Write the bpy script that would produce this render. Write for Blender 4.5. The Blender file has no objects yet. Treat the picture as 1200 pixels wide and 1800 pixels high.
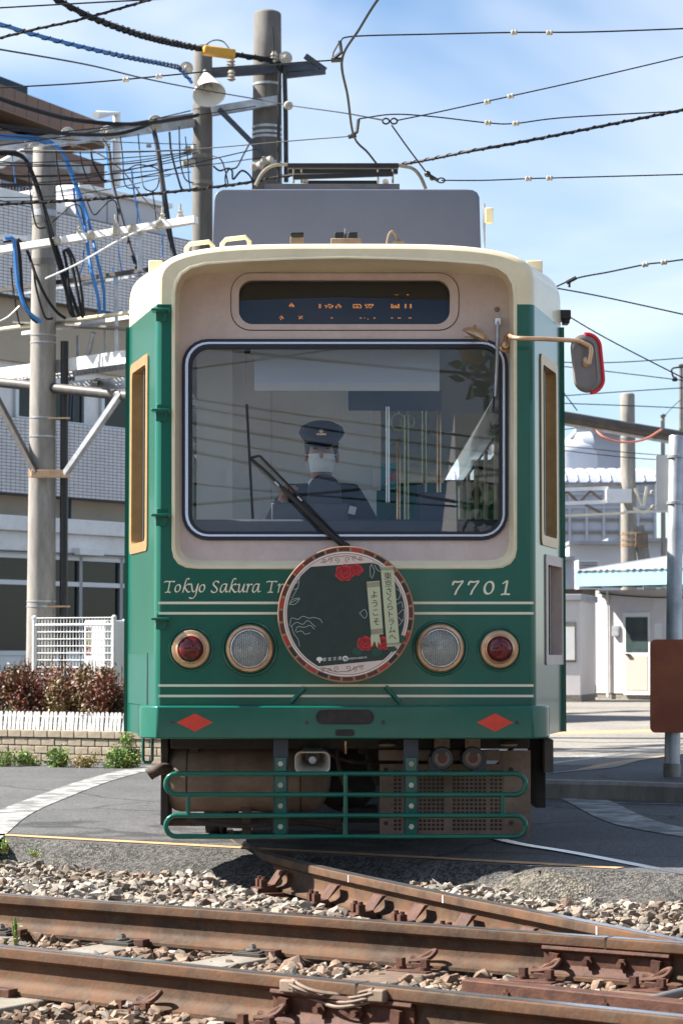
import bpy, bmesh, math, random
import numpy as np
from mathutils import Vector, Matrix, Euler
from mathutils.geometry import tessellate_polygon

random.seed(7)
rng = np.random.default_rng(7)
scene = bpy.context.scene
col = scene.collection
R = math.radians

# ------------------------------------------------------------------ camera
CAM_H = 1.0                       # metres above the rail head
FPX = 4200.0                      # focal length in photo pixels (1200 x 1800)
PITCH = math.atan(250.0 / FPX)    # horizon lies at photo row 1150
cam_data = bpy.data.cameras.new('camera')
cam_data.sensor_fit = 'VERTICAL'
cam_data.sensor_height = 36.0
cam_data.lens = 36.0 * FPX / 1800.0
cam_data.clip_start = 0.05
cam_data.clip_end = 6000.0
cam_data.dof.use_dof = True
cam_data.dof.focus_distance = 11.4
cam_data.dof.aperture_fstop = 9.0
cam = bpy.data.objects.new('camera', cam_data)
cam.location = (0, 0, CAM_H)
cam.rotation_euler = (R(90) + PITCH, 0, 0)
col.objects.link(cam)
scene.camera = cam

# ------------------------------------------------------------------ sky, sun, exposure
SUN_DIR = Vector((-1.0, 0.11, 0.98)).normalized()      # towards the sun
world = bpy.data.worlds.new('World')
scene.world = world
world.use_nodes = True
wn, wl = world.node_tree.nodes, world.node_tree.links
wn.clear()
w_out = wn.new('ShaderNodeOutputWorld')
w_bg = wn.new('ShaderNodeBackground')
w_sky = wn.new('ShaderNodeTexSky')
w_sky.sky_type = 'NISHITA'
w_sky.sun_disc = False
w_sky.sun_elevation = math.asin(SUN_DIR.z)
w_sky.sun_rotation = math.atan2(SUN_DIR.x, SUN_DIR.y)
w_sky.altitude = 0.0
w_sky.air_density = 1.0
w_sky.dust_density = 0.6
w_sky.ozone_density = 3.0
w_bg.inputs['Strength'].default_value = 0.061
# thin streaky cloud, the same all round the sky
w_tc = wn.new('ShaderNodeTexCoord')
w_map = wn.new('ShaderNodeMapping')
w_map.inputs['Scale'].default_value = (1.0, 1.0, 3.2)
w_map.inputs['Location'].default_value = (2.3, 1.4, 0.9)
w_n = wn.new('ShaderNodeTexNoise')
w_n.inputs['Scale'].default_value = 2.3
w_n.inputs['Detail'].default_value = 4.5
w_n.inputs['Roughness'].default_value = 0.56
w_n.inputs['Distortion'].default_value = 0.5
w_r = wn.new('ShaderNodeValToRGB')
w_r.color_ramp.elements[0].position = 0.405
w_r.color_ramp.elements[0].color = (0, 0, 0, 1)
w_r.color_ramp.elements[1].position = 0.79
w_r.color_ramp.elements[1].color = (1, 1, 1, 1)
w_mix = wn.new('ShaderNodeMixRGB')
w_mix.inputs[2].default_value = (6.6, 6.9, 7.2, 1)
wl.new(w_tc.outputs['Generated'], w_map.inputs['Vector'])
wl.new(w_map.outputs[0], w_n.inputs['Vector'])
wl.new(w_n.outputs['Fac'], w_r.inputs[0])
wl.new(w_r.outputs[0], w_mix.inputs[0])
w_hsv = wn.new('ShaderNodeHueSaturation')
w_hsv.inputs['Saturation'].default_value = 1.05
wl.new(w_sky.outputs[0], w_hsv.inputs['Color'])
wl.new(w_hsv.outputs[0], w_mix.inputs[1])
wl.new(w_mix.outputs[0], w_bg.inputs['Color'])
wl.new(w_bg.outputs[0], w_out.inputs[0])

sun_data = bpy.data.lights.new('sun', 'SUN')
sun_data.energy = 5.0
sun_data.angle = R(0.53)
sun_data.color = (1.0, 0.94, 0.85)
sun = bpy.data.objects.new('sun', sun_data)
sun.rotation_euler = SUN_DIR.to_track_quat('Z', 'Y').to_euler()
sun.location = SUN_DIR * 60
col.objects.link(sun)

vs = scene.view_settings
vs.view_transform = 'Standard'
vs.look = 'None'
vs.exposure = 1.62
vs.gamma = 1.0
vs.use_curve_mapping = False
scene.cycles.max_bounces = 8
scene.cycles.transparent_max_bounces = 24
scene.cycles.caustics_reflective = False
scene.cycles.caustics_refractive = False
scene.cycles.use_denoising = True

# ------------------------------------------------------------------ pixel -> place
CP, SP = math.cos(PITCH), math.sin(PITCH)
def ray(px, py):
    u = 900.0 - py
    return Vector((px - 600.0, FPX * CP - u * SP, FPX * SP + u * CP))
def at(px, py, Y):                      # the point of that pixel at distance Y
    d = ray(px, py); t = Y / d.y
    return Vector((d.x * t, Y, CAM_H + d.z * t))
def on(px, py, z=0.0):                  # the point of that pixel on the level z
    d = ray(px, py); t = (z - CAM_H) / d.z
    return Vector((d.x * t, d.y * t, z))
def onp(px, py, P0, n):                 # the point of that pixel on a plane
    d = ray(px, py); o = Vector((0, 0, CAM_H))
    t = (P0 - o).dot(n) / d.dot(n)
    return o + d * t

# ------------------------------------------------------------------ mesh helpers
ORG = {}
class MB:
    def __init__(s): s.v = []; s.f = []
    def add(s, vs_, fs):
        o = len(s.v)
        s.v += [tuple(v) for v in vs_]
        s.f += [tuple(i + o for i in f) for f in fs]
        return s
    def box(s, c, d, rot=None):
        c = Vector(c); hx, hy, hz = d[0] / 2, d[1] / 2, d[2] / 2
        p = [Vector((x, y, z)) for x in (-hx, hx) for y in (-hy, hy) for z in (-hz, hz)]
        if rot is not None:
            M = rot if isinstance(rot, Matrix) else Euler(rot).to_matrix()
            p = [M @ q for q in p]
        return s.add([c + q for q in p], [(0, 1, 3, 2), (4, 6, 7, 5), (0, 4, 5, 1), (2, 3, 7, 6), (0, 2, 6, 4), (1, 5, 7, 3)])
    def bar(s, a, b, w, h, up=(0, 0, 1)):      # rectangular bar from a to b
        a, b = Vector(a), Vector(b); t = (b - a).normalized(); up = Vector(up)
        sd = t.cross(up)
        if sd.length < 1e-4: sd = t.cross(Vector((1, 0, 0)))
        sd.normalize(); u = sd.cross(t).normalized()
        q = [sd * (w / 2) + u * (h / 2), sd * (-w / 2) + u * (h / 2), sd * (-w / 2) - u * (h / 2), sd * (w / 2) - u * (h / 2)]
        return s.add([a + k for k in q] + [b + k for k in q],
                     [(0, 1, 2, 3), (7, 6, 5, 4), (0, 4, 5, 1), (1, 5, 6, 2), (2, 6, 7, 3), (3, 7, 4, 0)])
    def loft(s, rings, closed=True, cap0=False, cap1=False):
        n = len(rings[0]); o = len(s.v)
        for r in rings: s.v += [tuple(p) for p in r]
        m = n if closed else n - 1
        for i in range(len(rings) - 1):
            for j in range(m):
                k = (j + 1) % n
                s.f.append((o + i * n + j, o + i * n + k, o + (i + 1) * n + k, o + (i + 1) * n + j))
        if cap0: s.f.append(tuple(o + j for j in reversed(range(n))))
        if cap1: s.f.append(tuple(o + (len(rings) - 1) * n + j for j in range(n)))
        return s
    def tube(s, pts, r, n=8, caps=True, closed=False):
        pts = [Vector(p) for p in pts]; m = len(pts)
        rr = r if isinstance(r, (list, tuple)) else [r] * m
        t0 = (pts[1] - pts[0]).normalized()
        ref = Vector((0, 0, 1)) if abs(t0.z) < 0.9 else Vector((1, 0, 0))
        nrm = t0.cross(ref).normalized(); rings = []
        for i in range(m):
            if closed: t = (pts[(i + 1) % m] - pts[i - 1])
            else: t = pts[min(i + 1, m - 1)] - pts[max(i - 1, 0)]
            t.normalize()
            nrm = (nrm - t * nrm.dot(t))
            if nrm.length < 1e-6: nrm = t.orthogonal()
            nrm.normalize(); b = t.cross(nrm)
            rings.append([pts[i] + (nrm * math.cos(2 * math.pi * k / n) + b * math.sin(2 * math.pi * k / n)) * rr[i] for k in range(n)])
        if closed: rings.append(rings[0])
        return s.loft(rings, True, caps and not closed, caps and not closed)
    def cyl(s, a, b, r0, r1=None, n=16):
        return s.tube([a, b], [r0, r0 if r1 is None else r1], n)
    def lathe(s, c, axis, prof, n=24):          # prof = [(radius, along axis)]
        c = Vector(c); ax = Vector(axis).normalized(); e = ax.orthogonal().normalized(); g = ax.cross(e)
        rings = [[c + ax * h + (e * math.cos(2 * math.pi * k / n) + g * math.sin(2 * math.pi * k / n)) * max(r, 1e-5) for k in range(n)] for r, h in prof]
        rm = max(r for r, h in prof)
        return s.loft(rings, True, prof[0][0] < 0.4 * rm, prof[-1][0] < 0.4 * rm)
    def prism(s, poly, off):
        off = Vector(off); n = len(poly)
        a = [Vector(p) for p in poly]
        s.add(a + [p + off for p in a], [tuple(range(n)), tuple(range(2 * n - 1, n - 1, -1))] + [(i, i + n, (i + 1) % n + n, (i + 1) % n) for i in range(n)])
        return s
    def poly(s, pts): return s.add(pts, [tuple(range(len(pts)))])
    def holed(s, outer, holes):
        loops = [[Vector(p) for p in outer]] + [[Vector(p) for p in h] for h in holes]
        tri = tessellate_polygon(loops)
        return s.add([p for l in loops for p in l], [tuple(t) for t in tri])
    def sphere(s, c, r, nu=14, nv=9):
        c = Vector(c); r = r if isinstance(r, (tuple, list)) else (r, r, r); rings = []
        for i in range(nv + 1):
            th = math.pi * i / nv; sn = max(math.sin(th), 1e-4)
            rings.append([c + Vector((r[0] * sn * math.cos(2 * math.pi * k / nu), r[1] * sn * math.sin(2 * math.pi * k / nu), r[2] * math.cos(th))) for k in range(nu)])
        return s.loft(rings, True, True, True)
    def build(s, name, mat, parent=None, angle=40, bevel=0.0, fix=True):
        return make(name, s.v, s.f, mat, parent, angle, bevel, fix)

def origin_of(v):
    xs = [p[0] for p in v]; ys = [p[1] for p in v]; zs = [p[2] for p in v]
    return Vector(((min(xs) + max(xs)) / 2, (min(ys) + max(ys)) / 2, min(zs)))
def make(name, v, f, mat, parent=None, angle=40, bevel=0.0, fix=True):
    org = ORG[parent.name] if parent is not None else origin_of(v)
    me = bpy.data.meshes.new(name)
    me.from_pydata([(p[0] - org.x, p[1] - org.y, p[2] - org.z) for p in v], [], f)
    if fix:
        bm = bmesh.new(); bm.from_mesh(me)
        bmesh.ops.recalc_face_normals(bm, faces=bm.faces)
        bm.to_mesh(me); bm.free()
    if angle:
        me.polygons.foreach_set('use_smooth', [True] * len(me.polygons))
        me.set_sharp_from_angle(angle=R(angle))
    me.materials.append(mat)
    ob = bpy.data.objects.new(name, me)
    col.objects.link(ob)
    if parent is not None: ob.parent = parent
    else: ob.location = org
    ORG[ob.name] = org
    if bevel:
        m = ob.modifiers.new('bevel', 'BEVEL'); m.width = bevel; m.segments = 2; m.limit_method = 'ANGLE'; m.angle_limit = R(40)
    return ob
def tag(o, label=None, cat=None, group=None, kind=None):
    if label: o['label'] = label
    if cat: o['category'] = cat
    if group: o['group'] = group
    if kind: o['kind'] = kind
    return o
def thing(name, label, cat, loc, group=None):
    o = bpy.data.objects.new(name, None)
    o.empty_display_size = 0.1
    o.location = loc; col.objects.link(o); ORG[o.name] = Vector(loc)
    return tag(o, label, cat, group)
def inst(src, parent, loc, rot=None):           # a copy of a part, sharing its mesh
    c = src.copy(); col.objects.link(c)
    c.parent = parent
    c.location = Vector(loc) - (ORG[parent.name] if parent is not None else Vector())
    if rot is not None: c.rotation_euler = rot
    return c
def np_mesh(name, verts, faces, mat, parent=None, smooth=False):
    """verts (N,3), faces (M,3 or 4) arrays -> one mesh"""
    org = ORG[parent.name] if parent is not None else Vector((float(verts[:, 0].mean()), float(verts[:, 1].mean()), float(verts[:, 2].min())))
    me = bpy.data.meshes.new(name)
    k = faces.shape[1]
    me.vertices.add(len(verts)); me.loops.add(faces.size); me.polygons.add(len(faces))
    me.vertices.foreach_set('co', (verts - np.array(org[:])).astype(np.float32).ravel())
    me.loops.foreach_set('vertex_index', faces.astype(np.int32).ravel())
    me.polygons.foreach_set('loop_start', np.arange(0, faces.size, k, dtype=np.int32))
    me.polygons.foreach_set('use_smooth', np.full(len(faces), smooth))
    me.update(calc_edges=True)
    me.materials.append(mat)
    ob = bpy.data.objects.new(name, me); col.objects.link(ob)
    if parent is not None: ob.parent = parent
    else: ob.location = org
    ORG[ob.name] = org
    return ob
def spline(pts, k=8):
    P = [Vector(p) for p in pts]
    if len(P) < 3: return [P[0].lerp(P[1], i / k) for i in range(k + 1)]
    out = []
    for i in range(len(P) - 1):
        p0 = P[i - 1] if i else P[0] * 2 - P[1]
        p1, p2 = P[i], P[i + 1]
        p3 = P[i + 2] if i + 2 < len(P) else P[-1] * 2 - P[-2]
        for j in range(k):
            t = j / k
            out.append(0.5 * ((2 * p1) + (p2 - p0) * t + (2 * p0 - 5 * p1 + 4 * p2 - p3) * t * t + (3 * p1 - p0 - 3 * p2 + p3) * t ** 3))
    return out + [P[-1]]
def rrect(x0, y0, x1, y1, r, n=6):               # rounded rectangle in pixel space
    pts = []
    for cx, cy, a0 in ((x1 - r, y0 + r, -90), (x1 - r, y1 - r, 0), (x0 + r, y1 - r, 90), (x0 + r, y0 + r, 180)):
        for i in range(n + 1):
            a = R(a0 + 90 * i / n)
            pts.append((cx + r * math.cos(a), cy + r * math.sin(a)))
    return pts
def text_faces(s, size):
    cu = bpy.data.curves.new('txt', 'FONT'); cu.body = s; cu.size = size
    cu.align_x = 'CENTER'; cu.align_y = 'CENTER'; cu.resolution_u = 3
    ob = bpy.data.objects.new('txt', cu); col.objects.link(ob)
    bpy.context.view_layer.update()
    me = bpy.data.meshes.new_from_object(ob.evaluated_get(bpy.context.evaluated_depsgraph_get()))
    v = [tuple(p.co) for p in me.vertices]; f = [tuple(p.vertices) for p in me.polygons]
    bpy.data.objects.remove(ob); bpy.data.curves.remove(cu); bpy.data.meshes.remove(me)
    return v, f

# ------------------------------------------------------------------ materials
MATS = {}
def lin(r, g, b):
    def c(x):
        x /= 255.0
        return x / 12.92 if x <= 0.04045 else ((x + 0.055) / 1.055) ** 2.4
    return (c(r), c(g), c(b), 1.0)
def mat(name, base, rough=0.5, metal=0.0, var=0.0, vscale=6.0, second=None, lo=0.4, hi=0.65, bump=0.0, bscale=40.0,
        coat=0.0, spec=0.5, stretch=(1, 1, 1), rvar=0.0, island=0.0, emit=None, estr=0.0, dirt=None, dirtamt=0.0):
    if name in MATS: return MATS[name]
    m = bpy.data.materials.new(name); m.use_nodes = True
    nt = m.node_tree; N, L = nt.nodes, nt.links
    b = N['Principled BSDF']
    b.inputs['Base Color'].default_value = base
    b.inputs['Roughness'].default_value = rough
    b.inputs['Metallic'].default_value = metal
    b.inputs['Specular IOR Level'].default_value = spec
    if coat:
        b.inputs['Coat Weight'].default_value = coat
        b.inputs['Coat Roughness'].default_value = 0.06
    tc = N.new('ShaderNodeTexCoord'); mp = N.new('ShaderNodeMapping')
    mp.inputs['Scale'].default_value = stretch
    L.new(tc.outputs['Object'], mp.inputs[0])
    cur = None
    if second is not None or var:
        n1 = N.new('ShaderNodeTexNoise'); n1.inputs['Scale'].default_value = vscale; n1.inputs['Detail'].default_value = 8
        n1.inputs['Roughness'].default_value = 0.62
        L.new(mp.outputs[0], n1.inputs['Vector'])
        rp = N.new('ShaderNodeValToRGB')
        rp.color_ramp.elements[0].position = lo; rp.color_ramp.elements[1].position = hi
        if second is None:
            second = tuple(max(0.0, x * (1 - var)) for x in base[:3]) + (1,)
        rp.color_ramp.elements[0].color = base; rp.color_ramp.elements[1].color = second
        L.new(n1.outputs['Fac'], rp.inputs[0]); cur = rp.outputs[0]
        if rvar:
            mr = N.new('ShaderNodeMapRange'); mr.inputs['To Min'].default_value = max(0.0, rough - rvar); mr.inputs['To Max'].default_value = min(1.0, rough + rvar)
            mr.inputs['From Min'].default_value = 0.3; mr.inputs['From Max'].default_value = 0.7
            L.new(n1.outputs['Fac'], mr.inputs['Value']); L.new(mr.outputs[0], b.inputs['Roughness'])
    if dirt is not None:
        n2 = N.new('ShaderNodeTexNoise'); n2.inputs['Scale'].default_value = vscale * 4.3; n2.inputs['Detail'].default_value = 10
        n2.inputs['Roughness'].default_value = 0.7
        L.new(mp.outputs[0], n2.inputs['Vector'])
        r2 = N.new('ShaderNodeValToRGB'); r2.color_ramp.elements[0].position = 0.45; r2.color_ramp.elements[1].position = 0.78
        r2.color_ramp.elements[1].color = (dirtamt,) * 3 + (1,)
        L.new(n2.outputs['Fac'], r2.inputs[0])
        mx = N.new('ShaderNodeMixRGB'); L.new(r2.outputs[0], mx.inputs[0])
        if cur: L.new(cur, mx.inputs[1])
        else: mx.inputs[1].default_value = base
        mx.inputs[2].default_value = dirt; cur = mx.outputs[0]
    if island:
        ge = N.new('ShaderNodeNewGeometry'); hs = N.new('ShaderNodeHueSaturation')
        mr = N.new('ShaderNodeMapRange'); mr.inputs['To Min'].default_value = 1 - island; mr.inputs['To Max'].default_value = 1 + island
        L.new(ge.outputs['Random Per Island'], mr.inputs['Value']); L.new(mr.outputs[0], hs.inputs['Value'])
        if cur: L.new(cur, hs.inputs['Color'])
        else: hs.inputs['Color'].default_value = base
        cur = hs.outputs[0]
    if cur: L.new(cur, b.inputs['Base Color'])
    if bump:
        n3 = N.new('ShaderNodeTexNoise'); n3.inputs['Scale'].default_value = bscale; n3.inputs['Detail'].default_value = 6
        bp = N.new('ShaderNodeBump'); bp.inputs['Strength'].default_value = bump; bp.inputs['Distance'].default_value = 0.01
        L.new(mp.outputs[0], n3.inputs['Vector']); L.new(n3.outputs['Fac'], bp.inputs['Height']); L.new(bp.outputs[0], b.inputs['Normal'])
    if emit is not None:
        b.inputs['Emission Color'].default_value = emit; b.inputs['Emission Strength'].default_value = estr
    MATS[name] = m
    return m
def glass(name, tint=(0.9, 0.95, 0.95, 1), ior=1.5, rough=0.0, bump=0.0, bscale=60.0, boost=1.0):
    """thin pane: see-through with Fresnel reflection"""
    m = bpy.data.materials.new(name); m.use_nodes = True
    N, L = m.node_tree.nodes, m.node_tree.links; N.clear()
    o = N.new('ShaderNodeOutputMaterial'); mx = N.new('ShaderNodeMixShader'); fr = N.new('ShaderNodeFresnel')
    tr = N.new('ShaderNodeBsdfTransparent'); gl = N.new('ShaderNodeBsdfGlossy')
    tr.inputs[0].default_value = tint; gl.inputs['Roughness'].default_value = rough; fr.inputs[0].default_value = ior
    ml = N.new('ShaderNodeMath'); ml.operation = 'MULTIPLY'; ml.use_clamp = True; ml.inputs[1].default_value = boost
    L.new(fr.outputs[0], ml.inputs[0]); L.new(ml.outputs[0], mx.inputs[0])
    L.new(tr.outputs[0], mx.inputs[1]); L.new(gl.outputs[0], mx.inputs[2]); L.new(mx.outputs[0], o.inputs[0])
    if bump:
        tc = N.new('ShaderNodeTexCoord'); n3 = N.new('ShaderNodeTexNoise'); n3.inputs['Scale'].default_value = bscale
        bp = N.new('ShaderNodeBump'); bp.inputs['Strength'].default_value = bump; bp.inputs['Distance'].default_value = 0.01
        L.new(tc.outputs['Object'], n3.inputs['Vector']); L.new(n3.outputs['Fac'], bp.inputs['Height'])
        L.new(bp.outputs[0], gl.inputs['Normal']); L.new(bp.outputs[0], fr.inputs['Normal'])
    MATS[name] = m
    return m

M_GREEN = mat('green_paint', (0.0, 0.118, 0.080, 1), 0.28, var=0.16, vscale=3, coat=0.45, spec=0.3, bump=0.035, bscale=4, stretch=(1, 1, 0.35), dirt=(0.012, 0.080, 0.058, 1), dirtamt=0.4)
M_CREAM = mat('cream_paint', (0.82, 0.73, 0.50, 1), 0.32, var=0.1, vscale=4, coat=0.3, dirt=(0.60, 0.50, 0.32, 1), dirtamt=0.3)
M_BROWN = mat('beige_brown_paint', (0.61, 0.50, 0.455, 1), 0.45, dirt=(0.45, 0.36, 0.32, 1), dirtamt=0.35, second=(0.55, 0.44, 0.40, 1), vscale=9, bump=0.03, bscale=120)
M_RUBBER = mat('black_rubber', (0.012, 0.012, 0.018, 1), 0.4)
M_CHROME = mat('bright_trim', (0.72, 0.74, 0.80, 1), 0.22, metal=0.6)
M_STRIPE = mat('stripe_paint', (0.82, 0.77, 0.60, 1), 0.4)
M_RED = mat('red_paint', (0.72, 0.055, 0.03, 1), 0.4, var=0.15, vscale=20)
M_GOLD = mat('copper_gold', (0.66, 0.43, 0.26, 1), 0.32, metal=0.6, var=0.25, vscale=14, rvar=0.1)
M_STEEL = mat('galvanised_steel', (0.50, 0.52, 0.55, 1), 0.42, metal=0.55, var=0.35, vscale=7, bump=0.05)
M_DSTEEL = mat('weathered_steel', (0.16, 0.155, 0.15, 1), 0.5, metal=0.35, second=(0.25, 0.22, 0.18, 1), vscale=8, bump=0.08)
M_GSTEEL = mat('dark_grey_steel', (0.055, 0.055, 0.058, 1), 0.5, metal=0.2, second=(0.10, 0.085, 0.07, 1), vscale=8, bump=0.08)
M_BLACK = mat('black_plastic', (0.012, 0.012, 0.014, 1), 0.42, var=0.3)
M_WIRE = mat('dark_wire', (0.010, 0.011, 0.014, 1), 0.6, spec=0.25)
M_BLUE = mat('blue_cable', (0.03, 0.19, 0.52, 1), 0.38, var=0.2, vscale=3)
M_CONC = mat('pole_concrete', (0.24, 0.225, 0.205, 1), 0.85, second=(0.34, 0.32, 0.29, 1), vscale=5, stretch=(1, 1, 0.25), bump=0.15, bscale=30, dirt=(0.10, 0.09, 0.08, 1), dirtamt=0.5)
M_CONCD = mat('dark_pole_concrete', (0.125, 0.118, 0.11, 1), 0.85, second=(0.18, 0.17, 0.155, 1), vscale=5, stretch=(1, 1, 0.25), bump=0.15, bscale=30, dirt=(0.06, 0.055, 0.05, 1), dirtamt=0.5)
M_DIRTY = mat('underframe_dirt', (0.045, 0.032, 0.024, 1), 0.8, second=(0.09, 0.062, 0.045, 1), vscale=9, bump=0.2)
M_DARK = mat('underframe_black', (0.018, 0.016, 0.015, 1), 0.7, second=(0.04, 0.032, 0.026, 1), vscale=10, bump=0.1)
M_TAN = mat('dusty_tan', (0.24, 0.18, 0.135, 1), 0.75, second=(0.15, 0.108, 0.08, 1), vscale=7, bump=0.1, dirt=(0.12, 0.09, 0.065, 1), dirtamt=0.5)
M_WHITE = mat('white_paint', (0.78, 0.78, 0.77, 1), 0.5, var=0.08, vscale=4)
M_CERAM = mat('ceramic', (0.46, 0.43, 0.37, 1), 0.2, var=0.3, vscale=30)
M_RUST = mat('rail_rust', (0.040, 0.018, 0.008, 1), 0.8, second=(0.118, 0.050, 0.019, 1), vscale=5, stretch=(1, 1, 1), bump=0.18, bscale=70, dirt=(0.088, 0.066, 0.038, 1), dirtamt=0.9, lo=0.38, hi=0.64)
M_RUSTD = mat('fastening_rust', (0.050, 0.016, 0.009, 1), 0.75, second=(0.10, 0.038, 0.019, 1), vscale=14, bump=0.25, bscale=60)
M_RAILTOP = mat('polished_rail', (0.62, 0.62, 0.64, 1), 0.24, metal=0.9, var=0.2, vscale=5)
M_GLASS = glass('window_glass', (0.88, 0.93, 0.93, 1), 1.45)
M_DGLASS = glass('dark_glass', (0.35, 0.42, 0.42, 1), 1.5)
# ================================================================== GROUND, ROAD, RAILS, BALLAST
def coarse(name, c1, c2, scale, rough=0.9, bump=0.5, patch=None, pscale=0.5, streak=None):
    m = bpy.data.materials.new(name); m.use_nodes = True
    N, L = m.node_tree.nodes, m.node_tree.links; b = N['Principled BSDF']
    b.inputs['Roughness'].default_value = rough
    tc = N.new('ShaderNodeTexCoord')
    vo = N.new('ShaderNodeTexVoronoi'); vo.inputs['Scale'].default_value = scale
    L.new(tc.outputs['Object'], vo.inputs['Vector'])
    rp = N.new('ShaderNodeValToRGB'); rp.color_ramp.elements[0].color = c1; rp.color_ramp.elements[1].color = c2
    rp.color_ramp.elements[0].position = 0.25; rp.color_ramp.elements[1].position = 0.9
    sp = N.new('ShaderNodeSeparateColor'); L.new(vo.outputs['Color'], sp.inputs[0]); L.new(sp.outputs[0], rp.inputs[0])
    no = N.new('ShaderNodeTexNoise'); no.inputs['Scale'].default_value = pscale; no.inputs['Detail'].default_value = 9; no.inputs['Roughness'].default_value = 0.65
    L.new(tc.outputs['Object'], no.inputs['Vector'])
    mr = N.new('ShaderNodeMapRange'); mr.inputs['From Min'].default_value = 0.3; mr.inputs['From Max'].default_value = 0.7
    mr.inputs['To Min'].default_value = 0.68; mr.inputs['To Max'].default_value = 1.3
    L.new(no.outputs['Fac'], mr.inputs['Value'])
    mu = N.new('ShaderNodeMixRGB'); mu.blend_type = 'MULTIPLY'; mu.inputs[0].default_value = 1.0
    L.new(rp.outputs[0], mu.inputs[1]); L.new(mr.outputs[0], mu.inputs[2])
    L.new(mu.outputs[0], b.inputs['Base Color'])
    if streak:                       # cracks and mended seams
        n2 = N.new('ShaderNodeTexNoise'); n2.inputs['Scale'].default_value = 1.1; n2.inputs['Detail'].default_value = 6
        ad = N.new('ShaderNodeMixRGB'); ad.inputs[0].default_value = 0.35; L.new(tc.outputs['Object'], n2.inputs['Vector']); L.new(tc.outputs['Object'], ad.inputs[1]); L.new(n2.outputs['Color'], ad.inputs[2])
        ve = N.new('ShaderNodeTexVoronoi'); ve.feature = 'DISTANCE_TO_EDGE'; ve.inputs['Scale'].default_value = streak; L.new(ad.outputs[0], ve.inputs['Vector'])
        rr = N.new('ShaderNodeValToRGB'); rr.color_ramp.elements[0].position = 0.002; rr.color_ramp.elements[0].color = (0.35, 0.35, 0.35, 1); rr.color_ramp.elements[1].position = 0.010
        L.new(ve.outputs['Distance'], rr.inputs[0])
        m2 = N.new('ShaderNodeMixRGB'); m2.blend_type = 'MULTIPLY'; m2.inputs[0].default_value = 1.0; L.new(mu.outputs[0], m2.inputs[1]); L.new(rr.outputs[0], m2.inputs[2]); L.new(m2.outputs[0], b.inputs['Base Color'])
    bp = N.new('ShaderNodeBump'); bp.inputs['Strength'].default_value = bump; bp.inputs['Distance'].default_value = 0.006
    L.new(vo.outputs['Distance'], bp.inputs['Height']); L.new(bp.outputs[0], b.inputs['Normal'])
    MATS[name] = m
    return m
def worn_paint(name, colr, under, scale=9.0, lo=0.38, hi=0.62):
    return mat(name, colr, 0.75, second=under, vscale=scale, lo=lo, hi=hi, bump=0.25, bscale=120, dirt=under, dirtamt=0.8)

M_ASPH = coarse('asphalt', (0.036, 0.038, 0.043, 1), (0.15, 0.148, 0.147, 1), 150.0, 0.8, 0.6, pscale=0.7, streak=0.55)
M_EDGE = coarse('asphalt_edge_mix', (0.020, 0.020, 0.021, 1), (0.11, 0.103, 0.092, 1), 95.0, 0.9, 1.0, pscale=2.0)
M_MOUND = coarse('gravelly_asphalt', (0.05, 0.045, 0.036, 1), (0.19, 0.17, 0.14, 1), 85.0, 0.95, 1.0, pscale=3.0)
M_EARTH = coarse('track_bed_grit', (0.09, 0.07, 0.055, 1), (0.26, 0.205, 0.155, 1), 60.0, 0.95, 1.0, pscale=1.2)
M_LOT = coarse('pale_concrete_yard', (0.15, 0.138, 0.12, 1), (0.28, 0.26, 0.23, 1), 60.0, 0.9, 0.3, pscale=0.25)
M_LINEW = worn_paint('worn_white_line', (0.46, 0.46, 0.45, 1), (0.12, 0.12, 0.12, 1), 4.5, 0.36, 0.58)
M_LINEO = worn_paint('worn_orange_line', (0.56, 0.32, 0.15, 1), (0.20, 0.15, 0.11, 1), 5.0, 0.5, 0.8)
M_STONE = mat('ballast_stone', (0.27, 0.245, 0.21, 1), 0.9, second=(0.17, 0.13, 0.095, 1), vscale=1.6, lo=0.40, hi=0.62, bump=0.3, bscale=60, island=0.55, dirt=(0.42, 0.39, 0.35, 1), dirtamt=0.6)
M_SLEEPER = mat('sleeper_concrete', (0.24, 0.22, 0.185, 1), 0.9, second=(0.15, 0.125, 0.095, 1), vscale=7, bump=0.25, bscale=50)
M_WOODT = mat('sleeper_timber', (0.10, 0.065, 0.045, 1), 0.9, second=(0.17, 0.12, 0.085, 1), vscale=9, stretch=(1, 4, 1), bump=0.3, bscale=40)

E0 = Vector((-1.9, 13.2, 0)); ED = Vector((0.84, -0.543, 0)).normalized(); EN = Vector((-ED.y, ED.x, 0))
def st(s, t, z=0.0): return E0 + ED * s + EN * t + Vector((0, 0, z))
def to_st(p):
    q = Vector((p[0], p[1], 0)) - E0
    return q.dot(ED), q.dot(EN)

g = MB(); g.poly([(-1500, -800, -0.26), (1500, -800, -0.26), (1500, 3000, -0.26), (-1500, 3000, -0.26)])
tag(g.build('ground', M_EARTH), kind='structure')
g = MB(); g.poly([st(-60, -9, -0.20), st(60, -9, -0.20), st(60, -60, -0.20), st(-60, -60, -0.20)]); tag(g.build('street', mat('pale_bounce_street', (0.30, 0.29, 0.27, 1), 0.9, var=0.2, vscale=1.0), angle=0), kind='structure')  # unseen street, added pale to bounce light into the cab
rd = MB()
a, b = st(-70, 0), st(45, 0)
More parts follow.
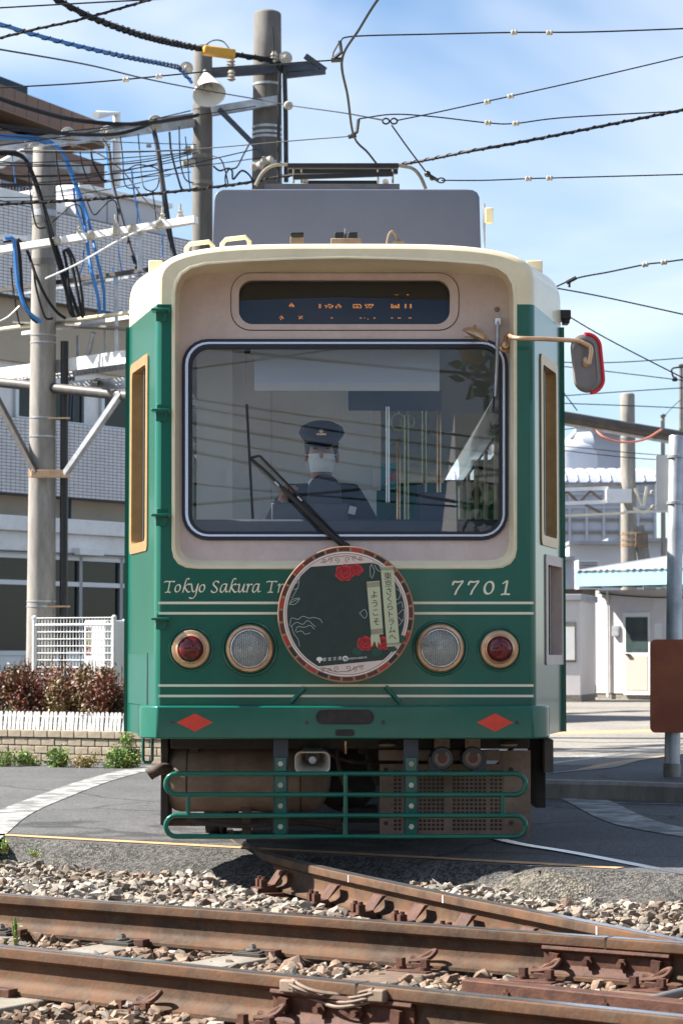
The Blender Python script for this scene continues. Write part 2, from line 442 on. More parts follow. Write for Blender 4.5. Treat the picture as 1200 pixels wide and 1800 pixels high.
# the road sheet, its broken edge sloping down to the ballast
ss = list(np.linspace(-70, -4, 40)) + list(np.linspace(-3.9, 7.0, 180)) + list(np.linspace(7.5, 45, 30))
def wob(s, k): return 0.018 * math.sin(s * 5.1 + k) + 0.012 * math.sin(s * 13.7 + 2 * k) + 0.008 * math.sin(s * 31.0 + 3 * k)
rows = [(0.0, 0.0), (-0.05, -0.014), (-0.13, -0.065), (-0.24, -0.14), (-0.34, -0.25)]
top = [st(s, 0 + wob(s, 0) * 0.5) for s in ss]
rd.poly(top + [Vector((170, 300, 0)), Vector((-170, 300, 0))])
road = tag(rd.build('road', M_ASPH, angle=0), kind='structure')
ed = MB()
ed.loft([[st(s, (wob(s, 0) * 0.5) if k == 0 else t + wob(s, k), z + (0.6 * wob(s * 1.7, k + 1) if k else 0)) for s in ss] for k, (t, z) in enumerate(rows)], closed=False)
tag(ed.build('road_edge', M_EDGE), kind='structure')
# painted lines
def ribbon(pts, w, z, m, name):
    pts = spline(pts, 10); mb = MB(); L_, R_ = [], []
    for i, p in enumerate(pts):
        t = pts[min(i + 1, len(pts) - 1)] - pts[max(i - 1, 0)]; t.z = 0; t.normalize(); n = Vector((-t.y, t.x, 0))
        ww = w[i * (len(w) - 1) // (len(pts) - 1)] if isinstance(w, list) else w
        L_.append(p + n * ww / 2 + Vector((0, 0, z))); R_.append(p - n * ww / 2 + Vector((0, 0, z)))
    mb.loft([L_, R_], closed=False)
    return tag(mb.build(name, m, angle=0), kind='structure')
ribbon([st(-9, 0.10), st(-3, 0.10), st(0, 0.10), st(2.0, 0.10), st(3.75, 0.10)], 0.10, 0.004, M_LINEO, 'road_line_orange')
ribbon([on(-220, 1560), on(-60, 1490), on(20, 1432), on(105, 1396), on(180, 1370), on(262, 1351), on(420, 1333)], 0.24, 0.004, M_LINEW, 'road_line_white')
ribbon([on(1000, 1395), on(1040, 1412), on(1090, 1437), on(1150, 1455), on(1290, 1478)], 0.30, 0.004, M_LINEW, 'road_line_white')
ribbon([on(1080, 1412), on(1260, 1416)], 0.07, 0.004, M_LINEW, 'road_line_white')
ribbon([on(1010, 1378), on(1060, 1355), on(1150, 1337), on(1300, 1322)], 0.5, 0.004, M_LINEO, 'road_line_orange')
ribbon([on(960, 1331), on(1075, 1329)], 0.35, 0.004, M_LINEW, 'road_line_white')
ribbon([on(960, 1290), on(1100, 1286), on(1300, 1280)], 0.7, 0.004, M_LINEO, 'road_line_orange')
# traffic island on the right: a kerb with a paved top
isl = [on(905, 1402), on(1080, 1406), on(1320, 1416), on(1420, 1392), on(1400, 1340), on(1210, 1348), on(1120, 1362), on(1050, 1376), on(965, 1388), on(890, 1396)]
kb = MB()
c0 = sum(isl, Vector()) / len(isl)
ring0 = [p + Vector((0, 0, -0.02)) for p in isl]; ring1 = [p + Vector((0, 0, 0.10)) for p in isl]; ring2 = [p + (c0 - p).normalized() * 0.03 + Vector((0, 0, 0.125)) for p in isl]
ring3 = [p + (c0 - p).normalized() * 0.16 + Vector((0, 0, 0.125)) for p in isl]
kb.loft([ring0, ring1, ring2, ring3])
tag(kb.build('kerb', M_CONC, angle=30), kind='structure')
ip = MB(); ip.poly([p + Vector((0, 0, -0.004)) for p in ring3]); tag(ip.build('pavement', M_ASPH, angle=0), kind='structure')
yd = MB(); yd.poly([on(640, 1340, 0.003), on(1060, 1346, 0.003), on(1900, 1322, 0.003), on(1900, 1190, 0.004), on(640, 1190, 0.004)])
tag(yd.build('yard_paving', M_LOT, angle=0), kind='structure')

# ---------------------------------------------------------------- rails
PROF = [(0.026, 0.0), (0.031, -0.004), (0.0325, -0.012), (0.0325, -0.034), (0.026, -0.042), (0.0095, -0.050), (0.0078, -0.062), (0.0078, -0.105), (0.012, -0.118),
        (0.030, -0.132), (0.0635, -0.141), (0.0635, -0.153)]
def rail_mesh(path, prof=PROF):
    path = [Vector(p) for p in path]; pf = prof + [(-x, z) for x, z in reversed(prof)]; rings = []
    for i, p in enumerate(path):
        t = path[min(i + 1, len(path) - 1)] - path[max(i - 1, 0)]; t.normalize(); n = Vector((-t.y, t.x, 0))
        rings.append([p + n * x + Vector((0, 0, z)) for x, z in pf])
    return MB().loft(rings, True, True, True)
def rail(path, label, n=10, straight=False, top=True, hw=0.023):
    pts = path if straight else spline(path, n)
    o = rail_mesh(pts).build('rail', M_RUST, angle=35)
    tag(o, label, 'rail')
    if top:
        mb = MB(); L_, R_ = [], []
        for i, p in enumerate(pts):
            t = pts[min(i + 1, len(pts) - 1)] - pts[max(i - 1, 0)]; t.normalize(); nn = Vector((-t.y, t.x, 0))
            L_.append(Vector(p) + nn * hw + Vector((0, 0, 0.0012))); R_.append(Vector(p) - nn * hw + Vector((0, 0, 0.0012)))
        mb.loft([L_, R_], closed=False); mb.build('running_surface', M_RAILTOP, o, angle=0)
    return o, pts
# the two rails of the crossing track
A1, A2 = on(0, 1662), on(1200, 1786); d1 = (A2 - A1).normalized()
B1, B2 = on(0, 1571), on(1200, 1657); d2 = (B2 - B1).normalized()
RAIL1, p_r1 = rail([A1 - d1 * 9, A1, A2, A2 + d1 * 6], 'long rusty rail with a bolted joint and cable bonds, in front of its parallel twin', straight=True)
RAIL2, p_r2 = rail([B1 - d2 * 12, B1, B2, B2 + d2 * 6], 'long rusty rail with spring clips and one fishplate joint, behind its parallel twin', straight=True)
P3 = [(-0.69, 30, 0.004), (-0.69, 15, 0.004), (-0.655, 13.8, 0.004), (-0.50, 12.6, 0.004), (-0.17, 11.55, 0.0), (0.30, 10.40, 0.0), (0.68, 9.56, 0.0), (1.20, 8.44, 0.0), (1.9, 7.0, 0.0), (2.9, 5.2, 0)]
P4 = [(0.69, 30, 0.006), (0.69, 15, 0.006), (0.73, 13.7, 0.006), (0.90, 12.75, 0.006), (1.17, 12.05, 0.006), (1.60, 10.90, 0.0), (2.2, 9.5, 0.0), (3.0, 7.8, 0)]
RAIL3, p_r3 = rail([P3[0]] + P3[1:], 'rusty curved rail running out from under the tram to meet the cross track')
RAIL4, p_r4 = rail([P4[0]] + P4[1:], 'bright polished rail set in the asphalt beside the gravelly mound', hw=0.034)
# yard rails set in the road, far right
for k, (pp, lab) in enumerate(((([(960, 1342), (1060, 1330), (1140, 1318), (1300, 1306)]), 'worn rail curving across the sunlit yard, nearest the traffic island'),
                               (([(960, 1318), (1100, 1322), (1320, 1314)]), 'worn rail lying straight across the sunlit yard'),
                               (([(960, 1302), (1080, 1305), (1320, 1300)]), 'worn rail across the yard on the side of the huts'))):
    path = spline([on(x, y, 0.006) for x, y in pp], 8)
    o = rail_mesh(path, [(0.0325, 0.0), (0.0325, -0.04), (0.0635, -0.141), (0.0635, -0.153)]).build('rail', M_DSTEEL); tag(o, lab, 'rail', 'rails in the yard')
    mb = MB(); mb.loft([[p + Vector((0, 0.023, 0.0012)) for p in path], [p + Vector((0, -0.023, 0.0012)) for p in path]], closed=False); mb.build('running_surface', M_RAILTOP, o, angle=0)

def frame(t):
    t = Vector(t).normalized(); n = Vector((-t.y, t.x, 0)); return Matrix((t, n, Vector((0, 0, 1)))).transposed()
def hexbolt(mb, p, axis, r=0.017, h=0.018, shank=0.012):
    ax = Vector(axis).normalized()
    mb.tube([Vector(p), Vector(p) + ax * h], [r, r * 0.94], 6)
    mb.tube([Vector(p) + ax * h * 0.5, Vector(p) + ax * (h + shank)], r * 0.55, 8)
def fishplate(railob, P, d, half, nb):
    """splice bar on the camera side of a rail, with its bolts"""
    F = frame(d); n = F @ Vector((0, -1, 0))
    mb = MB(); pr = [(0.010, -0.044), (0.036, -0.040), (0.040, -0.052), (0.022, -0.064), (0.022, -0.108), (0.048, -0.128), (0.052, -0.138), (0.014, -0.124)]
    mb.loft([[P + d * s + n * x + Vector((0, 0, z)) for x, z in pr] for s in (-half, half)], True, True, True)
    fp_ = mb.build('fishplate', M_RUSTD, railob, bevel=0.002)
    for i in range(nb):
        s = -half * 0.8 + 1.6 * half * i / (nb - 1)
        bb = MB(); q = P + d * s + n * 0.022 + Vector((0, 0, -0.086))
        if i in (0, nb - 1): bb.box(q + n * 0.012, (0.034, 0.03, 0.044), F @ Euler((0, 0.12, 0)).to_matrix())
        else: hexbolt(bb, q, n, 0.02, 0.02, 0.022)
        bb.build('bolt', M_RUSTD, fp_)
    return fp_
J1 = on(640, 1727); J1 = A1 + d1 * (J1 - A1).dot(d1)
fishplate(RAIL1, J1 - d1 * 0.06, d1, 0.27, 4)
J2 = on(1068, 1648); J2 = B1 + d2 * (J2 - B1).dot(d2)
fishplate(RAIL2, J2, d2, 0.25, 4)
# rail joint gaps
for ro, P, d in ((RAIL1, J1, d1), (RAIL2, J2, d2)):
    F = frame(d); mb = MB(); mb.box(P + Vector((0, 0, -0.020)), (0.006, 0.0662, 0.0446), F); mb.build('joint_gap', M_DARK, ro)
# stranded copper bonds over the near joint
for k in range(4):
    n1 = frame(d1) @ Vector((0, -1, 0)); pts = []
    for i in range(9):
        s = -0.24 + 0.32 * i / 8
        pts.append(J1 + d1 * s + n1 * (0.038 + 0.016 * math.sin(i * 0.9 + k)) + Vector((0, 0, -0.006 - 0.012 * k - 0.03 * math.sin(math.pi * i / 8))))
    MB().tube(spline(pts, 4), 0.0055, 6).build('bond_cable', M_TAN, RAIL1)
for s in (-0.25, 0.09):
    n1 = frame(d1) @ Vector((0, -1, 0)); mb = MB(); mb.box(J1 + d1 * s + n1 * 0.040 + Vector((0, 0, -0.026)), (0.06, 0.03, 0.04), frame(d1)); mb.build('bond_lug', M_TAN, RAIL1, bevel=0.006)

def base_clip(railob, P, d, kind, side=-1):
    """baseplate with square screws (and a spring clip) at a rail foot"""
    F = frame(d); n = F @ Vector((0, side, 0)); up = Vector((0, 0, 1))
    if kind in ('spring', 'plate'):
        mb = MB(); mb.box(P + n * 0.10 + up * -0.158, (0.17, 0.17, 0.018), F)
        mb.box(P + n * 0.085 + up * -0.143, (0.06, 0.035, 0.025), F)
        pl = mb.build('baseplate', M_RUSTD, railob, bevel=0.002)
        for s in (-0.052, 0.052):
            bb = MB(); q = P + d * s + n * 0.135 + up * -0.150
            bb.cyl(q, q + up * 0.012, 0.022, n=10); bb.box(q + up * 0.025, (0.026, 0.026, 0.03), F)
            bb.build('screw', M_RUSTD, pl)
        if kind == 'spring':
            pts = [P + d * a + n * b_ + up * z for a, b_, z in ((-0.045, 0.085, -0.128), (0.0, 0.088, -0.122), (0.045, 0.090, -0.108), (0.058, 0.070, -0.088), (0.035, 0.048, -0.090), (0.0, 0.042, -0.108), (-0.03, 0.044, -0.124), (-0.06, 0.045, -0.118))]
            MB().tube(spline(pts, 4), 0.0095, 8).build('spring_clip', M_RUSTD, railob)
    elif kind == 'leaf':
        mb = MB(); mb.box(P + n * 0.085 + up * -0.140, (0.10, 0.075, 0.012), F @ Euler((0.12, 0, 0)).to_matrix())
        mb.box(P + n * 0.10 + up * -0.149, (0.13, 0.07, 0.014), F)
        lf = mb.build('leaf_clip', M_DARK, railob, bevel=0.002)
        bb = MB(); q = P + n * 0.092 + up * -0.134; bb.cyl(q, q + up * 0.006, 0.026, n=12); hexbolt(bb, q, up, 0.017, 0.018, 0.006); bb.build('bolt', M_DSTEEL, lf)
        mb = MB(); mb.box(P + d * 0.09 + n * 0.082 + up * -0.142, (0.05, 0.045, 0.03), F); mb.build('shoulder_block', M_RUSTD, railob, bevel=0.003)
def rail_pt(P1, d, px, py): q = on(px, py); return P1 + d * (q - P1).dot(d)
sl_s = []
for px, py in ((30, 1573), (235, 1589), (465, 1605), (-170, 1560)):
    base_clip(RAIL2, rail_pt(B1, d2, px, py), d2, 'leaf'); sl_s.append(rail_pt(B1, d2, px, py))
for px, py in ((15, 1663), (-180, 1645)):
    base_clip(RAIL1, rail_pt(A1, d1, px, py), d1, 'leaf')
for px, py in ((755, 1626), (972, 1641), (1165, 1655)):
    base_clip(RAIL2, rail_pt(B1, d2, px, py), d2, 'spring'); sl_s.append(rail_pt(B1, d2, px, py))
for px, py in ((285, 1691), (500, 1713), (800, 1745), (1010, 1766)):
    base_clip(RAIL1, rail_pt(A1, d1, px, py), d1, 'spring')
# concrete and timber sleepers under the crossing track
nrm = frame(d2) @ Vector((0, 1, 0))
for i, P in enumerate(sorted(sl_s, key=lambda q: q.x)):
    c = P - nrm * 0.69
    old = P.x < 0.1
    mb = MB(); F = frame(nrm); w = 0.095 if old else 0.11
    pr = [(-w, -0.155), (w, -0.155), (w + 0.02, -0.30), (-w - 0.02, -0.30)]
    mb.loft([[c + nrm * s + d2 * x + Vector((0, 0, z)) for x, z in pr] for s in (-1.02, 1.02)], True, True, True)
    o = mb.build('sleeper', M_SLEEPER if old else M_WOODT, bevel=0.008)
    tag(o, 'pale concrete sleeper under the parallel rusty rails' if old else 'dark timber sleeper under the rail joints', 'sleeper', 'concrete sleepers' if old else 'timber sleepers')
# timbers under the curved rail
for k, (px, py) in enumerate(((612, 1532), (690, 1547), (775, 1564), (960, 1600), (860, 1582), (540, 1510))):
    q = on(px, py); dd = (Vector((0.68, 9.56, 0)) - Vector((0.30, 10.40, 0))).normalized()
    i = min(range(len(p_r3)), key=lambda j: (p_r3[j] - q).length); P = p_r3[i]
    t = (p_r3[i + 1] - p_r3[i - 1]).normalized()
    F = frame(t); n = F @ Vector((0, -1, 0)); up = Vector((0, 0, 1))
    mb = MB()
    for nn in (1, -1):
        mb.add([P + t * a + n * nn * b_ + up * z for a, b_, z in ((-.05, .07, -.158), (.05, .07, -.158), (.05, .19, -.158), (-.05, .19, -.158), (-.05, .03, -.055), (.05, .03, -.055), (.05, .055, -.055), (-.05, .055, -.055), (-.05, .10, -.12), (.05, .10, -.12), (.05, .19, -.135), (-.05, .19, -.135))],
               [(0, 1, 9, 8), (4, 5, 6, 7), (7, 6, 9, 8), (8, 9, 10, 11), (11, 10, 2, 3), (0, 3, 11, 8), (1, 2, 10, 9), (0, 1, 2, 3), (4, 7, 8), (5, 6, 9), (4, 5, 9, 8)])
    mb.box(P + up * -0.164, (0.16, 0.46, 0.02), F)
    br = mb.build('rail_brace', M_RUSTD, RAIL3, bevel=0.003)
    for s in (-0.03, 0.03):
        bb = MB(); q = P + n * 0.15 + t * s + up * -0.13; bb.box(q + up * 0.02, (0.032, 0.032, 0.035), F); bb.cyl(q, q + up * 0.05, 0.011, n=8); bb.build('bolt', M_RUSTD, br)
    tm = MB(); F2 = frame(n); tm.box(P + n * 0.1 + up * -0.245, (1.0, 0.2, 0.14), F2)
    tag(tm.build('sleeper', M_WOODT, bevel=0.006), 'dark timber sleeper under the curved rail', 'sleeper', 'timbers under the curved rail')
# white chalk marks on the curved rail
for px, py in ((628, 1536), (817, 1572), (1086, 1624)):
    q = on(px, py); i = min(range(len(p_r3)), key=lambda j: (p_r3[j] - q).length); P = p_r3[i]; t = (p_r3[i + 1] - p_r3[i - 1]).normalized(); n = frame(t) @ Vector((0, -1, 0))
    mb = MB(); mb.box(P + n * 0.0335 + Vector((0, 0, -0.02)), (0.008, 0.002, 0.03), frame(t)); mb.build('chalk_mark', M_WHITE, RAIL3)
# chairs of the bright rail, far right
for px, py in ((1172, 1531), (1230, 1548)):
    q = on(px, py); i = min(range(len(p_r4)), key=lambda j: (p_r4[j] - q).length); P = p_r4[i]; t = (p_r4[i + 1] - p_r4[i - 1]).normalized(); F = frame(t); n = F @ Vector((0, -1, 0)); up = Vector((0, 0, 1))
    mb = MB(); mb.box(P + n * 0.09 + up * -0.12, (0.14, 0.10, 0.075), F); mb.box(P + n * 0.11 + up * -0.165, (0.22, 0.24, 0.03), F); mb.box(P + n * 0.055 + up * -0.06, (0.12, 0.04, 0.05), F)
    ch = mb.build('rail_chair', M_RUSTD, RAIL4, bevel=0.004)
    for s in (-0.04, 0.04):
        bb = MB(); hexbolt(bb, P + n * 0.10 + t * s + up * -0.085, up, 0.018, 0.03, 0.01); hexbolt(bb, P + n * 0.19 + t * s * 2 + up * -0.15, up, 0.018, 0.03, 0.01); bb.build('bolt', M_RUSTD, ch)
# flat steel guard bar between the rails, lower right
g0, g1 = on(822, 1733, -0.10), on(1330, 1788, -0.10)
mb = MB(); mb.bar(g0, g1, 0.075, 0.05); gb = tag(mb.build('guard_bar', M_RUSTD, bevel=0.004), 'flat reddish steel bar lying between the two parallel rails', 'steel bar')
for k in (0.12, 0.47, 0.8):
    bb = MB(); hexbolt(bb, g0.lerp(g1, k) + Vector((0.02, -0.055, -0.03)), (0, 0, 1), 0.02, 0.03, 0.012); bb.build('bolt', M_RUSTD, gb)
mb = MB(); mb.cyl(on(1200, 1744, -0.1), on(1090, 1772, -0.13), 0.016, n=10)
tag(mb.build('point_rod', M_DSTEEL), 'thin grey switch rod slanting between the parallel rails', 'rod')

# ---------------------------------------------------------------- mound of gravelly asphalt beside the bright rail
def mound(c, rx, ry, h, m, name, label, cat, ang):
    mb = MB(); rings = []
    for i in range(10):
        f = i / 9; rr = 1 - f
        rings.append([Vector(c) + Matrix.Rotation(ang, 3, 'Z') @ Vector((rx * rr * math.cos(a) * (1 + 0.12 * math.sin(3 * a + 1)), ry * rr * math.sin(a) * (1 + 0.1 * math.sin(2 * a)), h * (1 - rr ** 2.2) + 0.008 * math.sin(9 * a + 5 * f))) for a in [2 * math.pi * k / 36 for k in range(36)]])
    mb.loft(rings, True, False, True)
    return tag(mb.build(name, m), label, cat)
mound(Vector((0.93, 11.22, -0.19)), 0.40, 0.17, 0.175, M_MOUND, 'asphalt_mound', 'small sunlit mound of gravelly asphalt between the curved and bright rails', 'mound', -0.55)

# ---------------------------------------------------------------- ballast
def rock_variants(n):
    out = []
    for _ in range(n):
        bm = bmesh.new(); s = (random.uniform(0.85, 1.25), random.uniform(0.65, 1.0), random.uniform(0.45, 0.75))
        for _k in range(13):
            v = Vector((random.gauss(0, 1), random.gauss(0, 1), random.gauss(0, 1))).normalized() * random.uniform(0.8, 1.05)
            bm.verts.new((v.x * s[0], v.y * s[1], v.z * s[2]))
        r = bmesh.ops.convex_hull(bm, input=bm.verts)
        bmesh.ops.delete(bm, geom=[e for e in r['geom_interior'] if isinstance(e, bmesh.types.BMVert)], context='VERTS')
        bmesh.ops.triangulate(bm, faces=bm.faces)
        bm.verts.index_update()
        out.append((np.array([v.co[:] for v in bm.verts]), np.array([[v.index for v in f.verts] for f in bm.faces])))
        bm.free()
    return out
ROCKS = rock_variants(16)
def scatter_rocks(pos, size, name, m, label_kind='stuff'):
    V, F, o = [], [], 0
    for i in range(len(pos)):
        v, f = ROCKS[rng.integers(len(ROCKS))]
        M = np.array(Euler((rng.uniform(-0.6, 0.6), rng.uniform(-0.6, 0.6), rng.uniform(0, 6.28))).to_matrix())
        V.append((v * size[i]) @ M.T + pos[i]); F.append(f + o); o += len(v)
    return tag(np_mesh(name, np.concatenate(V), np.concatenate(F), m), kind='stuff')
def seg_dist(px_, py_, pts):
    d = np.full(px_.shape, 9.0)
    for i in range(len(pts) - 1):
        ax, ay, bx, by = pts[i][0], pts[i][1], pts[i + 1][0], pts[i + 1][1]
        dx, dy = bx - ax, by - ay; q = dx * dx + dy * dy + 1e-12
        tt = np.clip(((px_ - ax) * dx + (py_ - ay) * dy) / q, 0, 1)
        d = np.minimum(d, np.hypot(px_ - ax - tt * dx, py_ - ay - tt * dy))
    return d
def ballast(step, layer_dz, jitter):
    s = np.arange(-4.0, 9.5, step); t = np.arange(-7.0, -0.16, step)
    S, T = np.meshgrid(s, t); S = S + rng.uniform(-jitter, jitter, S.shape); T = T + rng.uniform(-jitter, jitter, T.shape)
    S, T = S.ravel(), T.ravel()
    X = E0.x + ED.x * S + EN.x * T; Y = E0.y + ED.y * S + EN.y * T
    px_ = 600 + FPX * X / np.maximum(Y, 0.5)
    k = (Y > 4.6) & (px_ > -420) & (px_ < 1620)
    X, Y, S, T = X[k], Y[k], S[k], T[k]
    dr1 = np.abs((X - A1.x) * -d1.y + (Y - A1.y) * d1.x); dr2 = np.abs((X - B1.x) * -d2.y + (Y - B1.y) * d2.x)
    dr3 = seg_dist(X, Y, p_r3); dr4 = seg_dist(X, Y, p_r4)
    side1 = (X - A1.x) * -d1.y + (Y - A1.y) * d1.x; side2 = (X - B1.x) * -d2.y + (Y - B1.y) * d2.x
    z = np.where(side2 > 0, -0.105 + 0.03 * np.sin(X * 4) * np.sin(Y * 3), np.where(side1 > 0, -0.175, -0.165))
    z = np.where((side2 > 0) & (dr3 < 0.36), np.minimum(z, -0.20 + 0.25 * (dr3 - 0.08)), z)      # the bed drops at the curved rail
    z = np.where((side2 > 0) & (T > -0.35), z - 0.05, z)
    z = np.where((side1 < 0), z + 0.02 * np.sin(X * 7), z)
    keep = (np.minimum(np.minimum(dr1, dr2), np.minimum(dr3, dr4)) > 0.088)
    # leave the sleepers and the mound free
    ndx, ndy = -d2.y, d2.x
    for P in sl_s:
        al = (X - P.x) * d2.x + (Y - P.y) * d2.y; ac = (X - P.x) * ndx + (Y - P.y) * ndy
        keep &= ~((np.abs(al) < 0.10) & (ac > -1.32) & (ac < 0.05) & (rng.uniform(0, 1, X.shape) < 0.78))
    mc = Vector((0.93, 11.22, 0))
    keep &= ~(np.hypot((X - mc.x), (Y - mc.y)) < 0.20)
    X, Y, z = X[keep], Y[keep], z[keep]
    return np.stack([X, Y, z + layer_dz + rng.uniform(-0.014, 0.014, X.shape)], 1)
pos = np.concatenate([ballast(0.038, -0.012, 0.02), ballast(0.047, 0.008, 0.026)])
size = np.clip(rng.lognormal(math.log(0.0205), 0.42, len(pos)), 0.009, 0.046)
M_STONER = mat('ballast_stone_rusty', (0.22, 0.155, 0.11, 1), 0.9, second=(0.12, 0.072, 0.048, 1), vscale=1.8, lo=0.40, hi=0.62, bump=0.3, bscale=60, island=0.6, dirt=(0.34, 0.27, 0.20, 1), dirtamt=0.6)
far_ = ((pos[:, 0] - B1.x) * -d2.y + (pos[:, 1] - B1.y) * d2.x) > 0
far_ ^= rng.uniform(0, 1, len(pos)) < 0.14
tag(scatter_rocks(pos[far_], size[far_], 'ballast', M_STONE), 'tan and grey crushed stone ballast around the rails', 'ballast')
tag(scatter_rocks(pos[~far_], size[~far_], 'ballast', M_STONER), 'rust stained crushed stone ballast between the parallel rails', 'ballast')
# a bed of grit between the stones
gb_ = MB(); gb_.poly([st(-30, -0.2, -0.215), st(20, -0.2, -0.215), st(20, -12, -0.215), st(-30, -12, -0.215)])
tag(gb_.build('track_bed', M_EARTH, angle=0), kind='structure')
# ================================================================== THE TRAM
YF = 11.60
CX = at(606.5, 900, YF).x
W0 = at(940, 900, 11.63).x - CX
W1 = 1.126
ZT = at(607, 429, 11.64).z
ZS = at(225, 548, 12.42).z
ZG = at(290, 535, YF).z
Z0 = 0.60
Y1 = 12.42
YB = 23.4
TRAM = thing('tram', 'green and cream tram numbered 7701 with a wide windscreen, standing on the rails', 'tram', (CX, 12.2, 0))
M_INT = mat('cab_panel', (0.84, 0.84, 0.83, 1), 0.55, var=0.08, vscale=3)
M_INTW = mat('saloon_white', (0.74, 0.75, 0.75, 1), 0.6)
M_CONSOLE = mat('console_blue_grey', (0.05, 0.065, 0.095, 1), 0.5, var=0.3, vscale=5)
M_CEIL = mat('saloon_ceiling', (0.72, 0.72, 0.70, 1), 0.6)
M_FLOOR = mat('saloon_floor', (0.50, 0.48, 0.45, 1), 0.8)
M_BRONZE = mat('bronze_window_frame', (0.47, 0.30, 0.13, 1), 0.32, metal=0.35, var=0.2, vscale=10)
M_PIPE = mat('grab_pole', (0.34, 0.33, 0.19, 1), 0.25, metal=0.3)
M_BLIND = mat('blind_fabric', (0.66, 0.73, 0.82, 1), 0.8)
M_GREYBOX = mat('roof_box_grey', (0.095, 0.112, 0.175, 1), 0.55, bump=0.02, bscale=150, var=0.06)
M_SILVER = mat('lamp_reflector', (0.85, 0.85, 0.86, 1), 0.12, metal=1.0)
M_LENS = glass('lamp_lens', (0.92, 0.94, 0.94, 1), 1.5, 0.02, bump=0.06, bscale=120, boost=1.3)
_N, _L = M_LENS.node_tree.nodes, M_LENS.node_tree.links       # fluted glass scatters part of the light
_d = _N.new('ShaderNodeBsdfDiffuse'); _d.inputs[0].default_value = (0.80, 0.82, 0.80, 1)
_m = _N.new('ShaderNodeMixShader'); _v = _N.new('ShaderNodeTexWave'); _v.inputs['Scale'].default_value = 34.0; _v.inputs['Distortion'].default_value = 1.5; _c = _N.new('ShaderNodeTexCoord')
_r = _N.new('ShaderNodeMapRange'); _r.inputs['To Min'].default_value = 0.16; _r.inputs['To Max'].default_value = 0.40; _r.inputs['From Max'].default_value = 1.0
_L.new(_c.outputs['Object'], _v.inputs['Vector']); _L.new(_v.outputs['Fac'], _r.inputs['Value']); _L.new(_r.outputs[0], _m.inputs[0])
_tr = [n_ for n_ in _N if n_.type == 'BSDF_TRANSPARENT'][0]; _mx = [n_ for n_ in _N if n_.type == 'MIX_SHADER' and n_ != _m][0]
_L.new(_tr.outputs[0], _m.inputs[1]); _L.new(_d.outputs[0], _m.inputs[2]); _L.new(_m.outputs[0], _mx.inputs[1])
M_REDLENS = mat('red_lens', (0.15, 0.002, 0.008, 1), 0.18, coat=0.25, var=0.5, vscale=25)
M_LED = mat('led_dot', (0.9, 0.35, 0.05, 1), 0.5, emit=(1.0, 0.36, 0.06, 1), estr=0.38)
M_LEDOFF = mat('led_board', (0.016, 0.016, 0.015, 1), 0.35)
M_WSGLASS = glass('windscreen_glass', (0.97, 0.99, 0.98, 1), 1.5, 0.0, boost=2.0)

NSE = 3.6
def half_prof(w, zt, zb, n=22, zs=None):
    zs = ZS if zs is None else zs
    pts = [(w, zb)] if zb < zs else []
    for i in range(n + 1):
        a = math.pi / 2 * i / n
        pts.append((w * max(math.cos(a), 0) ** (2 / NSE), zs + (zt - zs) * math.sin(a) ** (2 / NSE)))
    return pts
STN = [(YF, W0 - 0.030, ZT - 0.030), (YF + 0.006, W0 - 0.016, ZT - 0.014), (YF + 0.016, W0 - 0.005, ZT - 0.004), (YF + 0.034, W0 + 0.002, ZT)]
for k in range(1, 9):
    f = k / 8; STN.append((YF + 0.034 + (Y1 - YF - 0.034) * f, W0 + 0.002 + (W1 - W0 - 0.002) * f, ZT + 0.07 * f))
STN += [(Y1 + 0.06, W1 + 0.006, ZT + 0.07), (Y1 + 0.2, W1 + 0.008, ZT + 0.07), (YB, W1 + 0.008, ZT + 0.07)]
# cream roof
mb = MB(); rings = []
for Y, w, zt in STN:
    h = half_prof(w, zt, ZG)
    rings.append([Vector((CX + x, Y, z)) for x, z in h] + [Vector((CX - x, Y, z)) for x, z in reversed(h[:-1])])
mb.loft(rings, closed=False)
roof = mb.build('roof', M_CREAM, TRAM, angle=35)
# green corner posts and cheeks, with window openings
def cheek_plane(sg):
    a = Vector((CX + sg * (W0 + 0.002), YF + 0.034, 0)); b = Vector((CX + sg * W1, Y1, 0))
    u = (b - a).normalized(); n = Vector((u.y, -u.x, 0)) * sg
    if n.dot(Vector((sg, 0, 0))) < 0: n = -n
    return a, u, n, (b - a).length
def cheek_rect(sg, pxn, pxf, pyt, pyb, r):
    a, u, n, ln = cheek_plane(sg)
    q = onp(pxn, pyt, a, n); q2 = onp(pxn, pyb, a, n); f = onp(pxf, 900, a, n)
    u0, u1 = (q - a).dot(u), (f - a).dot(u)
    return [(x, z) for x, z in rrect(u0, q2.z, u1, q.z, r, 4)]
def cheek_pts(sg, uv, off=0.0):
    a, u, n, ln = cheek_plane(sg)
    return [a + u * x + Vector((0, 0, z)) + n * off for x, z in uv]
cheek_wins = {-1: [(262, 230, 620, 967, 0.035)], 1: [(948, 979, 620, 957, 0.035), (957, 987.2, 974, 1169, 0.02)]}
M_SIDEGLASS = glass('side_glass', (0.85, 0.87, 0.85, 1), 1.5)
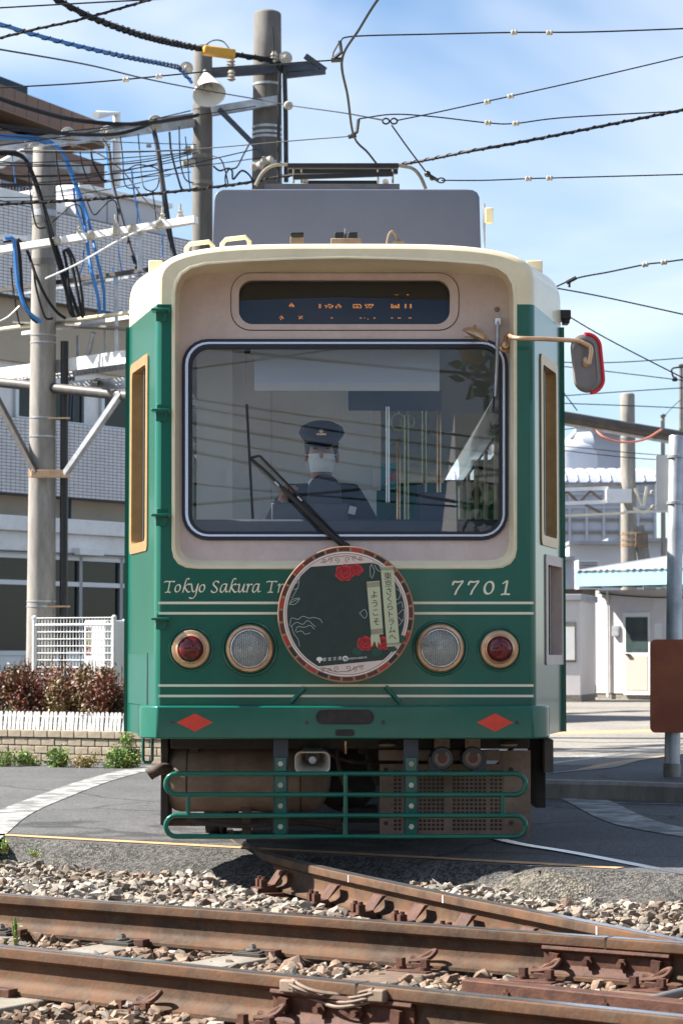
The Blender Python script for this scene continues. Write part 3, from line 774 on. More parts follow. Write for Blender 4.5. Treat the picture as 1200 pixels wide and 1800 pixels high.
for sg in (-1, 1):
    a, u, n, ln = cheek_plane(sg)
    mb = MB()
    mb.loft([[Vector((CX + sg * w, Y, Z0)), Vector((CX + sg * w, Y, ZG))] for Y, w, zt in STN[:4]], closed=False)
    holes = []
    for (pn, pf, pt, pb, r) in cheek_wins[sg]:
        o = cheek_rect(sg, pn, pf, pt, pb, r)
        cx_ = sum(p[0] for p in o) / len(o); cz_ = sum(p[1] for p in o) / len(o)
        hx = max(p[0] for p in o) - cx_; hz = max(p[1] for p in o) - cz_
        inn = [(cx_ + (x - cx_) * (hx - 0.06) / hx, cz_ + (z - cz_) * (hz - 0.05) / hz) for x, z in o]
        holes.append((o, inn))
    mb.holed(cheek_pts(sg, [(0, Z0), (ln, Z0), (ln, ZG), (0, ZG)]), [cheek_pts(sg, h[1]) for h in holes])
    mb.build('front_corner_panel', M_GREEN, TRAM, angle=50)
    for wi_, (o, inn) in enumerate(holes):
        fm = MB(); fm.loft([cheek_pts(sg, o, 0.001), cheek_pts(sg, o, 0.007), cheek_pts(sg, inn, 0.007), cheek_pts(sg, inn, -0.06)])
        wf = fm.build('side_window', M_BRONZE if wi_ == 0 else M_BROWN, TRAM)
        gm = MB(); gm.poly(cheek_pts(sg, inn, -0.045)); gm.build('pane', M_SIDEGLASS, wf)
        cx_ = sum(p[0] for p in inn) / len(inn); z0_, z1_ = min(p[1] for p in inn), max(p[1] for p in inn)
        gm = MB(); gm.prism(cheek_pts(sg, [(cx_ - 0.018, z0_), (cx_ + 0.018, z0_), (cx_ + 0.018, z1_), (cx_ - 0.018, z1_)], -0.045), n * 0.025); gm.build('sash_bar', M_BLACK, wf)
# long sides: lower wall, window band with pillars and panes, upper wall
ZW0, ZW1 = 1.45, 2.62
for sg in (-1, 1):
    x = CX + sg * (W1 + 0.004)
    mb = MB(); mb.box((x, (Y1 + YB) / 2, (Z0 + ZW0) / 2), (0.03, YB - Y1, ZW0 - Z0)); mb.box((x, (Y1 + YB) / 2, (ZW1 + ZG) / 2), (0.03, YB - Y1, ZG - ZW1))
    mb.box((x, Y1 + 0.02, (ZW0 + ZW1) / 2), (0.03, 0.04, ZW1 - ZW0))
    wall = mb.build('side_wall', M_GREEN, TRAM)
    for k in range(8):
        pl = MB(); y = Y1 + 0.04 + (k + 1) * 1.3; pl.box((x, y, (ZW0 + ZW1) / 2), (0.034, 0.12, ZW1 - ZW0)); pl.build('window_pillar', M_CREAM, wall)
        gl = MB(); gl.box((x, y - 0.65, (ZW0 + ZW1) / 2), (0.006, 1.2, ZW1 - ZW0)); gl.build('side_pane', M_GLASS, wall)
mb = MB(); mb.box((CX, YB, (Z0 + ZG) / 2), (2 * W1, 0.03, ZG - Z0)); mb.box((CX, YB, ZG + 0.1), (2 * W1 - 0.3, 0.03, 0.2)); mb.build('rear_wall', M_GREEN, TRAM)
mb = MB(); mb.box((CX, (YF + YB) / 2 + 0.2, 0.80), (2 * W0, YB - YF - 0.45, 0.04)); mb.build('floor', M_FLOOR, TRAM)
mb = MB(); mb.box((CX, (YF + YB) / 2 + 0.2, ZG - 0.02), (2 * W0 + 0.1, YB - YF - 0.42, 0.02)); mb.build('ceiling', M_CEIL, TRAM)

# ---- the front face
op_top = [(302, 535), (302, 512), (305, 494), (314, 478), (330, 467), (356, 460), (420, 455), (510, 451), (607, 449)]
pn_top = [(316, 535), (316, 522), (318, 506), (326, 493), (340, 485), (360, 482), (420, 480), (510, 478), (607, 478)]
op_bot = [(302, 965), (305, 980), (313, 991), (327, 998), (350, 1000), (607, 1001)]
pn_bot = [(316, 950), (318, 966), (325, 977), (337, 983), (355, 985), (607, 986)]
mir = lambda L_: [(1210 - x, y) for x, y in L_]
op_loop = op_top + list(reversed(mir(op_top[:-1]))) + mir(op_bot) [:-1] + list(reversed(op_bot))
pn_loop = pn_top + list(reversed(mir(pn_top[:-1]))) + mir(pn_bot)[:-1] + list(reversed(pn_bot))
PB, PT = at(607, 985, 11.665), at(607, 478, 11.90)
PNN = Vector((1, 0, 0)).cross(PT - PB).normalized()
if PNN.y > 0: PNN = -PNN
def pp(px, py, off=0.0): return onp(px, py, PB, PNN) + PNN * off
opening = [at(x, y, YF) for x, y in op_loop]
nt = len(op_top) * 2 - 1
# hood: cream front lip above the green
h = half_prof(W0 - 0.030, ZT - 0.030, ZG)
arch = [Vector((CX - x, YF, z)) for x, z in h] + [Vector((CX + x, YF, z)) for x, z in reversed(h[:-1])]
mb = MB(); mb.poly(arch + list(reversed(opening[:nt]))); mb.build('front_hood', M_CREAM, roof, angle=0)
# green apron below
low = [Vector((CX + W0 - 0.03, YF, ZG)), Vector((CX + W0 - 0.03, YF, Z0)), Vector((CX - W0 + 0.03, YF, Z0)), Vector((CX - W0 + 0.03, YF, ZG))]
mb = MB(); mb.poly(low + [opening[0]] + list(reversed(opening[nt:])) + [opening[nt - 1]])
apron = mb.build('front_apron', M_GREEN, TRAM, angle=0)
# cream surround running into the recess
lip_a = [at(x + (2.5 if x < 605 else -2.5 if x > 605 else 0), y + (2 if y < 700 else -2), YF - 0.006) for x, y in op_loop]
lip_b = [at(x + (6 if x < 605 else -6 if x > 605 else 0), y + (5 if y < 700 else -5), YF - 0.004) for x, y in op_loop]
inner = [pp(x, y) for x, y in pn_loop]
mb = MB(); mb.loft([opening, lip_a, lip_b, inner]); mb.build('windscreen_surround', M_CREAM, TRAM, angle=60)
# beige-brown panel
WS_O, WS_1, WS_2, WS_3, WS_I = (rrect(320, 597, 892, 950, 46), rrect(326, 602.5, 886.5, 944, 40), rrect(331, 606, 882.5, 940.5, 36), rrect(331.5, 606.5, 882, 940, 36), rrect(338, 613, 876, 935, 30))
SG_O, SG_I = rrect(407, 481, 805, 580, 34), rrect(420, 492.5, 790, 570.5, 24)
mb = MB(); mb.holed(inner, [[pp(*p) for p in rrect(330, 606, 883, 941, 36)], [pp(*p) for p in SG_I]])
panel = mb.build('windscreen_panel', M_BROWN, TRAM, angle=0)
def ring(o, i, d0, d1, m, name, parent, di=None):
    mb = MB(); di = d0 if di is None else di
    mb.loft([[pp(*p, d0) for p in o], [pp(*p, d1) for p in o], [pp(*p, d1) for p in i], [pp(*p, di) for p in i]])
    return mb.build(name, m, parent, angle=30)
wsf = ring(WS_O, WS_1, 0.0, 0.012, M_RUBBER, 'windscreen_gasket', TRAM)
ring(WS_1, WS_2, 0.0, 0.015, M_CHROME, 'trim_strip', wsf)
ring(WS_3, WS_I, 0.0, 0.011, M_RUBBER, 'inner_seal', wsf, -0.012)
mb = MB(); mb.poly([pp(*p, -0.004) for p in rrect(334, 609, 879.5, 938, 33)]); mb.build('windscreen', M_WSGLASS, TRAM, angle=0)
# destination display
dsp = ring(SG_O, SG_I, 0.0, 0.006, M_BROWN, 'display_frame', TRAM, -0.03)
ring([(x + (0 if True else 0), y) for x, y in rrect(405.5, 479.5, 806.5, 581.5, 35)], SG_O, 0.0, 0.001, M_DIRTY, 'frame_seam', dsp)
mb = MB(); mb.poly([pp(*p, -0.012) for p in SG_I]); mb.build('display_glass', glass('display_glass', (0.75, 0.75, 0.75, 1), 1.5, boost=1.6), dsp, angle=0)
mb = MB(); mb.poly([pp(*p, -0.06) for p in rrect(414, 486, 796, 577, 5)]); mb.build('display_board', M_LEDOFF, dsp, angle=0)
led = MB()
def dots(cx, cy, rows):
    for j, row in enumerate(rows):
        for i, ch in enumerate(row):
            if ch != '.':
                x, y = cx + i * 1.95, cy + j * 1.95
                led.add([pp(x - 0.62, y - 0.62, -0.0575), pp(x + 0.62, y - 0.62, -0.0575), pp(x + 0.62, y + 0.62, -0.0575), pp(x - 0.62, y + 0.62, -0.0575)], [(0, 1, 2, 3)])
dots(508, 527, ['..#..', '.###.', '#####', '.#.##']); dots(561, 529, ['##', '##', '##', '##'])
dots(571, 529, ['...###.', '##.#..##', '.##.#.##', '.#..###.']); dots(590, 529, ['..##', '.#.##', '#.#.##', '##..#'])
dots(621, 529, ['#######.', '#..#..##', '##.##..#', '########']); dots(642, 529, ['#.######', '##.##.##', '.#.#..#.', '.##.##.'])
dots(688, 529, ['##....##', '##.##.##', '########', '########']); dots(712, 529, ['##', '##', '##', '##']); dots(721, 529, ['##', '##', '##', '##'])
dots(491, 550, ['.##.', '#.##', '.#.#', '.#..']); dots(525, 550, ['#.##', '.##.', '##.#']); dots(582, 553, ['##.']); dots(633, 553, ['##..#', '.......#']); dots(657, 553, ['##'])
dots(688, 553, ['##..', '....']); dots(700, 553, ['###']); dots(719, 553, ['###']); dots(695, 512, ['#.#']); dots(714, 512, ['.##'])
led.build('led_text', M_LED, dsp, angle=0)
for x in (430, 517, 604, 690, 775):
    for y in (487, 575.5):
        s_ = MB(); s_.lathe(pp(x, y, 0.006), PNN, [(0.005, 0), (0.004, 0.0015), (0.0, 0.002)], 10); s_.build('screw', M_BROWN, dsp)
s_ = MB(); s_.lathe(pp(873, 544), PNN, [(0.014, 0), (0.013, 0.004), (0.0, 0.006)], 14); s_.build('lock_cap', M_TAN, panel)

# ---- lining stripes, number, lettering
def strip(x0, x1, y0, y1, m, name, off=0.0015):
    mb = MB(); mb.poly([at(x0, y0, YF - off), at(x1, y0, YF - off), at(x1, y1, YF - off), at(x0, y1, YF - off)]); return mb.build(name, m, apron, angle=0)
for y in (1057.6, 1075.8, 1202.8, 1221.2): strip(278, 937, y, y + 4.4, M_STRIPE, 'lining_stripe')
def nib_mask(strokes, x0, y0, w, h, res, thick, thin, ang):
    W_, H_ = int(w / res), int(h / res); m = np.zeros((H_, W_), bool)
    ca, sa = math.cos(ang), math.sin(ang)
    yy, xx = np.mgrid[0:H_, 0:W_]; xx = xx * res + x0; yy = yy * res + y0
    for stk in strokes:
        pts = spline([(a, b, 0) for a, b in stk], 14)
        dense = []
        for i in range(len(pts) - 1):
            n_ = max(1, int((pts[i + 1] - pts[i]).length / (res * 1.2)))
            dense += [pts[i].lerp(pts[i + 1], k / n_) for k in range(n_)]
        dense.append(pts[-1])
        for p in dense:
            i0, i1 = int((p.x - thick - x0) / res) - 1, int((p.x + thick - x0) / res) + 2; j0, j1 = int((p.y - thick - y0) / res) - 1, int((p.y + thick - y0) / res) + 2
            i0, j0 = max(i0, 0), max(j0, 0)
            if i1 <= i0 or j1 <= j0: continue
            X, Y_ = xx[j0:j1, i0:i1] - p.x, yy[j0:j1, i0:i1] - p.y
            a = (X * ca - Y_ * sa) / thick; b = (X * sa + Y_ * ca) / thin
            m[j0:j1, i0:i1] |= (a * a + b * b) <= 1
    return m
def mask_mesh(mb, m, x0, y0, res, fn):
    for j in range(m.shape[0]):
        row = np.concatenate([[0], m[j].astype(np.int8), [0]]); d = np.diff(row); st_, en = np.where(d == 1)[0], np.where(d == -1)[0]
        for a, b in zip(st_, en):
            xa, xb, ya, yb = x0 + a * res, x0 + b * res, y0 + j * res, y0 + (j + 1) * res
            mb.add([fn(xa, ya), fn(xb, ya), fn(xb, yb), fn(xa, yb)], [(0, 1, 2, 3)])
def ell(cx, cy, rx, ry, sl, n=20): return [(cx + rx * math.cos(2 * math.pi * k / n) - sl * ry * math.sin(2 * math.pi * k / n), cy + ry * math.sin(2 * math.pi * k / n)) for k in range(n + 1)]
def sh(st_, dx): return [[(x + dx, y) for x, y in s] for s in st_]
G_T = [[(52, 100), (60, 92), (100, 93), (142, 92), (144, 98)], [(102, 95), (91, 150), (82, 195)], [(60, 197), (82, 194), (104, 197)]]
G_o = [ell(177, 158, 24, 35, 0.22)]
G_k = [[(286, 70), (276, 64), (262, 74), (248, 112), (226, 195)], [(238, 155), (262, 126), (284, 116), (288, 124)], [(244, 150), (262, 178), (278, 195), (294, 190)]]
G_y = [[(294, 122), (308, 118), (313, 150), (318, 180), (332, 192), (350, 176), (372, 118)], [(374, 116), (364, 160), (348, 222), (326, 250), (304, 254), (288, 247)]]
G_S = [[(570, 104), (562, 92), (540, 90), (522, 104), (520, 124), (540, 146), (554, 168), (546, 190), (524, 198), (504, 192), (500, 180)]]
G_a = [[(646, 124), (628, 116), (604, 126), (588, 158), (586, 186), (600, 196), (622, 176), (642, 134)], [(648, 118), (638, 166), (640, 192), (660, 186)]]
G_u = [[(752, 124), (768, 120), (762, 160), (760, 184), (774, 194), (796, 168), (810, 130)], [(816, 118), (804, 168), (808, 192), (826, 186)]]
G_r = [[(838, 126), (852, 119), (846, 160), (838, 196)], [(846, 160), (862, 128), (880, 118), (890, 124)]]
word = [G_T, G_o, G_k, G_y, sh(G_o, 233), G_S, G_a, sh(G_k, 447), G_u, G_r, sh(G_a, 309), sh(G_T, 980), sh(G_r, 300), sh(G_a, 622)]
for gl_ in word:
    lm = nib_mask(gl_, 30, 50, 1290, 215, 1.6, 7.6, 3.6, R(38))
    mb = MB(); mask_mesh(mb, lm, 30, 50, 1.6, lambda x, y: at(280 + x / 5.4545, 1005 + y / 5.4545, YF - 0.0015)); mb.build('letter', M_STRIPE, apron, angle=0)
G_7 = [[(586, 202), (592, 187), (612, 189), (637, 186), (620, 212), (606, 234), (598, 253)]]
for gl_ in (G_7, sh(G_7, 83), [ell(776, 219, 23, 32, 0.16)], [[(852, 195), (871, 185), (866, 220), (860, 252)], [(843, 254), (862, 252), (882, 254)]]):
    lm = nib_mask(gl_, 570, 170, 330, 100, 0.9, 6.6, 3.4, R(30))
    mb = MB(); mask_mesh(mb, lm, 570, 170, 0.9, lambda x, y: at(600 + x / 3, 960 + y / 3, YF - 0.0015)); mb.build('digit', M_STRIPE, apron, angle=0)

# ---- lamps
def lamp(px, py, rpx, red):
    c = at(px, py, YF); s_ = YF / FPX; r = rpx * s_
    mb = MB()
    mb.lathe(c, (0, -1, 0), [(r * 1.22, -0.002), (r * 1.19, 0.006), (r * 1.10, 0.007), (r * 1.04, -0.004)], 40)
    hs = mb.build('tail_light' if red else 'headlight', M_GREEN, TRAM)
    if red:
        MB().lathe(c, (0, -1, 0), [(r * 1.02, -0.01), (r * 1.02, 0.016), (r * 0.97, 0.026), (r * 0.80, 0.030), (r * 0.76, 0.036), (r * 0.70, 0.040), (r * 0.66, 0.036), (r * 0.66, 0.0)], 40).build('bezel', M_GOLD, hs)
        prof = [(r * 0.655, 0.02)]
        for i in range(1, 10):
            a = math.pi / 2 * i / 9; prof.append((r * 0.64 * math.cos(a) + 0.0008 * (i % 2), 0.034 + r * 0.42 * math.sin(a)))
        MB().lathe(c, (0, -1, 0), prof, 40).build('red_lens', M_REDLENS, hs, angle=25)
    else:
        MB().lathe(c, (0, -1, 0), [(r * 1.02, -0.01), (r * 1.02, 0.018), (r * 0.98, 0.028), (r * 0.88, 0.032), (r * 0.82, 0.024), (r * 0.80, 0.0)], 44).build('bezel', M_GOLD, hs)
        MB().lathe(c, (0, -1, 0), [(r * 0.815, 0.014), (r * 0.815, 0.026), (r * 0.775, 0.028), (r * 0.76, 0.018)], 44).build('lens_rim', M_CHROME, hs)
        mb = MB(); pr = [(r * 0.78 * math.sin(a), 0.012 - 0.055 * math.cos(a)) for a in [math.pi / 2 * k / 8 for k in range(9)]]
        rings = []
        for rr, hh in pr: rings.append([c + Vector((rr * math.cos(2 * math.pi * k / 36), -hh, rr * math.sin(2 * math.pi * k / 36))) for k in range(36)])
        mb.loft(rings, True, True, False); mb.build('reflector', M_SILVER, hs, angle=60)
        MB().lathe(c, (0, -1, 0), [(r * 0.16, -0.03), (r * 0.16, 0.0), (r * 0.10, 0.006), (0.0, 0.008)], 20).build('bulb_shield', M_STEEL, hs)
        mb = MB(); rings = []
        for rr, hh in [(0.78, 0.018), (0.6, 0.0235), (0.4, 0.027), (0.2, 0.029), (0.02, 0.0296)]: rings.append([c + Vector((r * rr * math.cos(2 * math.pi * k / 36), -hh, r * rr * math.sin(2 * math.pi * k / 36))) for k in range(36)])
        mb.loft(rings, True, False, True); ln_ = mb.build('lens', M_LENS, hs, angle=60)
        fl = MB()
        for k in range(-4, 5):
            fl.bar(c + Vector((k * r * 0.075, -0.0165, r * 0.18)), c + Vector((k * r * 0.075, -0.0165, r * 0.62 - abs(k) * r * 0.03)), 0.0016, 0.002)
            if k < 2: fl.bar(c + Vector((-r * 0.45 + k * r * 0.05, -0.0165, -r * 0.16)), c + Vector((-r * 0.45 + k * r * 0.05, -0.0165, r * 0.06)), 0.0022, 0.002)
        fl.build('lens_flute', M_STEEL, ln_)
lamp(336, 1141, 33, True); lamp(439, 1140, 41, False); lamp(773, 1139, 41, False); lamp(877, 1141, 33, True)

# ---- bumper
YBF = YF - 0.10
bz0, bz1 = at(600, 1299, YBF).z, at(600, 1241, YBF).z
xl, xr = at(276, 1270, YBF).x, at(936, 1270, YBF).x
xl2, xr2 = at(246, 1270, YF + 0.20).x, at(962, 1270, YF + 0.20).x
plan = [(xl2 + 0.0, YF + 0.22), (xl2, YF + 0.10), (xl2 + 0.03, YF - 0.02), (xl, YBF), (xr, YBF), (xr2 - 0.03, YF - 0.02), (xr2, YF + 0.10), (xr2, YF + 0.22)]
mb = MB(); mb.prism([Vector((x, y, bz0)) for x, y in plan], (0, 0, bz1 - bz0)); bump_ = mb.build('bumper', M_GREEN, TRAM, bevel=0.008)
def bp_(px, py, off=0.0): return at(px, py, YBF - off)
for cx_ in (342.5, 869.5):
    mb = MB(); mb.prism([bp_(cx_ - 32, 1270, 0.0005), bp_(cx_, 1254, 0.0005), bp_(cx_ + 32, 1270, 0.0005), bp_(cx_, 1286, 0.0005)], (0, -0.0015, 0)); mb.build('red_diamond', M_RED, bump_, angle=0)
for r_ in ((555, 1247.5, 657, 1273.5, 12.5), (589, 1282, 623, 1294, 5.5)):
    o = rrect(*r_); i = rrect(r_[0] + 1.5, r_[1] + 1.5, r_[2] - 1.5, r_[3] - 1.5, r_[4] - 1.5)
    mb = MB(); mb.loft([[bp_(*p, 0.0) for p in o], [bp_(*p, 0.004) for p in o], [bp_(*p, 0.004) for p in i], [bp_(*p, 0.001) for p in i]]); sl_ = mb.build('slot_rim', M_RUBBER, bump_)
    mb = MB(); mb.poly([bp_(*p, 0.0012) for p in i]); mb.build('slot', M_DARK, sl_, angle=0)
for x, y in ((303, 1269), (539, 1270), (673, 1269), (908, 1270)):
    MB().lathe(bp_(x, y), (0, -1, 0), [(0.009, 0), (0.009, 0.004), (0.006, 0.005), (0.0, 0.004)], 12).build('bolt', M_DIRTY, bump_)
# two small dark green pegs above the bumper that carry headmarks
for (x0, y0, x1, y1) in ((511, 1235, 536, 1209), (677, 1207, 703, 1236)):
    MB().cyl(at(x0, y0, YF - 0.004), at(x1, y1, YF - 0.004), 0.012, n=12).build('headmark_peg', M_GREEN, apron)
# ---- steps up the corner post
for py in (546, 722, 906, 1088):
    mb = MB(); c = at(283, py, YF - 0.02)
    mb.box(c, (0.088, 0.10, 0.012)); mb.box(c + Vector((0.0, 0.01, -0.026)), (0.05, 0.012, 0.05)); mb.box(c + Vector((0.006, 0.025, -0.02)), (0.045, 0.03, 0.05)); mb.box(c + Vector((0.008, 0.03, 0.022)), (0.06, 0.02, 0.028))
    mb.build('corner_step', M_GREEN, TRAM, bevel=0.003)
# small access hatch on the left cheek
a, u, n, ln = cheek_plane(-1)
q0, q1 = onp(260, 1148, a, n), onp(226, 1236, a, n)
uv = [((q0 - a).dot(u), q1.z), ((q1 - a).dot(u), q1.z), ((q1 - a).dot(u), q0.z), ((q0 - a).dot(u), q0.z)]
mb = MB(); mb.prism(cheek_pts(-1, uv, 0.0), n * 0.004); ht = mb.build('access_hatch', M_GREEN, TRAM, bevel=0.0015)
cu_ = sum(p[0] for p in uv) / 4; cz_ = sum(p[1] for p in uv) / 4
mb = MB(); ov = [(cu_ + (x - cu_) * 1.03, cz_ + (z - cz_) * 1.015) for x, z in uv]
mb.poly(cheek_pts(-1, ov, 0.0008)); mb.build('hatch_seam', M_DARK, ht, angle=0)

# ---- life guard of green pipes under the bumper
YG = YF - 0.02
def gp(px, py): return at(px, py, YG)
def hairpin(y0, y1):
    r_ = (y1 - y0) / 2; L_ = []
    for k in range(9): a = R(90 + 180 * k / 8); L_.append(gp(310 + r_ * math.cos(a), (y0 + y1) / 2 + r_ * math.sin(a) * 1.0))
    Rr = []
    for k in range(9): a = R(-90 + 180 * k / 8); Rr.append(gp(905 + r_ * math.cos(a), (y0 + y1) / 2 + r_ * math.sin(a)))
    return L_ + Rr
for y0, y1 in ((1360, 1397), (1433.5, 1470.5)):
    MB().tube(hairpin(y0, y1), 0.0125, 10, closed=True).build('guard_pipe', M_GREEN, TRAM)
for x, y0, y1 in ((331, 1397, 1433), (607, 1360, 1470), (883, 1397, 1433)):
    MB().cyl(gp(x, y0) + Vector((0, -0.001, 0)), gp(x, y1) + Vector((0, -0.001, 0)), 0.0115, n=10).build('guard_upright', M_GREEN, TRAM)
for x in (493, 722.5):
    mb = MB(); mb.box((gp(x, 1400).x, YG + 0.025, (gp(x, 1332).z + gp(x, 1468).z) / 2), (0.054, 0.012, gp(x, 1332).z - gp(x, 1468).z)); br = mb.build('guard_bracket', M_GREEN, TRAM, bevel=0.001)
    mb = MB(); mb.box((gp(x, 1400).x, YG + 0.045, (gp(x, 1300).z + gp(x, 1466).z) / 2), (0.072, 0.02, gp(x, 1300).z - gp(x, 1466).z)); mb.build('bracket_arm', M_CONSOLE, br, bevel=0.002)
    for y in (1342.5, 1380, 1416.5, 1453):
        bb = MB(); hexbolt(bb, at(x, y, YG + 0.019), (0, -1, 0), 0.014, 0.012, 0.004); bb.build('bolt', M_STEEL, br)

# ---- underframe
def ubox(x0, y0, x1, y1, Y, d, name, m, bevel=0.004):
    p, q = at(x0, y1, Y), at(x1, y0, Y)
    mb = MB(); mb.box(((p.x + q.x) / 2, Y + d / 2, (p.z + q.z) / 2), (q.x - p.x, d, q.z - p.z)); return mb.build(name, m, TRAM, bevel=bevel)
c0_, c1_ = at(318, 1366, 12.1), at(545, 1366, 12.1)
r_ = 60 * 12.1 / FPX
pr = [(r_ * 0.05, -0.105), (r_ * 0.45, -0.095), (r_ * 0.78, -0.065), (r_ * 0.95, -0.03), (r_, 0.0)]
ln_ = c1_.x - c0_.x
tk = MB(); tk.lathe(c0_, (1, 0, 0), pr + [(r_, ln_)] + [(a_, ln_ - h_) for a_, h_ in reversed(pr[:-1])], 36); tank = tk.build('air_tank', M_TAN, TRAM, angle=50)
for f in (0.06, 0.93): MB().lathe(c0_ + Vector((ln_ * f, 0, 0)), (1, 0, 0), [(r_ * 1.01, -0.004), (r_ * 1.016, 0), (r_ * 1.01, 0.004)], 36).build('weld_seam', M_DIRTY, tank)
ubox(333, 1298, 349, 1345, 11.98, 0.03, 'tank_strap', M_DIRTY)
ubox(425, 1418, 442, 1470, 12.0, 0.03, 'tank_bracket', M_DIRTY)
ubox(285, 1440, 600, 1452, 12.05, 0.2, 'cross_member', M_DIRTY)
ubox(282, 1295, 296, 1450, 11.95, 0.3, 'side_stay', M_DARK)
ubox(300, 1298, 930, 1316, 11.8, 0.4, 'front_beam', M_DARK)
ubox(600, 1420, 665, 1446, 12.2, 0.3, 'bogie_frame', M_DARK)
# grille plate on the right, its slots flat dark patches for the shade in the holes
px0, py0, px1, py1, YP = 667, 1343, 932, 1472, 11.85
gr = MB()
slots = []
for bx0, bx1 in ((692, 711), (736, 780), (795, 860), (861, 884)):
    y = 1354
    while y < 1462:
        x = bx0
        while x + 5 < bx1:
            slots.append((x, y, x + 5.2, y + 4.6)); x += 7.6
        y += 7.2
cut = [(px0, py0, px1, py1)]
gr.poly([at(px0, py0, YP), at(px1, py0, YP), at(px1, py1, YP), at(px0, py1, YP)])
gr.poly([at(876, 1319, YP), at(932, 1319, YP), at(932, 1343, YP), at(876, 1343, YP)])
gpl = gr.build('grille_plate', M_TAN, TRAM, angle=0)
sm = MB()
for x0, y0, x1, y1 in slots: sm.add([at(x0, y0, YP - 0.001), at(x1, y0, YP - 0.001), at(x1, y1, YP - 0.001), at(x0, y1, YP - 0.001)], [(0, 1, 2, 3)])
tag(sm.build('grille_slots', M_DARK, gpl, angle=0), kind='stuff')
for x0, x1 in ((711, 736), (780, 795), (884, 900), (667, 692)):
    mb = MB(); mb.prism([at(x0, 1347, YP), at(x1, 1347, YP), at(x1, 1468, YP), at(x0, 1468, YP)], (0, -0.004, 0)); mb.build('grille_frame', M_TAN, gpl)
for x, y in ((678, 1353), (678, 1447), (898, 1353), (898, 1446)):
    bb = MB(); hexbolt(bb, at(x, y, YP - 0.004), (0, -1, 0), 0.012, 0.010, 0.005); bb.build('bolt', M_DIRTY, gpl)
ubox(665, 1318, 878, 1337, 11.8, 0.03, 'coupling_shelf', M_TAN)
# loudspeaker horn
hc = at(549, 1340, 11.58); hw, hh_ = 31 * 11.58 / FPX, 18.5 * 11.58 / FPX
def srect(c, w, h_, r__, Y): return [Vector((c.x + x, Y, c.z + z)) for x, z in rrect(-w, -h_, w, h_, r__, 5)]
mb = MB(); mb.loft([srect(hc + Vector((0, 0, 0.045)), 0.045, 0.03, 0.028, 11.86), srect(hc + Vector((0, 0, 0.035)), 0.055, 0.032, 0.03, 11.74), srect(hc, hw, hh_, 0.03, 11.585), srect(hc, hw, hh_, 0.03, 11.575), srect(hc, hw * 0.93, hh_ * 0.88, 0.026, 11.576), srect(hc + Vector((0, 0, 0.022)), 0.035, 0.022, 0.02, 11.72)], True, True, True)
horn = mb.build('horn', mat('horn_cream', (0.42, 0.38, 0.32, 1), 0.5, var=0.3, vscale=12), TRAM, angle=40)
MB().lathe(hc + Vector((0, 0.03, 0.010)), (0, -1, 0), [(0.021, -0.10), (0.021, 0.0), (0.017, 0.008), (0.0, 0.012)], 20).build('horn_driver', M_STEEL, horn)
# hose couplings with round caps
for x, sgn_ in ((777, -1), (831, 1)):
    c = at(x, 1333, 11.66)
    mb = MB(); mb.lathe(c, (0, -1, 0), [(0.058, -0.14), (0.058, -0.02), (0.052, 0.0), (0.0, 0.0)], 26); mb.box(c + Vector((sgn_ * 0.03, 0.07, -0.03)), (0.07, 0.12, 0.07))
    cp = mb.build('hose_coupling', mat('coupling_grey', (0.035, 0.036, 0.045, 1), 0.4), TRAM)
    arc = MB(); n_ = 24
    o_, i_ = [], []
    for k in range(n_ + 1):
        a_ = R((60 if sgn_ < 0 else 150) - 285 * k / n_) if sgn_ < 0 else R(120 + 285 * k / n_)
        o_.append(c + Vector((0.038 * math.cos(a_), -0.0015, 0.038 * math.sin(a_)))); i_.append(c + Vector((0.023 * math.cos(a_), -0.0015, 0.023 * math.sin(a_))))
    arc.loft([o_, i_], closed=False); arc.build('cap_ring', M_TAN, cp, angle=0)
    MB().lathe(c, (0, -1, 0), [(0.018, 0.0), (0.018, 0.003), (0.0, 0.004)], 18).build('cap_centre', mat('cap_dull_red', (0.14, 0.035, 0.025, 1), 0.6), cp)
    mb = MB(); mb.box(c + Vector((0, 0.05, 0.075)), (0.075, 0.06, 0.06)); mb.build('coupling_mount', M_TAN, cp, bevel=0.003)
    for k in (-1, 1): bb = MB(); hexbolt(bb, c + Vector((k * 0.018, 0.02, 0.072)), (0, -1, 0), 0.008, 0.008, 0.003); bb.build('bolt', M_TAN, cp)
MB().lathe(at(607, 1372, 12.3), (0, -1, 0), [(0.16, -0.1), (0.16, 0.0), (0.12, 0.02), (0.0, 0.02)], 30).build('traction_motor', M_DARK, TRAM)
MB().cyl(at(607, 1303, 11.8), at(607, 1325, 11.8), 0.006, n=8).build('drain_pipe', M_GOLD, TRAM)
for x in (680, 893):
    MB().lathe(at(x, 1308, 11.75), (0, 0, 1), [(0.04, -0.01), (0.045, 0.0), (0.02, 0.01)], 16).build('hose_flange', M_TAN, TRAM)
# elbow pipe and green loop handle at the left
MB().tube(spline([at(300, 1352, 12.0), at(282, 1352, 11.9), at(268, 1358, 11.9), at(262, 1362, 11.9)], 5), [0.03] * 15 + [0.034], 12).build('brake_pipe_elbow', M_DIRTY, TRAM)
MB().tube([at(252, 1298, 12.0), at(252, 1336, 12.0), at(255, 1340, 12.0), at(265, 1340, 12.0), at(268, 1336, 12.0), at(268, 1298, 12.0)], 0.008, 8).build('loop_handle', M_GREEN, TRAM)
ubox(956, 1300, 972, 1358, 12.5, 0.4, 'side_step_box', mat('step_box_grey', (0.16, 0.135, 0.115, 1), 0.7, var=0.3))
ubox(940, 1300, 958, 1420, 12.6, 0.5, 'underfloor_case', M_DARK)
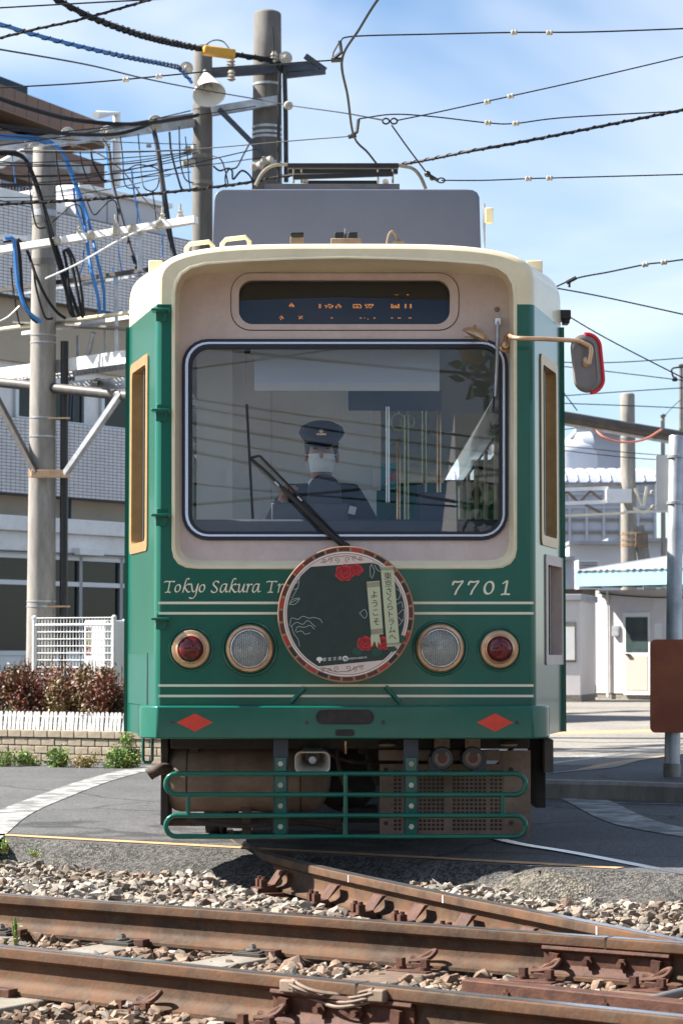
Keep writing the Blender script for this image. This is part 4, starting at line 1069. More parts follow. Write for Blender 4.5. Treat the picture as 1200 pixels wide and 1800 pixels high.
# hoses and cables slung under the front beam
for pts in ([(560, 1305), (590, 1330), (640, 1340), (668, 1318)], [(700, 1300), (712, 1328), (745, 1345), (770, 1338)], [(836, 1345), (850, 1356), (880, 1340), (905, 1305)], [(590, 1300), (596, 1350), (612, 1390), (640, 1402)], [(330, 1440), (420, 1452), (520, 1446), (590, 1455)], [(640, 1300), (650, 1345), (664, 1380)]):
    MB().tube(spline([at(x, y, 11.95) for x, y in pts], 5), 0.012, 8).build('brake_hose', M_DARK, TRAM)
for x, y in ((560, 1322), (640, 1316), (655, 1350), (596, 1312)):
    mb = MB(); mb.box(at(x, y, 12.0), (0.06, 0.05, 0.05)); hexbolt(mb, at(x, y, 11.97), (0, -1, 0), 0.012, 0.012, 0.006); mb.build('valve', M_DIRTY, TRAM, bevel=0.004)
# wheels on the rails
for y in (13.4, 15.0, 19.6, 21.2):
    for sg in (-1, 1):
        x = CX + sg * 0.69 - CX
        mb = MB(); mb.lathe(Vector((sg * 0.69, y, 0.336)), (sg, 0, 0), [(0.355, -0.045), (0.355, -0.03), (0.332, -0.02), (0.330, 0.06), (0.28, 0.065), (0.27, 0.045), (0.1, 0.05), (0.09, 0.08), (0.0, 0.08)], 36)
        mb.build('wheel', M_DARK, TRAM)
for y in (14.2, 20.4):
    mb = MB(); mb.box((CX, y, 0.40), (1.2, 2.4, 0.22)); mb.build('bogie', M_DARK, TRAM)
mb = MB(); mb.box((CX, 17.4, 0.45), (1.8, 2.6, 0.3)); mb.build('equipment_box', M_DARK, TRAM)
mb = MB(); mb.box((CX, 12.9, 0.72), (1.7, 2.0, 0.12)); mb.build('chassis', M_DARK, TRAM)

# ---- wipers
def wpt(px, py, off): return pp(px, py, off)
wp = MB(); wp.tube([wpt(604, 962, 0.03), wpt(560, 924, 0.05), wpt(520, 884, 0.05), wpt(497, 862, 0.045)], [0.014, 0.016, 0.013, 0.010], 8)
arm = wp.build('wiper', M_BLACK, TRAM)
MB().tube([wpt(497, 862, 0.045), wpt(470, 834, 0.04), wpt(441, 809, 0.032)], 0.008, 8).build('wiper_link', M_BLACK, arm)
MB().tube([wpt(612, 964, 0.04), wpt(458, 806, 0.045), wpt(455, 805, 0.042), wpt(440, 808, 0.034)], 0.0065, 8).build('wiper_link', M_BLACK, arm)
MB().bar(wpt(434, 713, 0.022), wpt(444.5, 913, 0.022), 0.012, 0.016, (0, -1, 0)).build('wiper_blade', M_BLACK, arm)
for x, y in ((487, 855), (527, 881)): mb = MB(); mb.box(wpt(x, y, 0.055), (0.03, 0.012, 0.008), (0, R(45), 0)); mb.build('clip', M_STEEL, arm)
MB().lathe(wpt(606, 965, 0.0), PNN, [(0.03, 0.0), (0.028, 0.035), (0.0, 0.045)], 18).build('wiper_spindle', M_BLACK, arm)
wp2 = MB(); wp2.tube([wpt(874, 562, 0.03), wpt(872, 640, 0.045), wpt(869, 700, 0.03)], [0.010, 0.009, 0.006], 8); a2 = wp2.build('wiper', M_STEEL, TRAM)
mb = MB(); mb.box(wpt(874, 568, 0.02), (0.03, 0.04, 0.04)); mb.build('wiper_pivot', M_CHROME, a2, bevel=0.004)
MB().bar(wpt(868, 690, 0.02), wpt(866, 724, 0.02), 0.010, 0.014, (0, -1, 0)).build('wiper_blade', M_BLACK, a2)

# ---- mirrors
YM = YF - 0.15
ma = MB(); ma.tube(spline([pp(886, 612, 0.01), pp(888, 598, 0.10), at(905, 594, YM), at(960, 596, YM), at(1010, 599, YM), at(1030, 606, YM), at(1038, 614, YM), at(1034, 640, YM)], 5), 0.0115, 10)
marm = ma.build('mirror_arm', M_GOLD, TRAM)
MB().lathe(pp(887, 611, 0.0), PNN, [(0.03, 0.0), (0.03, 0.012), (0.02, 0.02), (0.018, 0.05), (0.0, 0.055)], 18).build('arm_mount', M_GOLD, marm)
def oval(cx_, cy_, hw_, hh__, r__, Y, tilt=-0.10):
    o = []
    for x, y in rrect(-hw_, -hh__, hw_, hh__, r__, 7):
        xx = x * math.cos(tilt) - y * math.sin(tilt); yy = x * math.sin(tilt) + y * math.cos(tilt); o.append((cx_ + xx, cy_ + yy))
    return o
def mo(L_, Y, slant=0.0): return [at(x, y, Y + (x - 1030) / FPX * Y * slant) for x, y in L_]
M_MIRB = mat('mirror_shell', (0.22, 0.195, 0.185, 1), 0.45, var=0.2, vscale=8)
o1 = oval(1030, 639, 25, 51, 23, YM)
mb = MB(); mb.loft([mo(oval(1030, 639, 25.5, 51.5, 24, 0), YM + 0.075, 0.5), mo(oval(1030, 639, 25.5, 51.5, 24, 0), YM + 0.035, 0.5), mo(oval(1028.5, 639, 21, 46, 20, 0), YM + 0.018, 0.5), mo(oval(1028.5, 639, 19, 43, 18, 0), YM + 0.014, 0.5), mo(oval(1028.5, 640, 17, 40, 16, 0), YM + 0.021, 0.5), mo(oval(1028.5, 641, 14, 36, 13, 0), YM + 0.021, 0.5)], True, True, True)
mir_ = mb.build('mirror', M_MIRB, marm, angle=30)
rp_ = [p for p in oval(1031, 639, 26, 52, 24.5, 0)]
rim = [p for i, p in enumerate(rp_)]
order = rim[0:16]
mb = MB(); ro = mo(order, YM + 0.03, 0.5); mb.tube(ro, 0.009, 8); mb.build('red_rim', mat('red_reflective', (0.75, 0.02, 0.04, 1), 0.35), mir_)
mb = MB(); mb.lathe(at(1029, 636, YM + 0.02), (0, -1, 0), [(0.024, -0.01), (0.024, 0.004), (0.014, 0.008), (0.012, 0.02), (0.0, 0.024)], 16); mb.build('mirror_knuckle', M_GOLD, mir_)
MB().tube([at(1034, 636, YM), at(1030, 640, YM)], 0.012, 8).build('mirror_joint', M_GOLD, mir_)
# small round convex mirror above the windscreen
rm = MB(); rm.tube(spline([pp(832, 586, 0.01), pp(833, 578, 0.05), pp(833, 596, 0.12), pp(835, 604, 0.16)], 5), 0.008, 8); rma = rm.build('round_mirror_arm', M_GOLD, TRAM)
mb = MB(); mb.box(pp(831, 586, 0.004), (0.09, 0.02, 0.035)); mb.build('arm_plate', M_BROWN, rma, bevel=0.002)
axm = Vector((-0.42, 0.10, -0.9)).normalized()
rmm = MB(); rmm.lathe(pp(832, 606, 0.17), axm, [(0.02, -0.03), (0.055, -0.016), (0.068, 0.0), (0.070, 0.006), (0.064, 0.008), (0.0, 0.02)], 28); rmm.build('round_mirror', M_GOLD, rma)

# ---- roof gear
def roof_z(px): return None
bx = MB(); YR = 13.1
bo = [(369, 450), (376, 352), (378, 343), (383, 336), (392, 332.5), (820, 332.5), (830, 333.5), (838, 338), (842, 346), (847, 450)]
front = [at(x, y, YR) for x, y in bo]
zb_ = ZT - 0.06
front[0].z = zb_; front[-1].z = zb_
bx.prism(front, (0, 0.9, 0)); rb = bx.build('roof_box', M_GREYBOX, TRAM, bevel=0.006)
mb = MB(); p, q = at(465, 336, YR + 0.4), at(702, 323, YR + 0.4); mb.box(((p.x + q.x) / 2, YR + 0.6, (p.z + q.z) / 2), (q.x - p.x, 0.4, q.z - p.z)); mb.build('box_lid', M_DSTEEL, rb)
an = MB(); an.cyl(Vector((at(850, 400, 13.0).x, 13.0, ZT - 0.08)), at(850, 358, 13.0), 0.007, n=8); ant = an.build('antenna', M_STEEL, TRAM)
p, q = at(852, 393, 13.0), at(866, 366, 13.0); mb = MB(); mb.box((p + q) / 2, (q.x - p.x, 0.04, q.z - p.z)); mb.build('antenna_box', M_CREAM, ant, bevel=0.004)
for (x0, y0, x1, y1) in ((328, 429, 374, 441), (391, 421, 438, 434)):
    Y = 11.9; zb_ = ZT - 0.16 if x0 < 350 else ZT - 0.11
    p0, p1 = at(x0, y0, Y), at(x1, y0 - 4, Y)
    b0, b1 = Vector((p0.x, Y, p0.z - 0.09)), Vector((p1.x, Y, p1.z - 0.09))
    MB().tube([b0, p0 - Vector((0, 0, 0.02)), p0 + Vector((0.018, 0, 0)), p1 + Vector((-0.018, 0, 0)), p1 - Vector((0, 0, 0.02)), b1], 0.012, 8).build('roof_handle', M_CREAM, TRAM)
Y = 11.8
mb = MB(); p, q = at(510, 432, Y), at(535, 418, Y); mb.box((p + q) / 2, (q.x - p.x, 0.05, q.z - p.z)); d_ = mb.build('roof_bracket', M_TAN, TRAM, bevel=0.004)
mb = MB(); p, q = at(510.5, 417, Y), at(534, 410, Y); mb.box((p + q) / 2, (q.x - p.x, 0.06, q.z - p.z)); mb.build('rubber_pad', M_BLACK, d_, bevel=0.003)
mb = MB(); p, q = at(581, 432, Y), at(635, 420, Y); mb.box((p + q) / 2, (q.x - p.x, 0.05, q.z - p.z)); d_ = mb.build('roof_clamp', M_TAN, TRAM, bevel=0.004)
for x0, x1 in ((588, 604), (612, 628)): p, q = at(x0, 421, Y), at(x1, 409, Y); mb = MB(); mb.box((p + q) / 2, (q.x - p.x, 0.04, q.z - p.z)); mb.build('clamp_jaw', M_BLACK, d_, bevel=0.003)
MB().cyl(at(607, 424, Y), at(607, 402, Y), 0.006, n=8).build('clamp_pin', M_DSTEEL, d_)
MB().tube(spline([at(680, 428, Y), at(683, 414, Y), at(688, 407, Y), at(694, 411, Y), at(700, 425, Y)], 4), 0.007, 8).build('roof_hook', M_TAN, TRAM)
p, q = at(691, 431, Y), at(710, 425, Y); mb = MB(); mb.box((p + q) / 2, (q.x - p.x, 0.05, q.z - p.z)); mb.build('hook_base', M_TAN, TRAM)
for x0, x1, sg in ((268, 292, -1), (918, 946, 1)):
    Y = 12.75; p, q = at(x0, 500, 12.5), at(x1, 471, 12.5); mb = MB(); mb.box((p + q) / 2, (q.x - p.x, 0.5, q.z - p.z)); mb.build('roof_vent', M_CREAM, TRAM, bevel=0.006)
p, q = at(976, 566, 12.5), at(1001, 545, 12.5); mb = MB(); mb.box((p + q) / 2, (q.x - p.x, 0.12, (q.z - p.z) * 0.8)); mb.box((p + q) / 2 + Vector((0.015, 0, -0.025)), ((q.x - p.x) * 0.45, 0.10, (q.z - p.z) * 0.6)); mb.build('side_camera', M_BLACK, TRAM, bevel=0.006)
# pantograph
YPn = 16.0
pg = MB()
for off in (0.0, 0.18):
    l_, r__ = at(505, 292, YPn), at(700, 292, YPn)
    pg.bar(l_ + Vector((0, off, 0)), r__ + Vector((0, off, 0)), 0.04, 0.035)
pan = pg.build('pantograph', M_BLACK, TRAM, bevel=0.004)
for sg, xs in ((-1, (505, 480, 462, 449)), (1, (700, 724, 738, 748))):
    ys = (289, 291, 303, 326) if sg < 0 else (291, 296, 310, 332)
    for off in (0.0,):
        MB().tube(spline([at(x, y, YPn) + Vector((0, off, 0)) for x, y in zip(xs, ys)], 5), 0.012, 8).build('collector_horn', M_DSTEEL, pan)
MB().bar(at(515, 312, YPn), at(690, 306, YPn), 0.025, 0.03).build('collector_strut', M_BLACK, pan)
MB().bar(at(535, 322, YPn + 0.2), at(664, 322, YPn + 0.2), 0.04, 0.03).build('head_frame', M_BLACK, pan)
for x in (516, 690, 530, 664):
    MB().cyl(at(x, 292, YPn + 0.09), at(x, 322, YPn + 0.09), 0.008, n=6).build('head_spring', M_DSTEEL, pan)
for sg in (-1, 1):
    k_ = Vector((CX + sg * 0.38, 17.3, 3.55))
    MB().cyl(at(607 + sg * 70, 318, YPn + 0.1), k_, 0.02, n=8).build('upper_arm', M_DSTEEL, pan)
    MB().cyl(k_, Vector((CX + sg * 0.45, 16.3, ZT + 0.08)), 0.026, n=8).build('lower_arm', M_DSTEEL, pan)
mb = MB(); mb.box((CX, 16.6, ZT + 0.05), (1.1, 1.2, 0.09)); mb.build('pantograph_base', M_DSTEEL, pan)
mb = MB(); mb.box((CX, 19.5, ZT + 0.12), (1.5, 2.4, 0.3)); mb.build('roof_equipment', M_GREYBOX, TRAM, bevel=0.03)

# ---- inside the cab and saloon
for sg in (-1, 1):          # white boards added round the cab windows to bounce light inside
    uvs = [[(x, z) for x, z in cheek_rect(sg, *w_)] for w_ in cheek_wins[sg]]
    mb = MB(); a, u, n, ln = cheek_plane(sg); mb.holed(cheek_pts(sg, [(0.02, 0.85), (ln - 0.02, 0.85), (ln - 0.02, ZG - 0.05), (0.02, ZG - 0.05)], -0.07), [cheek_pts(sg, q_, -0.07) for q_ in uvs]); mb.build('cab_bounce_board', M_INTW, TRAM, angle=0)
def ipl(x0, y0, x1, y1, Y, m, name, d=0.03, parent=TRAM, bevel=0.0):
    p, q = at(x0, y1, Y), at(x1, y0, Y); mb = MB(); mb.box(((p.x + q.x) / 2, Y + d / 2, (p.z + q.z) / 2), (q.x - p.x, d, q.z - p.z)); return mb.build(name, m, parent, bevel=bevel)
part_ = ipl(408, 560, 662, 985, 13.05, M_INT, 'cab_partition')
for v_ in part_.data.vertices: v_.co.y += 0.22 * (v_.co.x + CX - at(408, 800, 13.05).x)  # partition skewed to catch the sun and brighten the cab
ipl(345, 560, 404, 985, 13.12, M_INTW, 'partition_edge', parent=part_)
ipl(397, 560, 409, 985, 12.98, M_WHITE, 'partition_post', 0.05, parent=part_)
ipl(476, 560, 478, 985, 13.075, M_STEEL, 'partition_seam', 0.008, parent=part_)
ipl(612, 686, 776, 721, 12.9, mat('blue_header', (0.04, 0.075, 0.15, 1), 0.5), 'header_panel')
bl = ipl(447, 600, 772, 674, 12.02, M_BLIND, 'sun_blind', 0.004)
ipl(447, 673, 772, 687, 12.01, M_WHITE, 'blind_hem', 0.01, parent=bl)
MB().cyl(at(433, 620, 12.0), at(431, 735, 12.0), 0.002, n=6).build('blind_cord', M_STEEL, bl)
mb = MB(); mb.box(at(435, 618, 12.0), (0.03, 0.02, 0.02)); mb.build('cord_hook', M_BLACK, bl)
ipl(655, 720, 669, 862, 12.95, M_WHITE, 'cab_pillar')
MB().cyl(at(681, 715, 12.8), at(681, 883, 12.8), 0.011, n=12).build('grab_pole', M_CHROME, TRAM)
ps = ipl(667, 814, 697, 860, 12.99, mat('poster_teal', (0.08, 0.35, 0.38, 1), 0.6), 'notice_poster', 0.004)
MB().tube(spline([at(676, 850, 12.985), at(684, 838, 12.985), at(690, 845, 12.985), at(693, 828, 12.985)], 4), 0.008, 6).build('poster_motif', M_RED, ps)
# console
cs = MB(); p, q = at(352, 938, 11.95), at(862, 905, 11.95)
cs.box((CX, 12.02, (p.z + q.z) / 2 - 0.28), (1.62, 0.34, 0.56 + (q.z - p.z) * 0.4)); cons = cs.build('driving_console', M_CONSOLE, TRAM, bevel=0.01)
ipl(477, 884, 612, 940, 12.05, M_CONSOLE, 'meter_hood', 0.12, parent=cons, bevel=0.006)
ipl(538, 935, 690, 938, 11.93, M_WHITE, 'printed_strip', 0.003, parent=cons)
MB().lathe(at(686, 921, 12.18), (0, 0, 1), [(0.012, -0.08), (0.012, 0.0), (0.028, 0.008), (0.03, 0.028), (0.02, 0.036), (0.0, 0.038)], 18).build('master_controller', M_BLACK, cons)
tk_ = MB(); tk_.box(at(619, 897, 12.02), (0.036, 0.004, 0.04), (0, 0.25, 0)); tk_.build('pocket_card', M_WHITE, cons)
ipl(735, 865, 800, 940, 12.3, M_CONSOLE, 'fare_machine', 0.25, bevel=0.01)
MB().cyl(at(740, 850, 12.3), at(740, 868, 12.3), 0.02, n=10).build('card_reader', M_BLACK, TRAM)
# saloon poles, straps, seats
for x, y0, y1, Y, m in ((714, 730, 905, 14.2, M_PIPE), (745, 690, 905, 14.0, M_PIPE), (771, 640, 900, 16.0, M_GOLD), (700, 740, 900, 18.5, M_GOLD)):
    MB().cyl(at(x, y0, Y), at(x, y1 + 30, Y), 0.016, n=10).build('grab_pole', m, TRAM)
for k in range(6):
    x, Y = 712 + 13 * (k % 3), 14.5 + 1.1 * k
    c = at(700 + 16 * (k % 4), 742 + 22 * (k // 3), Y)
    t_ = MB(); t_.tube([c + Vector((0.045 * math.cos(a), 0, 0.05 * math.sin(a))) for a in [2 * math.pi * j / 14 for j in range(14)]], 0.007, 6, closed=True); t_.cyl(c + Vector((0, 0, 0.05)), Vector((c.x, c.y, ZG - 0.05)), 0.006, n=6); t_.build('hand_strap', M_CREAM, TRAM)
for sg in (-1, 1):
    mb = MB(); mb.box((CX + sg * 0.82, 17.5, 1.22), (0.42, 7.5, 0.12)); mb.box((CX + sg * 1.0, 17.5, 1.5), (0.1, 7.5, 0.5)); mb.build('bench_seat', mat('seat_moss', (0.07, 0.10, 0.05, 1), 0.9), TRAM, bevel=0.03)
mb = MB(); mb.box((CX + 0.62, 13.08, 1.25), (0.9, 0.03, 0.8)); mb.build('saloon_barrier', M_CONSOLE, TRAM)
mb = MB(); mb.box((CX, 14.5, ZG - 0.06), (0.2, 4.0, 0.04)); mb.build('ceiling_duct', M_INTW, TRAM)
# ================================================================== THE DRIVER
M_SKIN = mat('skin', (0.50, 0.29, 0.21, 1), 0.55, var=0.12, vscale=12)
M_UNIF = mat('dark_uniform', (0.022, 0.026, 0.036, 1), 0.75, var=0.25, vscale=10, bump=0.1, bscale=60)
M_CAP = mat('cap_navy', (0.018, 0.026, 0.040, 1), 0.7, var=0.2, vscale=20)
M_MASK = mat('mask_cloth', (0.80, 0.84, 0.86, 1), 0.8)
HC = at(565, 798, 12.45)
DRV = thing('person', 'driver in dark uniform, peaked cap and white face mask seated behind the windscreen', 'person', (HC.x, 12.62, 0.82))
def skin(name, nodes, edges, m, parent, root=0, sub=2):
    org = ORG[parent.name]; me = bpy.data.meshes.new(name)
    me.from_pydata([tuple(Vector(p) - org) for p, r in nodes], edges, [])
    ob = bpy.data.objects.new(name, me); col.objects.link(ob); ob.parent = parent; ORG[ob.name] = org
    md = ob.modifiers.new('skin', 'SKIN'); md.use_smooth_shade = True
    lay = me.skin_vertices[0].data if len(me.skin_vertices) else None
    if lay is None:
        bm = bmesh.new(); bm.from_mesh(me); bm.verts.layers.skin.verify(); bm.to_mesh(me); bm.free(); lay = me.skin_vertices[0].data
    for i, (p, r) in enumerate(nodes):
        lay[i].radius = r if isinstance(r, tuple) else (r, r); lay[i].use_root = (i == root)
    ss_ = ob.modifiers.new('smooth', 'SUBSURF'); ss_.levels = sub; ss_.render_levels = sub
    me.materials.append(m)
    return ob
def H(x, y, z): return HC + Vector((x, y, z))
LH, RH = at(503, 863, 12.22), at(694, 919, 12.22)
nodes, edges = [], []
def nd(p, r, par=None):
    nodes.append((p, r)); i = len(nodes) - 1
    if par is not None: edges.append((par, i))
    return i
pel = nd(H(0, 0.06, -0.66), (0.15, 0.11))
bel = nd(H(0, 0.06, -0.48), (0.14, 0.10), pel); che = nd(H(0, 0.05, -0.30), (0.16, 0.105), bel); nk0 = nd(H(0, 0.04, -0.18), (0.075, 0.065), che)
nk1 = nd(H(0, 0.02, -0.115), (0.056, 0.056), nk0); jaw = nd(H(0, -0.005, -0.065), (0.062, 0.072), nk1); hd = nd(H(0, 0.0, 0.01), (0.080, 0.094), jaw); hd2 = nd(H(0, 0.005, 0.075), (0.076, 0.088), hd); nd(H(0, 0.008, 0.115), (0.045, 0.05), hd2)
for sg, hand, elb in ((-1, LH, H(-0.27, -0.02, -0.42)), (1, RH, H(0.27, -0.03, -0.43))):
    s_ = nd(H(sg * 0.165, 0.05, -0.225), 0.055, che); e_ = nd(elb, 0.042, s_); w_ = nd(elb.lerp(hand, 0.80), 0.027, e_)
    pm = nd(elb.lerp(hand, 0.97), (0.036, 0.022), w_)
    fd = (hand - elb).normalized(); sd_ = Vector((1, 0, 0))
    for k in range(4):
        a = nd(hand + sd_ * (k - 1.5) * 0.021 + fd * 0.03, 0.0095, pm); b = nd(hand + sd_ * (k - 1.5) * 0.021 + fd * (0.055 - 0.006 * abs(k - 1.4)) + Vector((0, -0.01, -0.015)), 0.0088, a); nd(hand + sd_ * (k - 1.5) * 0.02 + fd * 0.05 + Vector((0, 0.0, -0.04)), 0.0078, b)
    a = nd(hand + sd_ * (-sg) * 0.04 + fd * 0.005, 0.011, pm); nd(hand + sd_ * (-sg) * 0.052 + fd * 0.035 + Vector((0, 0, -0.01)), 0.009, a)
for sg in (-1, 1):
    h_ = nd(H(sg * 0.09, 0.04, -0.70), 0.085, pel); k_ = nd(H(sg * 0.12, -0.24, -0.74), 0.062, h_); a_ = nd(H(sg * 0.12, -0.22, -1.12), 0.042, k_); nd(H(sg * 0.12, -0.32, -1.19), 0.035, a_)
body = skin('body', nodes, edges, M_SKIN, DRV)
# jacket over torso and arms
nodes, edges = [], []
b0 = nd(H(0, 0.06, -0.64), (0.175, 0.13)); b1 = nd(H(0, 0.06, -0.46), (0.17, 0.125), b0); b2 = nd(H(0, 0.05, -0.29), (0.185, 0.13), b1); nd(H(0, 0.045, -0.165), (0.085, 0.075), b2)
for sg, hand, elb in ((-1, LH, H(-0.27, -0.02, -0.42)), (1, RH, H(0.27, -0.03, -0.43))):
    s_ = nd(H(sg * 0.165, 0.05, -0.215), 0.074, b2); m_ = nd(H(sg * 0.165, 0.05, -0.215).lerp(elb, 0.5), 0.066, s_); e_ = nd(elb, 0.060, m_); nd(elb.lerp(hand, 0.45), 0.050, e_); nd(elb.lerp(hand, 0.83), 0.041, len(nodes) - 1)
skin('jacket', nodes, edges, M_UNIF, DRV)
nodes, edges = [], []
b0 = nd(H(0, 0.06, -0.66), (0.16, 0.125))
for sg in (-1, 1):
    h_ = nd(H(sg * 0.09, 0.04, -0.70), 0.10, b0); k_ = nd(H(sg * 0.12, -0.24, -0.74), 0.075, h_); nd(H(sg * 0.12, -0.22, -1.10), 0.06, k_)
skin('trousers', nodes, edges, M_UNIF, DRV)
# ears, nose and eyes belong to the head; hair, cap and mask are worn
for sg in (-1, 1):
    MB().sphere(H(sg * 0.083, 0.012, -0.012), (0.011, 0.02, 0.032), 10, 8).build('ear', M_SKIN, body)
    MB().sphere(H(sg * 0.031, -0.088, 0.022), (0.013, 0.007, 0.006), 10, 6).build('eye', M_BLACK, body)
MB().sphere(H(0, -0.100, -0.012), (0.014, 0.016, 0.028), 10, 8).build('nose', M_SKIN, body)
hr = MB(); hr.sphere(H(0, 0.022, 0.035), (0.089, 0.092, 0.085), 20, 12); hr.build('hair', mat('dark_hair', (0.02, 0.018, 0.016, 1), 0.6), DRV)
# collar and tie
MB().lathe(H(0, 0.03, -0.155), (0, 0.05, 1), [(0.078, -0.02), (0.066, 0.02), (0.062, 0.022), (0.072, -0.02)], 24).build('collar', M_WHITE, DRV)
# peaked cap
def capring(rx, ry, z, yo=0.0, tilt=0.14): return [H(0.95 * rx * math.cos(a), yo + ry * math.sin(a), z + tilt * -(ry * math.sin(a))) for a in [2 * math.pi * k / 32 for k in range(32)]]
cp = MB(); cp.loft([capring(0.092, 0.104, 0.035), capring(0.094, 0.106, 0.066), capring(0.118, 0.126, 0.098), capring(0.126, 0.134, 0.112), capring(0.116, 0.124, 0.136), capring(0.075, 0.08, 0.158), capring(0.004, 0.004, 0.164)], True, True, True)
cap = cp.build('peaked_cap', M_CAP, DRV, angle=60)
vz = MB(); n_ = 18; a_ = [H(0.092 * math.cos(t), 0.106 * math.sin(t), 0.052) for t in [R(200 + 140 * k / n_) for k in range(n_ + 1)]]; b_ = [H(0.10 * math.cos(t), -0.012 + 0.152 * math.sin(t), 0.052 - 0.03 * abs(math.sin(t)) ** 2 + 0.0) for t in [R(200 + 140 * k / n_) for k in range(n_ + 1)]]
vz.loft([a_, b_, [p + Vector((0, 0, -0.004)) for p in b_], [p + Vector((0, 0, -0.004)) for p in a_]], False); vz.build('visor', M_BLACK, cap)
bg = MB(); bg.lathe(H(0, -0.128, 0.108), (0, -1, 0.15), [(0.012, 0), (0.010, 0.004), (0.0, 0.006)], 12); bg.box(H(0, -0.126, 0.092), (0.05, 0.004, 0.010)); bg.build('cap_badge', M_GOLD, cap)
# face mask with folds and ear loops
mk = MB(); rows_ = []
for j in range(9):
    f = j / 8; z = -0.005 - 0.095 * f; bulge = 0.012 * math.sin(math.pi * f) + 0.003 * math.sin(f * 19)
    rows_.append([H(0.072 * math.sin(t) * (1 - 0.16 * f * f), -0.012 - (0.094 + bulge - 0.012 * f) * math.cos(t * 0.93), z) for t in [R(-72 + 144 * k / 16) for k in range(17)]])
mk.loft(rows_, False); msk = mk.build('face_mask', M_MASK, DRV, angle=70)
for sg in (-1, 1):
    for z in (-0.01, -0.09): MB().tube([H(sg * 0.066, -0.045, z), H(sg * 0.080, -0.01, z * 0.6), H(sg * 0.085, 0.01, 0.012 if z > -0.05 else -0.03)], 0.0022, 6).build('ear_loop', M_MASK, msk)
# driver's seat
st_ = MB(); st_.box(H(0, 0.10, -0.78), (0.42, 0.40, 0.08)); st_.box(H(0, 0.27, -0.5), (0.40, 0.06, 0.46)); st_.cyl((HC.x, HC.y + 0.1, 0.82), H(0, 0.1, -0.80), 0.05, n=12)
st_.build('driver_seat', M_CONSOLE, TRAM, bevel=0.02)
# dark rounded shape before the driver
pd = MB(); c = at(570, 868, 12.28); o = [at(570 + 30 * math.cos(R(a)), 866 - 33 * math.sin(R(a)), 12.28) for a in range(0, 181, 10)]
pd.prism([o[0] + Vector((0, 0, -0.1))] + o + [o[-1] + Vector((0, 0, -0.1))], (0, 0.05, 0)); pd.build('dark_dome', M_CONSOLE, TRAM, bevel=0.01)

# ================================================================== HEADMARK
YH = YF - 0.13
def A(u, v, off=0.0): return at(480 + u / 4.6154, 950 + v / 4.6154, YH - off)
HU, HV, HR_ = 590.0, 598.0, 553.0
hcen = A(HU, HV)
HM = thing('headmark', 'round headmark plate with red and black checkered rim hung on the tram front', 'headmark', (hcen.x, YH + 0.01, A(HU, HV + HR_).z))
UR = HR_ / 4.6154 * YH / FPX
M_HGOLD = mat('headmark_gold', (0.36, 0.20, 0.10, 1), 0.45, var=0.2, vscale=20)
M_HRED = mat('headmark_red', (0.40, 0.035, 0.028, 1), 0.45); M_HBR = mat('headmark_maroon', (0.11, 0.022, 0.02, 1), 0.45); M_HBK = mat('headmark_black', (0.020, 0.016, 0.018, 1), 0.45)
M_HCR = mat('headmark_cream', (0.72, 0.60, 0.52, 1), 0.5); M_HWH = mat('headmark_white', (0.80, 0.78, 0.74, 1), 0.5); M_HGR = mat('headmark_dark_green', (0.013, 0.035, 0.030, 1), 0.4, var=0.3, vscale=12)
M_HLN = mat('headmark_line', (0.40, 0.45, 0.42, 1), 0.5); M_HSC = mat('headmark_scroll', (0.22, 0.13, 0.10, 1), 0.5); M_HBN = mat('headmark_banner', (0.52, 0.56, 0.36, 1), 0.5)
M_ROSE = mat('rose_red', (0.55, 0.02, 0.025, 1), 0.45); M_ROSD = mat('rose_dark_red', (0.20, 0.006, 0.012, 1), 0.45); M_LEAFP = mat('print_leaf', (0.012, 0.07, 0.045, 1), 0.45)
plate = MB().lathe(hcen, (0, -1, 0), [(UR * 0.98, -0.018), (UR, -0.012), (UR, -0.002), (UR * 0.99, 0.0), (0.0, 0.0)], 96).build('plate', M_HGOLD, HM, angle=30)
MB().cyl(hcen + Vector((0, 0.01, -0.1)), hcen + Vector((0, 0.12, -0.1)), 0.03, n=12).build('mount', M_DIRTY, HM)
MB().cyl(hcen + Vector((0, 0.01, 0.1)), hcen + Vector((0, 0.12, 0.1)), 0.03, n=12).build('mount', M_DIRTY, HM)
def circ(r, n=96): return [(HU + r * math.cos(2 * math.pi * k / n), HV + r * math.sin(2 * math.pi * k / n)) for k in range(n)]
def flat(pts, off, m, name, parent=plate): mb = MB(); mb.poly([A(u, v, off) for u, v in pts]); return mb.build(name, m, parent, angle=0)
def line(pts, w, off, m, name, parent=plate, mb=None, k=8):
    P = spline([(u, v, 0) for u, v in pts], k); own = mb is None; mb = mb or MB(); L_, R__ = [], []
    for i, p in enumerate(P):
        t = P[min(i + 1, len(P) - 1)] - P[max(i - 1, 0)]
        if t.length < 1e-6: t = Vector((1, 0, 0))
        t.normalize(); n = Vector((-t.y, t.x, 0)) * w / 2; L_.append(A(p.x + n.x, p.y + n.y, off)); R__.append(A(p.x - n.x, p.y - n.y, off))
    mb.loft([L_, R__], closed=False)
    return mb.build(name, m, parent, angle=0) if own else None
NSEG = 32; cols = [M_HRED, M_HBR, M_HBK]
for k in range(NSEG):
    a0 = R(360 / NSEG * k - 86 + 1.0); a1 = R(360 / NSEG * (k + 1) - 86 - 1.0); arc = [a0 + (a1 - a0) * j / 5 for j in range(6)]
    flat([(HU + 541 * math.cos(t), HV + 541 * math.sin(t)) for t in arc] + [(HU + 512 * math.cos(t), HV + 512 * math.sin(t)) for t in reversed(arc)], 0.0012, [M_HRED, M_HBR, M_HBK, M_HRED, M_HBR][k % 3 if k % 8 < 6 else 1], 'rim_segment')
